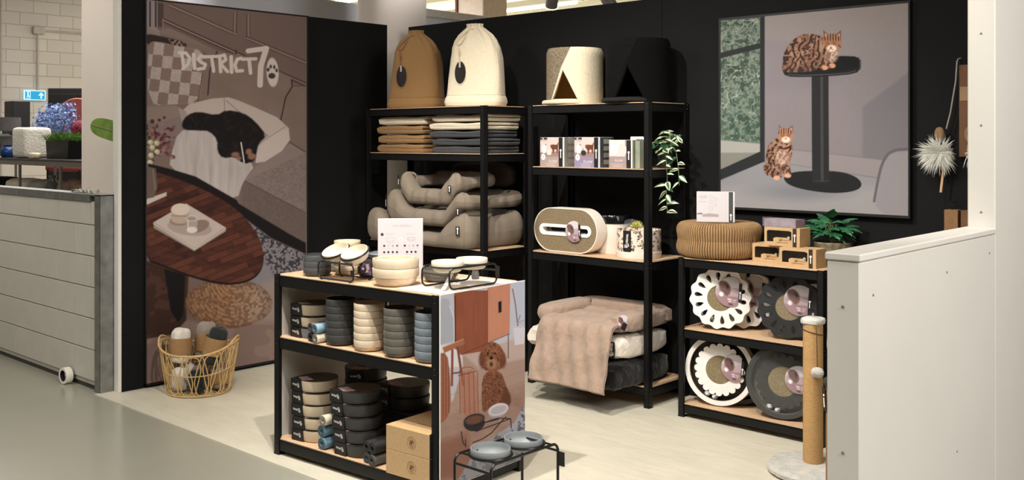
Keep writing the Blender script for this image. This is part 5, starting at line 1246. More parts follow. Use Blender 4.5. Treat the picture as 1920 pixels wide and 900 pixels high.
obj('label', MB().prism(circ(.032, 20, 0, 0, .042), 0, .002, T=TR(hx-.085, -hy-.026, .07) @ FACE), M('gloss_black_tag', (20, 20, 22), .2, var=.5, scale=30), t)
t, hx, hy = furbed('white plush pet bed in the middle of the fur bed stack', -4.12, -3.425, 4.60, 5.14, .289, .13, furw, 2)
obj('bolster', MB().soft(hx-.085, -.02, .073, .082, hy-.01, .067, .5, 26, 18, wob=.035, seed=6), furw, t); obj('bolster', MB().soft(-hx+.07, -.03, .074, .10, hy-.0, .067, .55, 26, 18, wob=.05, seed=7), furw, t)
lb = MB(); lb.box(-.022, .022, -.003, 0, -.05, .045, .001, T=TR(hx-.05, -hy-.024, .078, rz=.1)); lo = obj('label', lb, blackcard, t, smooth=False)
vs, fs, mi = mark_mesh(.075); k = MB(); k.add(vs, fs, mi, TR(hx-.05, -hy-.0285, .076, rz=.1) @ FACE @ TR(rz=-PI/2)); obj('mark', k, [whiteink, blackink], lo, smooth=False)
t, hx, hy = furbed('taupe plush sofa bed with a blanket spilling over the front, topmost of the fur beds', -4.115, -3.41, 4.60, 5.15, .441, .07, furt, 3)
obj('back_bolster', MB().soft(0, hy-.085, .064, hx-.015, .078, .058, .45, 34, 20, wob=.03, seed=8), furt, t)
obj('side_bolster', MB().soft(-hx+.090, -.02, .062, .080, hy-.03, .057, .5, 30, 20, wob=.03, seed=9), furt, t)
obj('side_bolster', MB().soft(hx-.085, .01, .058, .075, hy-.04, .053, .5, 30, 20, wob=.03, seed=10), furt, t)
sm = MB(); sm.tube([(-hx+.165, hy-.165, .03+.01*k) for k in range(10)], .003, 6); obj('seam', sm, M('dark_seam', (90, 72, 62), .9), t)
def blk_(u, v):
    # u across left to right, v from the back of the seat to the hanging front hem
    x = -hx+.13+u*(2*hx-.13-.045); L1 = .39; s_ = v*.80
    if s_ < L1: y = hy-.14-s_; z = .066+.006*math.sin(9*s_*4+u*4)
    else:
        q = s_-L1; a = min(1, q/.10); y = hy-.14-L1-.085*math.sin(a*PI/2)-.20*max(0, q-.03); z = .066-.03*a*a-max(0, q-.05)*.93
    x = x+(u-.55)*max(0, s_-L1)*.12
    wr = .006*math.sin(u*9-v*5)*math.sin(v*7+u*3)+.010*math.sin(u*15+v*6)*max(0, v-.25)+.006*math.sin(u*31-v*13)+.005*math.sin(v*23+u*5)+.004*math.sin(u*47+v*31)
    z += wr*.7*(1 if s_ < L1 else .3); y -= (wr+.014*math.sin(u*7+1)*max(0, v-.45))*(0 if s_ < L1-.03 else 1)
    return (x, y, z)
m = MB(); N1, N2 = 60, 70; m.grid(blk_, N1, N2)
vs0 = list(m.v); vs_b = [(x, y+.012, z-.012) for x, y, z in vs0]
m.add(vs_b, [tuple(reversed(f)) for f in m.f]); W_ = N1+1; off = len(vs0)
rim = [i for i in range(W_)]+[j*W_+N1 for j in range(1, N2+1)]+[N2*W_+i for i in range(N1-1, -1, -1)]+[j*W_ for j in range(N2-1, 0, -1)]
m.f += [(rim[k], rim[(k+1) % len(rim)], off+rim[(k+1) % len(rim)], off+rim[k]) for k in range(len(rim))]; m.m += [0]*len(rim)
obj('blanket', m, furt, t, angle=80)
round_tag(t, hx-.02, .075, -hy+.03, .046, 2, 0, band=False)
m = MB(); m.prism([(-.02, -.03), (.01, -.04), (.03, .0), (.005, .01)], 0, .001, T=TR(hx-.02, -hy+.026, .072) @ FACE); obj('tag_graphic', m, blackcard, t, smooth=False)

# ------------------------------------------------------------------ low rack on the right
R0, R1, R2 = .9015, .5045, .0825
cardb = M('cardboard_ring', (150, 118, 80), .8, var=.12, scale=30, bump=.1)
t = thing('cardboard_ring', 'brown pleated cardboard ring tunnel lying on the low rack', 'cat toy', (-3.02, 4.985, R0+.0015), 0)
m = MB(); prof = []
for k in range(29):
    a = 2*PI*k/28; prof.append((a))
def rg(u, v):
    a = 2*PI*u; b = 2*PI*v; rid = 1-.045*(1 if (int(u*768+.5) % 8) < 3 else 0)
    Rm, w_, h_ = .160, .078, .098
    cb = math.copysign(abs(math.cos(b))**.45, math.cos(b)); sb = math.copysign(abs(math.sin(b))**.55, math.sin(b))
    waist = 1-.16*math.exp(-((sb-.1)/.25)**2) if cb > 0 else 1
    q = Rm+w_*cb*waist
    if cb > .0: q = q*rid+.006*math.sin(a*2+1)*cb
    return (q*math.cos(a), q*math.sin(a), .099+h_*sb*(1-.03*(int(u*768+.5) % 8 < 3)))
m.grid(rg, 768, 28, closed_u=True); obj('pleats', m, cardb, t, angle=25)
sl = MB(); sl.tube([(.16+.0795*math.cos(b), 0, .099+.0955*math.sin(b)) for b in [PI*2*k/24 for k in range(24)]], .003, 6, True, T=TR(rz=math.radians(-5))); obj('end_card', sl, cardb, t)
# sign on the ring
def p_maze(U, V):
    P = Paint(U, V, (244, 238, 242)); g_ = (196, 190, 194)
    for y, x1 in ((34, 52), (40, 48), (50, 56), (54, 50), (58, 54)): P.line([(12, y), (x1, y)], (200, 192, 196), 1.4)
    P.line([(12, 14), (40, 14)], (210, 204, 208), 1.2)
    for cx, cy, rx, ry in ((78, 26, 11, 9), (102, 42, 10, 11), (76, 56, 11, 11), (100, 72, 9, 9), (76, 92, 11, 14)): P.line([(cx+rx*math.cos(a), cy+ry*math.sin(a)) for a in np.linspace(0, 6.283, 17)], g_, 1.3); P.line([(cx-rx*.5, cy), (cx+rx*.5, cy-2)], g_, 1)
    P.poly([(0, 126), (30, 126), (28, 118), (0, 121)], (120, 116, 124), 1.5); P.poly([(30, 126), (70, 120), (120, 126), (120, 140), (30, 140)], (200, 186, 186), 2)
    return P.c
t = thing('card_sign', 'white card sign with grey drawings and a dark side strip, standing on the cardboard ring', 'sign', (-2.99, 4.90, R0+.2005), math.radians(29))
obj('board', MB().box(-.105, .105, -.003, .010, 0, .172, .001), M('card_white', (238, 232, 236), .5), t, smooth=False)
flat_quad(.170, .168, 88, 86, p_maze, t, TR(-.018, -.0038, .086), gain=.66)
b = MB(); b.box(.072, .096, -.004, -.003, .001, .171); bo = obj('side_strip', b, M('slate_strip', (70, 72, 70), .5), t, smooth=False)
k = MB(); k.prism(circ(.006, 14, .084, .042), 0, .0006, T=TR(0, -.004, 0) @ FACE); k.box(.0815, .0865, -.0046, -.004, .012, .037); obj('mark', k, whiteink, bo, smooth=False)
vs, fs = text_mesh('MAZE', .017); k = MB(); k.add(vs, fs, 0, TR(-.070, -.0046, .143) @ FACE); obj('lettering', k, M('pale_grey_ink', (176, 170, 174), .6), t, smooth=False)

# kraft boxes with windows
def kbox(x, y, z, rz, label, seed, W_=.205, H_=.098, D_=.12):
    t = thing('window_box', label, 'box', (x, y, z), rz, 'kraft window boxes')
    obj('carton', MB().box(-W_/2, W_/2, -D_/2+.003, D_/2, 0, H_, .001), kraft, t, smooth=False)
    wo = [(-.088, .022), (-.05, .022), (-.05, .040), (-.035, .046), (.03, .046), (.045, .040), (.045, .034), (.055, .034), (.055, .078), (.04, .083), (-.075, .083), (-.088, .078)]
    vs, fs = outline_mesh([(-W_/2, 0), (W_/2-.0, 0), (W_/2-.0, H_), (-W_/2, H_)], [[(a, b) for a, b in wo]], .002); m = MB(); m.add(vs, fs, 0, TR(0, -D_/2+.001, 0) @ FACE); obj('window_front', m, kraft, t, smooth=False)
    obj('window', MB().box(-.09, .056, -D_/2+.0022, -D_/2+.0030, .02, .085), M('dark_interior', (26, 20, 16), .25, var=.6, scale=18, spec=.6), t, smooth=False)
    s = MB(); s.box(W_/2-.040, W_/2-.018, -D_/2-.0006, -D_/2, .0, H_); b = obj('band', s, M('brown_black_card', (48, 36, 30), .5), t, smooth=False)
    k = MB(); k.prism(circ(.0065, 12, W_/2-.029, H_*.62), 0, .0005, T=TR(0, -D_/2-.0007, 0) @ FACE); k.box(W_/2-.0315, W_/2-.0265, -D_/2-.0012, -D_/2-.0007, H_*.26, H_*.55); obj('mark', k, whiteink, b, smooth=False)
    k = MB(); k.box(.0, .05, -D_/2-.0006, -D_/2, .030, .0325); k.box(-.03, .035, -D_/2-.0006, -D_/2, .018, .021)
    k.prism([(-.02, .030), (-.006, .036), (.0, .028), (-.012, .025)], 0, .0004, T=TR(-.0, -D_/2, 0) @ FACE); obj('print_line', k, kraftd, t, smooth=False)
    vs, fs = text_mesh('MAZE', .009); k = MB(); k.add(vs, fs, 0, TR(-.005, -D_/2-.0008, .037) @ FACE); obj('lettering', k, kraftd, t, smooth=False)
    bl = MB(); bl.soft(.038, -D_/2+.0005, .045, .009, .003, .009, 1, 14, 10); obj('ball', bl, M('mottled_ball', (170, 164, 150), .5, var=.7, scale=90), t)
    return t
kbox(-2.455, 4.885, R0, 0, 'kraft window box, lower right of the three on the low rack', 1)
kbox(-2.665, 4.975, R0, 0, 'kraft window box, lower left of the three on the low rack', 2)
kbox(-2.565, 4.925, R0+.0985, 0, 'kraft window box lying across the two lower ones', 3)
t = thing('clear_tray_pack', 'small mauve and clear blister pack lying on the upper kraft box', 'package', (-2.58, 4.93, R0+.1975))
m = MB(); m.prism([(-.10, -.045), (.085, -.05), (.095, .04), (-.085, .05)], 0, .042); obj('tray', m, M('mauve_card', (132, 112, 124), .35, var=.25, scale=20), t, smooth=False)
m = MB(); m.box(-.105, -.102, -.052, .05, 0, .05); m.box(-.105, .09, -.054, -.051, 0, .05); m.box(-.06, .06, -.0515, -.051, .005, .038); obj('cover', m, film, t, smooth=False)
# potted plant with broad leaves
t = thing('potted_plant', 'leafy green plant in a beige pot at the right end of the low rack', 'plant', (-2.385, 5.085, R0))
obj('pot', MB().lathe([(0, 0), (.070, 0), (.078, .004), (.096, .06), (.098, .115), (.094, .12), (.088, .115), (.086, .10), (0, .10)], 40), M('speckled_pot', (116, 106, 84), .6, var=.4, scale=40), t)
lf = MB(); RR = random.Random(31); stm = MB()
def broad(mb, P0, d, L, Wd):
    d = Vector(d).normalized(); s_ = d.cross(Vector((0, 0, 1))).normalized(); nrm = s_.cross(d).normalized(); n = 12; vs = []; fs = []
    for i in range(n+1):
        f = i/n; base = math.sin(PI*min(1, f*1.02)**.62)*(1-.35*f); notch = 1-.33*(i % 3 == 2)*(f > .15); w_ = Wd*base*notch+.0008
        c_ = Vector(P0)+d*L*f+nrm*(.10*L*math.sin(f*2)-.42*L*f*f)
        for q in (-1, -.5, 0, .5, 1): vs.append(c_+s_*w_*q-nrm*abs(q)**1.5*w_*.35+nrm*.004*(1-abs(q)))
    if any(v.y+5.085 > 5.165 or (v.x-2.385 < -2.345 and v.y+5.085 < 4.992 and v.z < .255) for v in vs): return
    for i in range(n):
        for q in range(4): fs.append((i*5+q, i*5+q+1, i*5+q+6, i*5+q+5))
    mb.add([tuple(v) for v in vs], fs)
for k in range(54):
    a = k*2.4; el = .15+.75*((k*7) % 11)/11; rr_ = RR.uniform(.01, .06); c0 = Vector((rr_*math.cos(a), rr_*math.sin(a)*.8-.01, .14+.10*RR.random()*el+.03))
    d = Vector((math.cos(a)*.8, math.sin(a)*.7-.35, el*.9-.35)); stm.tube([(0, 0, .09), tuple(c0*.5+Vector((0, 0, .07))), tuple(c0)], .002, 5); broad(lf, c0, d, RR.uniform(.09, .125), RR.uniform(.046, .06))
broad(lf, (-.0, -.03, .25), (.4, -.5, .7), .10, .035)
obj('foliage', lf, M('deep_green_leaf', (34, 92, 56), .38, var=.35, scale=22, spec=.5), t, angle=70); obj('stems', stm, M('stem_green', (110, 120, 80), .6), t)

# ---- round scratchers standing on edge
pad = M('scratch_pad', (126, 112, 84), .9, var=.25, scale=110, bump=.3, bscale=180)
shW = M('white_plastic', (236, 230, 226), .4, var=.01); shK = M('black_plastic', (16, 16, 17), .35, var=.15); film2 = M('wrap_film', (210, 215, 220), .1, alpha=.035, spec=.5)
def tear(a, r0, r1, w_, n=14):
    out = []
    for k in range(n):
        b = 2*PI*k/n; x = (r0+r1)/2+(r1-r0)/2*math.cos(b); y = w_*math.sin(b)*(.72+.38*math.cos(b)); out.append((x*math.cos(a)-y*math.sin(a), x*math.sin(a)+y*math.cos(a)))
    return out
def scal(R, n, amp, m_=10): return [((R+amp*math.cos(n*a)-amp)*math.cos(a), (R+amp*math.cos(n*a)-amp)*math.sin(a)) for a in [2*PI*k/(n*m_) for k in range(n*m_)]]
def flower(label, x, y, z, rz, lean, R, shell, group, roll_=0, tagside=1, seed=1):
    t = thing('round_scratcher', label, 'cat scratcher', (x, y, z+R*math.cos(lean)+.0065), (-lean, 0, rz), group)
    hs = [circ(R*.42, 40)]+[tear(2*PI*(k+.5)/14+roll_, R*.56, R*.84, R*.088) for k in range(14)]
    ot = [(a*math.cos(roll_)-b*math.sin(roll_), a*math.sin(roll_)+b*math.cos(roll_)) for a, b in scal(R, 14, R*.035)]
    vs, fs = outline_mesh(ot, hs, .006)
    for y_, nm in ((0, 'front_plate'), (.058, 'back_plate')): m = MB(); m.add(vs, fs, 0, TR(0, y_, 0) @ FACE); obj(nm, m, shell, t, smooth=False)
    m = MB(); m.lathe([(0, -.001), (R*.43, -.001), (R*.43, -.055), (0, -.055)], 48, T=FACE @ TR(rx=0)); m.v = [(a, -b if False else b, c) for a, b, c in m.v]
    obj('scratch_pad', m, pad, t)
    m = MB(); m.lathe([(R*.47, -.004), (R*.50, -.004), (R*.50, -.056), (R*.47, -.056)], 48, T=FACE); m.lathe([(R*.90, -.008), (R*.905, -.008), (R*.905, -.054), (R*.90, -.054)], 64, T=FACE)
    obj('track', m, M('track_tint', (120, 112, 92), .7) if shell is shW else shK, t)
    bl = MB(); a = -2.0; bl.soft(R*.70*math.cos(a), .022, R*.70*math.sin(a), .016, .016, .016, 1, 16, 12); obj('ball', bl, M('mottled_ball', (170, 164, 150), .5, var=.7, scale=90), t)
    round_tag(t, R*.33, R*.22, -.006, R*.48, seed, .05)
    if shell is shK: f_ = MB(); f_.lathe([(0, .008), (R*.97, .008), (R*1.0, .002), (R*1.0, -.06)], 48, T=FACE); obj('wrap', f_, film2, t)
    return t
ln = math.radians(4)
flower('white flower-shaped round scratcher at the front of the middle board, low rack', -2.945, 4.875, R1, math.radians(22), ln, .172, shW, 'white flower scratchers', .1)
flower('white flower-shaped round scratcher standing behind the front white one', -2.865, 4.985, R1, math.radians(22), ln, .172, shW, 'white flower scratchers', .25)
flower('black flower-shaped round scratcher in film on the middle board, low rack', -2.535, 4.885, R1, math.radians(20), ln, .168, shK, 'black flower scratchers', .2, seed=2)
flower('black flower-shaped round scratcher behind the front black one', -2.50, 4.99, R1, math.radians(20), ln, .168, shK, 'black flower scratchers', .4, seed=2)
def petal(label, x, y, z, rz, lean, R, shell, inner, group, seed=1, wrap=False, roll_=0.):
    t = thing('round_scratcher', label, 'cat scratcher', (x, y, z+R*math.cos(lean)+.0062), (-lean, 0, rz), group)
    m = MB(); o_, i_ = circ(R, 96), circ(R*.87, 96); m.ring(o_, i_, -.004, .004, T=FACE); m.ring(circ(R, 96), circ(R*.985, 96), -.06, -.004, T=FACE); obj('outer_ring', m, shell, t, angle=30)
    m = MB(); m.prism(circ(R*.985, 72), -.058, -.05, T=FACE); m.ring(circ(R*.88, 72), circ(R*.865, 72), -.05, -.004, T=FACE); obj('tray', m, inner, t, smooth=False)
    n = 20; pts = []
    for k in range(n):
        if 0 < (k*360/n+math.degrees(roll_)) % 360 < 62 and False: continue
        for j in range(9):
            b = -PI/2+PI*j/8; a0 = 2*PI*k/n+roll_; x_ = R*(.655+.085*math.cos(b)); y_ = R*.094*math.sin(b); pts.append((x_*math.cos(a0)-y_*math.sin(a0), x_*math.sin(a0)+y_*math.cos(a0)))
    vs, fs = outline_mesh(pts, [circ(R*.40, 48)], .005); m = MB(); m.add(vs, fs, 0, TR(0, .004, 0) @ FACE)
    for k in range(n):
        a0 = 2*PI*k/n+PI/n+roll_; m.box(R*.50, R*.66, -.0012, .0012, -.0008, .0008, T=TR(0, .0012, 0) @ FACE @ TR(rz=a0))
    obj('petal_plate', m, shell, t, smooth=False)
    m = MB(); m.lathe([(0, -.003), (R*.41, -.003), (R*.41, -.05), (0, -.05)], 48, T=FACE); obj('scratch_pad', m, pad, t)
    for a in (-2.05, -1.75): 
        bl = MB(); bl.soft(R*.79*math.cos(a), .02, R*.79*math.sin(a), .017, .017, .017, 1, 16, 12); obj('ball', bl, M('spotted_ball', (226, 222, 214), .4, var=.9, scale=60, rgb2=(30, 28, 28)), t)
    round_tag(t, R*.44, R*.10, -.008, R*.37, seed, .05)
    if wrap: f_ = MB(); f_.lathe([(0, .010), (R*.97, .010), (R*1.01, .002), (R*1.01, -.06)], 48, T=FACE); obj('wrap', f_, film2, t)
    return t
dk = M('dark_tray', (62, 52, 42), .6)
petal('white-rimmed round scratcher with white petals at the front of the bottom board', -2.945, 4.865, R2, math.radians(14), ln, .196, shW, dk, 'petal scratchers, bottom board', 3)
petal('round scratcher standing behind the white-rimmed one on the bottom board', -2.88, 4.965, R2, math.radians(14), ln, .190, shK, dk, 'petal scratchers, bottom board', 3)
petal('black petal round scratcher in film at the right of the bottom board', -2.555, 4.855, R2, math.radians(14), ln, .196, M('smoke_plastic', (52, 52, 50), .3), M('grey_tray', (112, 108, 96), .6), 'petal scratchers, bottom board', 4, True)
petal('black petal round scratcher behind the filmed one on the bottom board', -2.53, 4.965, R2, math.radians(14), ln, .190, shK, dk, 'petal scratchers, bottom board', 4)

# ------------------------------------------------------------------ scratching posts
sisal = M('sisal_rope', (190, 150, 98), .85, var=.2, scale=60, stretch=(1, 1, 9), bump=.4, bscale=90)
plush = M('pale_grey_plush', (186, 184, 178), .95, var=.16, scale=22, bump=.9, bscale=40, sheen=.4, spec=.05)
t = thing('scratching_post', 'sisal scratching post with grey plush base and a hanging pompom', 'scratching post', (-2.15, 4.385, .004))
b = MB(); b.lathe([(0, 0), (.19, 0), (.208, .012), (.212, .03), (.20, .045), (.15, .05), (0, .05)], 72); b.v = [(x*(1+.018*math.sin(9*math.atan2(y, x))), y*(1+.015*math.sin(7*math.atan2(y, x))), z+.0015*math.sin(x*80)*math.sin(y*70)*(z > .04)) for x, y, z in b.v]; obj('base', b, plush, t)
m = MB(); pr_ = []
for k in range(140): z_ = .05+.645*k/140; pr_ += [(.0445, z_), (.0462, z_+.0023)]
m.lathe([(0, .049), (.0445, .049)]+pr_+[(.0445, .697), (0, .697)], 36, T=TR(-.01, .015, 0)); obj('post', m, sisal, t, angle=80)
m = MB(); m.soft(-.01, .015, .712, .050, .050, .018, .55, 40, 12, wob=.02, seed=4); obj('cap', m, plush, t)
m = MB(); m.tube([(-.01+.0475*math.cos(a), .015+.0475*math.sin(a), .66-.012*math.cos(a-.6)) for a in [2*PI*k/32 for k in range(32)]], .0018, 6, True); m.tube([(.022, -.022, .69), (.030, -.030, .665), (.034, -.034, .58), (.036, -.036, .505)], .0018, 6); obj('cord', m, M('brown_cord', (48, 34, 28), .7), t)
m = MB(); m.soft(.037, -.038, .485, .030, .026, .024, 1, 24, 16, wob=.05, seed=9); obj('pompom', m, plush, t)
m = MB(); m.lathe([(0, 0), (.004, .0), (.004, .012), (.006, .015), (0, .018)], 10, T=TR(-.01, .015, .730)); obj('bell', m, M('silver_toggle', (200, 196, 190), .3), t)
t = thing('scratching_post', 'second scratching post mostly hidden behind the white half wall, black plush base', 'scratching post', (-1.80, 4.0, .004))
b = MB(); b.lathe([(0, 0), (.20, 0), (.225, .015), (.225, .04), (.20, .052), (0, .055)], 64); obj('base', b, M('black_plush', (20, 19, 20), .95, var=.3, scale=30, bump=.7), t)
px_, py_ = -.075, .03
m = MB(); pr_ = []
for k in range(110): z_ = .055+.46*k/110; pr_ += [(.040, z_), (.0414, z_+.002)]
m.lathe([(0, .054), (.040, .054)]+pr_+[(.040, .517), (0, .517)], 32, T=TR(px_, py_, 0)); obj('post', m, M('brown_sisal', (140, 100, 62), .85, var=.2, scale=60, stretch=(1, 1, 9), bump=.4), t, angle=80)
m = MB(); m.soft(px_, py_, .535, .046, .046, .022, .6, 32, 12, wob=.03, seed=5); obj('cap', m, M('dark_plush', (48, 48, 48), .95, var=.3, scale=30, bump=.7), t)
m = MB(); m.tube([(px_+.042*math.cos(a), py_+.042*math.sin(a), .50) for a in [2*PI*k/24 for k in range(24)]], .0016, 6, True); obj('cord', m, M('red_brown_cord', (90, 40, 34), .7), t)
m = MB(); m.box(-.010, .010, -.001, .001, -.10, 0, .0005, T=TR(px_-.042, py_-.030, .515, ry=-.12, rz=-.5)); o = obj('tag', m, blackcard, t, smooth=False)
m = MB(); m.prism(circ(.005, 12, 0, -.035), 0, .0005, T=TR(px_-.0425, py_-.0312, .515, ry=-.12, rz=-.5) @ FACE); m.box(-.003, .003, -.0018, -.0013, -.085, -.045, T=TR(px_-.0425, py_-.0308, .515, ry=-.12, rz=-.5)); obj('mark', m, whiteink, o, smooth=False)

# ------------------------------------------------------------------ toys hanging on the back wall at the right
wood = M('pale_wood', (206, 170, 132), .6, var=.1, scale=20); brownc = M('brown_card', (104, 70, 44), .7, var=.15, scale=12); feat = M('white_feather', (224, 224, 216), .8)
RR = random.Random(44)
def wand(x, label, lean, cardw, nf=1100, lo_=-.2, hi_=.038):
    t = thing('feather_wand', label, 'cat toy', (x, 5.205, 1.50))
    m = MB(); m.box(-cardw/2, cardw/2, -.012, -.006, -.02, .44, .002, T=TR(.06, 0, 0)); obj('backing_card', m, brownc, t, smooth=False)
    m = MB(); m.box(.04, .085, -.0135, -.012, .26, .33); obj('label', m, M('tan_label', (150, 118, 88), .6), t, smooth=False)
    m = MB(); m.tube([(.032, -.03, .46), (.026, -.03, .36), (.0, -.03, .20), (-.02, -.03, .12)], .004, 6); m.tube([(.032, -.03, .45), (.034, -.02, .47), (.04, 0, .475)], .003, 6); obj('string', m, M('grey_string', (150, 148, 140), .5), t)
    m = MB(); m.tube([(-.025, -.035, -.02), (-.045, -.035, -.20)], .0065, 8); obj('stick', m, wood, t)
    m = MB(); m.soft(-.05, -.04, .09, .025, .018, .04, .9, 16, 12); obj('wooden_bead', m, M('tan_felt', (136, 108, 78), .8), t)
    m = MB()
    for k in range(nf):
        a = RR.gauss(0, .8); c0 = Vector((-.045+RR.gauss(0, .012), -.045, .0)); d = Vector((-.9+RR.gauss(0, .55)+(RR.random() < .35)*1.3, RR.gauss(-.25, .3), RR.gauss(-.1, .75))).normalized(); L_ = RR.uniform(.03, .12); w_ = d.cross(Vector((0, 1, 0))).normalized()*.0013
        mid = c0+d*L_*.6; tip = c0+d*L_+Vector((0, 0, -.012))
        if tip.y > -.016 or mid.y > -.016 or not (lo_ < tip.x < hi_ and lo_ < mid.x < hi_): continue
        m.add([tuple(c0+w_*.4), tuple(c0-w_*.4), tuple(mid-w_), tuple(mid+w_), tuple(tip)], [(0, 1, 2, 3), (3, 2, 4)])
    obj('feathers', m, feat, t, smooth=False)
wand(-1.805, 'feather wand on a brown card hanging on the back wall, left one', 0, .05)
wand(-1.66, 'feather wand on a brown card hanging on the back wall, beside the white wall edge', 0, .06, 420, -.053, .12)
for k, x in enumerate((-1.792, -1.712)):
    t = thing('hanging_box', ['left', 'right'][k]+' slim brown box hanging low on the back wall near the white wall', 'box', (x, 5.18, .99), 0, 'slim brown boxes')
    obj('carton', MB().box(-.033, .033, -.035, .035, 0, .225, .001), brownc if k else M('brown_card_light', (132, 96, 62), .7, var=.1), t, smooth=False)
    m = MB(); m.tube([(.0, -.02, .225), (0, -.02, .26), (0, .035, .262)], .0025, 6); obj('hook', m, wire, t)
    m = MB()
    for q in range(3): m.ring(circ(.012, 14, 0, .05+.06*q), circ(.009, 14, 0, .05+.06*q), 0, .0005, T=TR(0, -.0352, 0) @ FACE)
    obj('print', m, M('kraft_print', (120, 86, 52), .75), t, smooth=False)

# ------------------------------------------------------------------ rattan basket with rolled throws
ratt = M('rattan', (206, 172, 118), .5, var=.14, scale=25, spec=.4)
t = thing('rattan_basket', 'round open rattan basket on the pale floor in front of the tall poster', 'basket', (-5.665, 3.235, .004))
Rb, Rt = .190, .238
def rimz(a):   # ends (seen left and right) are higher
    return .262+.055*abs(math.cos(a-math.radians(43)))**3
def bp(a, f): r = Rb+(Rt-Rb)*f**.9; return Vector((r*math.cos(a), r*math.sin(a), .008+(rimz(a)-.008)*f))
m = MB(); m.tube([bp(2*PI*k/80, 1) for k in range(80)], .0065, 8, True); obj('rim', m, ratt, t)
m = MB(); m.tube([bp(2*PI*k/80, 0) for k in range(80)], .0055, 8, True); m.tube([bp(2*PI*k/80, .02)*.97 for k in range(80)], .004, 8, True); obj('base_ring', m, ratt, t)
m = MB(); m.tube([bp(2*PI*k/80, .50) for k in range(80)], .0035, 6, True); obj('middle_ring', m, ratt, t)
m = MB(); n = 14
for k in range(n):
    for top_ in (0, 1):
        a0 = 2*PI*(k+.5*top_)/n; half = PI/n*.93; pts = []
        for q in range(40):
            s_ = 2*PI*q/40; f = .5-.485*math.cos(s_); w_ = math.sin(s_); sh = (f if top_ else 1-f); wid = half*(.16+.84*min(1, sh*1.5)**.9)
            pts.append(bp(a0+wid*math.copysign(abs(w_)**.6, w_), .01+.975*f)*1.0)
        m.tube(pts, .0034, 6, True)
obj('woven_loops', m, ratt, t)
m = MB()
for k in range(9): y_ = -.16+.04*k; w_ = math.sqrt(max(0, .186**2-y_*y_)); m.tube([(-w_, y_, .006), (w_, y_, .006)], .004, 6)
obj('base_weave', m, ratt, t)
for sg in (0, 1):
    a0 = math.radians(223-180*sg); m = MB(); m.tube([bp(a0+da, 1)+Vector((0, 0, .004+.022*math.cos(da/.42*PI/2))) for da in [-.42+.84*k/12 for k in range(13)]], .0055, 8); obj('handle', m, ratt, t)
kb_ = M('kraft_band', (158, 122, 80), .7, var=.06, scale=60)
def throw(label, x, y, z, rx, ry, mat, r=.072, L=.26, seed=1, band=True):
    t = thing('rolled_throw', label, 'blanket', (x, y, z), (rx, ry, 0), 'rolled throws in the basket')
    m = MB(); rr = random.Random(seed); p = [rr.uniform(0, 6) for _ in range(4)]
    def fn(u, v):
        b = (v-.5)*PI; a = 2*PI*u; k = .9+.05*math.sin(3*a+p[0]+v*5)+.045*math.sin(5*a+p[1]-v*9)+.02*math.sin(13*a+p[2])
        c_ = math.copysign(abs(math.cos(b))**.42, math.cos(b)); s_ = math.copysign(abs(math.sin(b))**.8, math.sin(b)); sq = 1-.12*math.exp(-((s_)/.7)**4)*band
        return (r*c_*math.cos(a)*k*sq, r*c_*math.sin(a)*k*sq, L/2+L/2*s_*(1+.03*math.sin(a*2+p[3])))
    m.grid(fn, 36, 30, closed_u=True); obj('throw', m, mat, t, angle=80)
    if band:
        m = MB(); m.lathe([(r*.90, L*.26), (r*.915, L*.265), (r*.915, L*.72), (r*.90, L*.725)], 36); b = obj('kraft_band', m, kb_, t)
    return t
wt = M('white_fleece', (226, 218, 206), .95, var=.08, scale=20, bump=.6, bscale=35, sheen=.3); gt_ = M('grey_fleece', (150, 138, 126), .95, var=.1, scale=20, bump=.6, bscale=35, sheen=.3); bt = M('black_fleece', (30, 36, 36), .95, var=.2, scale=20, bump=.6, bscale=35, sheen=.2); mt_ = M('mauve_fleece', (120, 100, 94), .95, var=.1, scale=20, bump=.6, bscale=35, sheen=.3)
# positions relative to the basket centre; camera-right is (+.73,+.68), towards camera is (+.68,-.73)
def cp(rt, fw): return -5.665+.7325*rt-.6807*fw, 3.235+.6807*rt+.7325*fw
TT = []
for lab, rt, fw, z, rx, ry, mat, r, L, sd, bd in (
    ('white throw with kraft band standing at the left of the basket', -.118, .005, .176, -.04, -.05, wt, .074, .215, 1, True),
    ('grey-beige throw with kraft band in the middle of the basket', .005, .105, .176, -.05, -.0, gt_, .074, .235, 2, True),
    ('black throw with kraft band leaning to the right of the basket', .080, -.040, .180, -.17, .18, bt, .072, .235, 3, True),
    ('white fluffy throw low at the left inside the basket', -.103, -.052, .022, .0, .0, wt, .060, .135, 4, False),
    ('dark throw low at the front of the basket', .018, -.104, .022, .0, .0, bt, .054, .135, 5, False),
    ('mauve grey throw low in the middle of the basket', .0, .018, .022, .0, .0, mt_, .057, .135, 6, False),
    ('grey-beige throw with kraft band low at the right of the basket', .117, -.012, .022, .0, .0, gt_, .053, .135, 7, True),
    ('white throw low at the back left of the basket', -.100, .078, .022, .0, .0, wt, .053, .135, 8, False)):
    x, y = cp(rt, fw); throw(lab, x, y, z, rx, ry, mat, r, L, sd, bd)
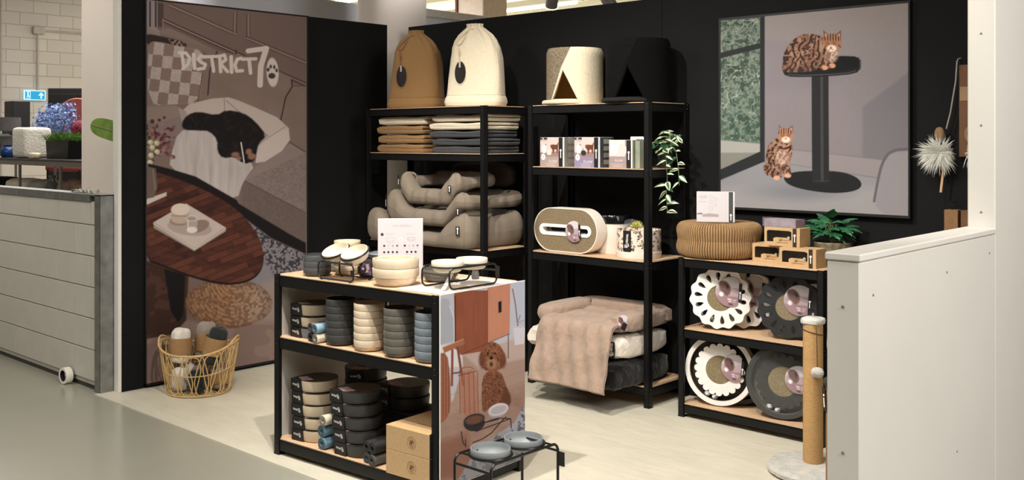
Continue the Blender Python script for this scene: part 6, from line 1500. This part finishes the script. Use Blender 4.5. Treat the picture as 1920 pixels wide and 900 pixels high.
# roll of white tape leaning on the tiled wall
t = thing('tape_roll', 'white roll of tape standing against the tiled wall on the grey floor', 'tape', (-6.47, 2.755, .054), (0, 0, math.radians(5)))
m = MB(); m.lathe([(.036, -.022), (.051, -.022), (.052, -.018), (.052, .018), (.051, .022), (.036, .022), (.036, -.022)], 44, T=FACE); obj('tape', m, M('white_tape', (226, 222, 210), .5, var=.02), t, angle=40)
m = MB(); m.lathe([(.036, -.021), (.034, -.021), (.034, .021), (.036, .021)], 40, T=FACE); m.prism(circ(.034, 30), -.004, .004, T=FACE); obj('core', m, M('dark_core', (30, 24, 26), .6), t, smooth=False)
m = MB(); m.prism(circ(.008, 16, .0, .002), .004, .006, T=FACE); m.prism(circ(.005, 12, .012, -.02), .004, .006, T=FACE); m.prism([(-.006, .012), (.012, .018), (.006, .028), (-.008, .024)], .004, .0055, T=FACE); obj('core_marks', m, M('core_mark', (150, 140, 138), .5), t, smooth=False)

# ------------------------------------------------------------------ the shop behind: brick wall, column, shelf with goods, ceiling
struct('wall_far', MB().box(-16.6, -16.5, -4, 18, 0, 5.2), brickw)
nt = brickw.node_tree; N, L = nt.nodes, nt.links
tc = N.new('ShaderNodeTexCoord'); mp = N.new('ShaderNodeMapping'); mp.inputs['Rotation'].default_value = (0, PI/2, 0); sp = N.new('ShaderNodeSeparateXYZ'); cb = N.new('ShaderNodeCombineXYZ')
L.new(tc.outputs['Object'], sp.inputs[0]); L.new(sp.outputs['Y'], cb.inputs[0]); L.new(sp.outputs['Z'], cb.inputs[1])
br = N.new('ShaderNodeTexBrick'); L.new(cb.outputs[0], br.inputs['Vector']); br.inputs['Scale'].default_value = 1; br.inputs['Brick Width'].default_value = .42; br.inputs['Row Height'].default_value = .2; br.inputs['Mortar Size'].default_value = .006
br.inputs['Color1'].default_value = lin((208, 200, 192))+(1,); br.inputs['Color2'].default_value = lin((196, 189, 181))+(1,); br.inputs['Mortar'].default_value = lin((168, 160, 152))+(1,)
L.new(br.outputs['Color'], N['Principled BSDF'].inputs['Base Color'])
bp_ = N.new('ShaderNodeBump'); bp_.inputs['Strength'].default_value = .5; bp_.inputs['Distance'].default_value = .01; bp_.invert = True; L.new(br.outputs['Fac'], bp_.inputs['Height']); L.new(bp_.outputs[0], N['Principled BSDF'].inputs['Normal'])
cond = M('painted_conduit', (176, 168, 160), .5)
m = MB(); m.tube([(-16.46, 6.0, 1.0), (-16.46, 6.0, 4.6)], .016, 8); m.tube([(-16.46, 6.56, 2.37), (-16.46, 6.56, 3.28)], .016, 8); m.tube([(-16.46, 6.5, 3.33), (-16.46, 8.6, 3.33)], .014, 8); m.box(-16.5, -16.42, 6.48, 6.66, 3.27, 3.38, .008)
struct('trim_7', m, cond)
colm = M('column_plaster', (206, 196, 186), .75, var=.03, scale=2, bump=.05)
struct('column', MB().box(-7.94, -7.33, 3.5, 4.0, 0, 5.2, .01), colm)
struct('ceiling', MB().box(-24, 6, -6, 22, 5.2, 5.3), M('ceiling_white', (210, 204, 190), .8, var=.03))
# exit sign
t = thing('exit_sign', 'small lit blue and white emergency exit sign high on the white brick wall', 'sign', (-16.42, 6.50, 2.285), 0)
blu = M('lit_blue', (20, 150, 205), .4, emit=.55, var=.02); wht = M('lit_white', (200, 238, 250), .4, emit=.8, var=.01)
obj('panel', MB().box(-.03, .0, -.165, .165, -.078, .078, .004), wht, t, smooth=False)
m = MB(); m.box(.0, .003, -.153, .153, -.066, .066); p_ = obj('face', m, blu, t, smooth=False)
m = MB(); F2 = Matrix(((0, 0, 1, .004), (1, 0, 0, 0), (0, 1, 0, 0), (0, 0, 0, 1)))
m.prism([(.085, -.05), (.105, -.05), (.105, .012), (.125, -.008), (.135, .004), (.095, .05), (.055, .004), (.065, -.008), (.085, .012)], 0, .001, T=F2)
obj('arrow', m, wht, p_, smooth=False); m = MB(); m.prism([(-.14, -.058), (-.07, -.058), (-.07, .058), (-.14, .058), (-.14, .05), (-.078, .05), (-.078, -.05), (-.14, -.05)], 0, .001, T=F2)
obj('door_outline', m, wht, p_, smooth=False); m = MB(); m.prism([(-.10, .0), (-.102, .05), (-.114, .05), (-.114, .034), (-.122, .022), (-.115, -.002), (-.128, -.036), (-.116, -.038), (-.106, -.012), (-.092, -.036), (-.082, -.03), (-.096, -.004)], 0, .001, T=F2)
obj('running_figure', m, wht, p_, smooth=False)
# store ceiling light strips far back and beams
lite = M('light_tube', (255, 244, 214), .5, emit=5.0, var=.01); beamm = M('steel_beam_grey', (150, 148, 138), .6)
warmc = M('lit_back_ceiling', (236, 222, 178), .8, var=.04, scale=.6)
area(-14, 12, 2.6, 10, 7, 650, (PI, 0, 0), (1, .96, .84))  # added upward light with no fixture, brightens the back ceiling from below
struct('ceiling', MB().box(-24, -4, 8.2, 22, 4.0, 4.18), warmc)
for k, y in enumerate((9.5, 12.0, 14.5, 17.0)):
    t = thing('ceiling_light', ['nearest', 'second', 'third', 'farthest'][k]+' long tube light hanging above the shop behind the booth', 'light', (-13, y, 3.72), 0, 'tube lights')
    obj('tube', MB().box(-3.2, 3.2, -.05, .05, -.04, 0, .01), lite, t, smooth=False); obj('housing', MB().box(-3.3, 3.3, -.09, .09, .0, .10, .01), beamm, t, smooth=False)
    m = MB()
    for x in (-2.5, 2.5): m.tube([(x, 0, .1), (x, 0, .275)], .008, 6)
    obj('hanger', m, beamm, t)
for k, y in enumerate((8.4, 11.0, 13.6, 16.2)): struct('beam', MB().box(-24, -3, y, y+.18, 3.80, 4.0), beamm)
# white bulkhead, round column, ledge and box column seen above the booth walls
pale = M('pale_bulkhead', (204, 204, 212), .7, var=.02); 
struct('bulkhead', MB().box(-8.25, -8.0, 3.9, 6.48, 2.2, 2.94), pale)
struct('trim_8', MB().box(-8.06, -7.97, 6.48, 6.60, 2.0, 2.97), M('white_paint', (226, 222, 214), .55))
m = MB(); m.lathe([(.285, 0), (.285, 5.2)], 48, T=TR(-6.40, 5.42, 0)); struct('column', m, colm, smooth=True)
struct('bulkhead', MB().box(-8.9, -8.63, 7.2, 10.4, 2.1, 3.0), pale)
struct('ledge', MB().box(-8.95, -8.58, 7.1, 10.4, 3.0, 3.09, .01), M('ledge_white', (214, 208, 204), .7))
struct('column', MB().box(-9.42, -8.96, 9.1, 9.55, 0, 3.799, .01), M('beige_column', (206, 190, 176), .75)); struct('trim_9', MB().box(-9.455, -9.423, 9.08, 9.15, 0, 3.799), M('brown_edge', (96, 52, 34), .6))
# black spot fixtures above the back wall
darkm = M('dark_fixture', (120, 114, 112), .5)
def fixture(x, y, z, label, ry):
    t = thing('track_spotlight', label, 'spotlight', (x, y, z), 0, 'track spotlights')
    m = MB(); m.lathe([(0, -.075), (.052, -.075), (.057, -.07), (.057, .06), (.04, .085), (0, .085)], 28, T=TR(0, 0, 0, ry=ry, rx=.35)); obj('housing', m, darkm, t)
    m = MB(); m.lathe([(.06, .0), (.06, -.004), (0, -.004)], 28, T=TR(0, 0, 0, ry=ry, rx=.35) @ TR(0, 0, -.074)); obj('lens', m, M('warm_lens', (255, 238, 206), .3, emit=3.0), t)
    m = MB(); m.tube([(0, 0, .06), (0, 0, 5.2-z)], .01, 6); obj('stem', m, darkm, t)
fixture(-6.0, 7.0, 2.86, 'dark track spotlight above the back wall, left of the two', .5)
fixture(-5.36, 7.0, 2.80, 'dark track spotlight above the back wall, right of the two', -.4)
# ------------------------------------------------------------------ shelf with decorations behind the tiled counter wall
met = M('shelf_steel', (128, 122, 114), .4, .7, var=.1)
t = thing('metal_shelf', 'dark topped metal shelf behind the tiled wall, loaded with decorations', 'shelf', (-10.45, 4.55, 0))
m = MB(); m.box(-2.6, 1.05, -.35, .35, 1.35, 1.372, .003); obj('shelf_top', m, M('dark_shelf_top', (38, 32, 30), .4), t, smooth=False)
m = MB(); m.box(-2.6, 1.05, -.35, .35, .985, 1.0, .003); obj('lower_shelf', m, met, t, smooth=False)
m = MB(); m.box(-2.6, 1.05, -.352, -.345, 1.305, 1.35); obj('rail', m, met, t, smooth=False)
for x in (-2.5, -1.35, -.62, .40, 1.0):
    for y in (-.34, .33): obj('leg', MB().box(x, x+.035, y, y+.02, 0, 1.35), met, t, smooth=False)
ZB_ = 1.3725
# positions on the shelf: x from the photo's left to right, y around 4.3..4.8
fab = M('grey_lamp_fabric', (84, 80, 78), .9, var=.2, scale=12, stretch=(6, 6, 1))
t = thing('table_lamp', 'grey table lamp with drum shade at the left end of the metal shelf', 'lamp', (-12.06, 4.44, ZB_))
obj('shade', MB().lathe([(.17, .30), (.165, .455), (.16, .455), (.165, .30)], 40), fab, t); obj('base', MB().lathe([(0, 0), (.13, 0), (.135, .02), (.08, .24), (.03, .27), (.03, .31), (0, .31)], 36), fab, t)
t = thing('box', 'black box on a ledge above the grey lamp at the far left', 'box', (-12.55, 4.75, ZB_)); obj('carton', MB().box(-.1, .16, -.1, .1, 0, .66, .004), M('black_card', (26, 24, 24), .5), t, smooth=False)
t['label'] = 'tall black box standing behind the grey lamp at the far left'
t = thing('glass_vase', 'round blue glass vase on the metal shelf left of the fluffy pouf', 'vase', (-11.77, 4.365, ZB_))
obj('glass', MB().lathe([(0, 0), (.05, 0), (.075, .03), (.08, .07), (.06, .11), (.04, .125), (.05, .14), (.035, .14), (.03, .12), (.05, .1), (.07, .06), (.05, .01), (0, .01)], 32), M('blue_glass', (50, 90, 160), .08, trans=.5, var=.1), t)
silv = M('dark_silver', (120, 116, 118), .15, .9, var=.4, scale=14)
for k in range(6):
    h_ = .12+.03*((k*5) % 4); x = -11.78+.06*k-.18
    t = thing('candle_holder', ['first', 'second', 'third', 'fourth', 'fifth', 'sixth'][k]+' dark silver candle holder counted from the left on the metal shelf', 'candle holder', (x, 4.236, ZB_), 0, 'dark silver candle holders'); obj('body', MB().lathe([(0, 0), (.022, 0), (.024, .006), (.008, .02), (.012, h_*.5), (.006, h_*.8), (.022, h_), (.016, h_), (0, h_-.01)], 20), silv, t)
boucle = M('white_boucle', (232, 226, 214), .95, var=.1, scale=40, bump=1., bscale=45, sheen=.3)
t = thing('fluffy_pouf', 'white fluffy block-shaped pouf on the metal shelf', 'pouf', (-11.25, 4.42, ZB_+.003)); obj('body', MB().soft(0, 0, .165, .175, .15, .165, .22, 40, 30, wob=.008, seed=3), boucle, t)
t = thing('camera', 'small cream gadget lying before the fluffy pouf', 'ornament', (-10.76, 4.26, ZB_)); t.name = 'small_ornament'
obj('body', MB().soft(0, 0, .032, .075, .05, .032, .5, 24, 14), M('cream_plastic', (226, 210, 180), .4), t); obj('side_knob', MB().soft(.085, -.01, .03, .04, .03, .03, .8, 18, 12), M('cream_plastic', (226, 210, 180), .4), t)
RR = random.Random(8)
t = thing('hydrangea_bunch', 'bunch of pale blue hydrangeas behind the fluffy pouf', 'flowers', (-11.52, 4.80, ZB_))
fl = MB()
for cx, cz, r in [(-.42, .36, .08), (-.37, .44, .07), (-.32, .38, .08), (-.25, .47, .09), (-.14, .52, .10), (-.05, .47, .11), (.03, .53, .08), (.12, .42, .11), (.2, .49, .09), (.28, .55, .07), (.3, .44, .08), (-.2, .36, .09), (0, .38, .10), (.22, .35, .10), (-.1, .40, .1), (.13, .33, .09)]:
    for k in range(70):
        d = Vector((RR.gauss(0, 1), RR.gauss(0, 1), RR.gauss(0, 1))).normalized(); c0 = Vector((cx, RR.uniform(-.05, .05), cz))+d*r; s1 = d.orthogonal().normalized(); s2 = d.cross(s1); q = .017; tw = RR.uniform(0, 3)
        s1, s2 = s1*math.cos(tw)+s2*math.sin(tw), s2*math.cos(tw)-s1*math.sin(tw)
        fl.add([tuple(c0-s1*q), tuple(c0-s2*q*.9+d*.004), tuple(c0+s1*q), tuple(c0+s2*q*.9+d*.006)], [(0, 1, 2, 3)], RR.choice([0, 0, 1, 2]))
obj('blooms', fl, [M('hydrangea_blue', (126, 150, 200), .7), M('hydrangea_pale', (168, 184, 220), .7), M('hydrangea_deep', (84, 106, 164), .7)], t, smooth=False)
m = MB()
for k in range(9): x = -.25+.06*k; m.tube([(x*.15, 0, .1), (x*.7, 0, .3), (x, 0, .4)], .006, 5)
obj('stems', m, M('stem_green', (110, 120, 80), .6), t); obj('vase', MB().lathe([(0, 0), (.05, 0), (.06, .1), (.05, .2), (.045, .2), (0, .19)], 24), M('dark_pot', (40, 42, 42), .6), t)
t = thing('grass_planter', 'bright green grass in a black rectangular planter on the metal shelf', 'plant', (-10.47, 4.46, ZB_))
m = MB(); m.prism([(-.24, -.10), (.26, -.10), (.26, .10), (-.24, .10)], 0, .19); m.v = [(x*(1.0+.12*(z > .1)), y, z) for x, y, z in m.v]; obj('planter', m, M('black_planter', (14, 14, 15), .5), t, smooth=False)
m = MB()
for k in range(900):
    x = RR.uniform(-.27, .29); a = RR.uniform(0, 6.28); L_ = RR.uniform(.08, .17); out = (x-.0)/.28; c0 = Vector((x*.9, RR.uniform(-.09, .09), .17)); d = Vector((out*.7+RR.gauss(0, .35), RR.gauss(-.25, .4), 1-.55*abs(out)*RR.random())).normalized(); w_ = d.cross(Vector((0, 1, 0))).normalized()*.0045
    mid = c0+d*L_*.6; tip = c0+d*L_+Vector((out*.03, 0, -.03*abs(out)-.015)); m.add([tuple(c0+w_), tuple(c0-w_), tuple(mid-w_*.8), tuple(mid+w_*.8), tuple(tip)], [(0, 1, 2, 3), (3, 2, 4)], RR.choice([0, 0, 1]))
obj('grass', m, [M('grass_green', (104, 148, 44), .6, var=.3, scale=10), M('grass_dark', (50, 92, 34), .6)], t, smooth=False)
t = thing('chair', 'red round-backed chair beyond the grass planter', 'chair', (-12.95, 5.66, 0), math.radians(43))
m = MB(); m.add(*outline_mesh(stadium(.26, .40, 10, .26), [], .04), 0, TR(0, 0, 1.7) @ FACE); obj('backrest', m, M('dark_red_velvet', (120, 50, 48), .7, var=.2), t, smooth=False)
m = MB(); m.tube([(a, -.0, b+1.7) for a, b in stadium(.265, .405, 8, .262)], .012, 8, True); obj('frame', m, M('copper_trim', (190, 120, 96), .3, .6), t)
obj('seat', MB().soft(0, -.2, 1.22, .26, .25, .05, .5), M('dark_red_velvet', (120, 50, 48), .7), t)
for x in (-.2, .2):
    for y in (-.4, .0): obj('leg', MB().tube([(x, y, 0), (x, y, 1.2)], .015, 6), wire, t)
t = thing('cabinet', 'dark cabinet against the white brick wall beyond the planter', 'cabinet', (-13.7, 5.93, 0), math.radians(43)); obj('body', MB().box(-.35, .5, 0, .4, 0, 2.28, .01), M('black_cabinet', (24, 22, 22), .5), t, smooth=False); obj('door', MB().box(-.33, .06, -.02, 0, .1, 2.2, .004), M('black_cabinet_door', (30, 27, 27), .4), t, smooth=False); obj('door', MB().box(.08, .48, -.02, 0, .1, 2.2, .004), M('black_cabinet_door', (30, 27, 27), .4), t, smooth=False)
t = thing('magenta_flowers', 'dark magenta flowers beside the blue hydrangeas', 'flowers', (-10.92, 4.78, ZB_))
fl = MB()
for k in range(700):
    d = Vector((RR.gauss(0, 1), RR.gauss(0, 1), RR.gauss(0, 1))).normalized(); c0 = Vector((.03+d.x*.10, d.y*.08, .31+d.z*.10)); s1 = d.orthogonal().normalized(); s2 = d.cross(s1); q = .014; fl.add([tuple(c0-s1*q), tuple(c0-s2*q), tuple(c0+s1*q), tuple(c0+s2*q)], [(0, 1, 2, 3)])
obj('blooms', fl, M('magenta_petal', (128, 24, 60), .7, var=.4), t, smooth=False); obj('vase', MB().lathe([(0, 0), (.05, 0), (.05, .2), (0, .2)], 20), M('dark_pot', (40, 42, 42), .6), t)
# lower shelf goods
for k, (x, w_, c_, lab) in enumerate(((-12.12, .28, (30, 28, 28), 'black'), (-11.45, .27, (226, 214, 196), 'cream'), (-10.89, .185, (150, 144, 134), 'grey'))):
    t = thing('cushion', lab+' cushion lying on the lower board of the metal shelf', 'cushion', (x, 4.44, 1.0035)); obj('cover', MB().soft(0, 0, .075, w_, .17, .072, .7, 32, 16, wob=.03, seed=k), M(lab+'_cushion', c_, .9, var=.08), t)
t = thing('glass_vase', 'squat smoky glass vase on the lower board of the metal shelf', 'vase', (-10.56, 4.36, 1.0005)); obj('glass', MB().lathe([(0, 0), (.07, 0), (.10, .04), (.09, .09), (.035, .14), (.03, .17), (.05, .20), (.04, .20), (.022, .17), (.03, .13), (.08, .08), (.09, .04), (0, .01)], 32), M('smoky_glass', (120, 118, 114), .1), t)
for k in range(3):
    t = thing('woven_shell', ['left', 'middle', 'right'][k]+' brown ribbed shell ornament on the lower board', 'ornament', (-10.34+.21*k, 4.40, 1.0005), 0, 'ribbed shell ornaments'); m = MB(); m.soft(0, 0, .07+.02*(k == 1), .10, .08, .07+.02*(k == 1), .9, 60, 16); m.v = [(x*(1+.06*math.sin(z*130+x*40)), y, z) for x, y, z in m.v]; obj('body', m, M('ribbed_tan', (140, 112, 94), .7, var=.25, scale=18), t)
# things on top of the tiled wall and the big leaf
t = thing('foil_package', 'green leaf shape and clear crumpled wrap lying on the steel capping', 'packaging', (-6.42, 2.84, 1.2262)); m = MB()
m.grid(lambda u, v: (-.17+.26*u, (v-.5)*.06*math.sin(PI*min(1, u+.12))+.01*math.sin(u*4), max(.001, .004+.02*math.sin(u*3)*(1-u)+.004*math.sin(v*6))), 20, 6); obj('leaf', m, M('banana_leaf', (92, 118, 40), .45, var=.25, scale=12), t)
m = MB(); m.grid(lambda u, v: (.0+.21*u, (v-.5)*.06, max(.001, .014+.012*math.sin(u*11)*math.sin(v*9)+.010*math.sin(u*23+v*5))), 26, 8); obj('clear_wrap', m, M('crumpled_wrap', (216, 214, 208), .15, alpha=.7, spec=.8), t)
t = thing('banana_plant', 'large green leaf reaching out from behind the white wall end', 'plant', (-6.45, 3.28, 0)); m = MB()
def bleaf(u, v):
    L_ = .42*u; w_ = .066*math.sqrt(max(.02, 1-abs((u-.45)/.56)**5)); q = (v-.5)*2
    return (.0-L_*.92, -.02-L_*.05, 1.62+L_*.42-.22*L_*L_*3-w_*q*.95-.0, ) if False else (-L_*1.7, -.12*L_+w_*q*.25, 1.55+L_*.36-.14*L_*L_+w_*q*1.05)
m.grid(bleaf, 24, 6); obj('leaf', m, M('banana_leaf', (92, 118, 40), .45), t)
m = MB(); m.tube([(0, 0, .24), (.01, 0, 1.0), (.0, 0, 1.55)], .012, 8); m.tube([(0, 0, 1.55)]+[tuple(Vector(bleaf(k/10, .5))+Vector((0, -.004, 0))) for k in range(11)], .004, 6); obj('stem', m, M('stem_green', (110, 120, 80), .6), t)
obj('pot', MB().lathe([(0, 0), (.09, 0), (.115, .28), (.10, .28), (.095, .25), (0, .25)], 28), M('dark_pot', (40, 42, 42), .6), t)
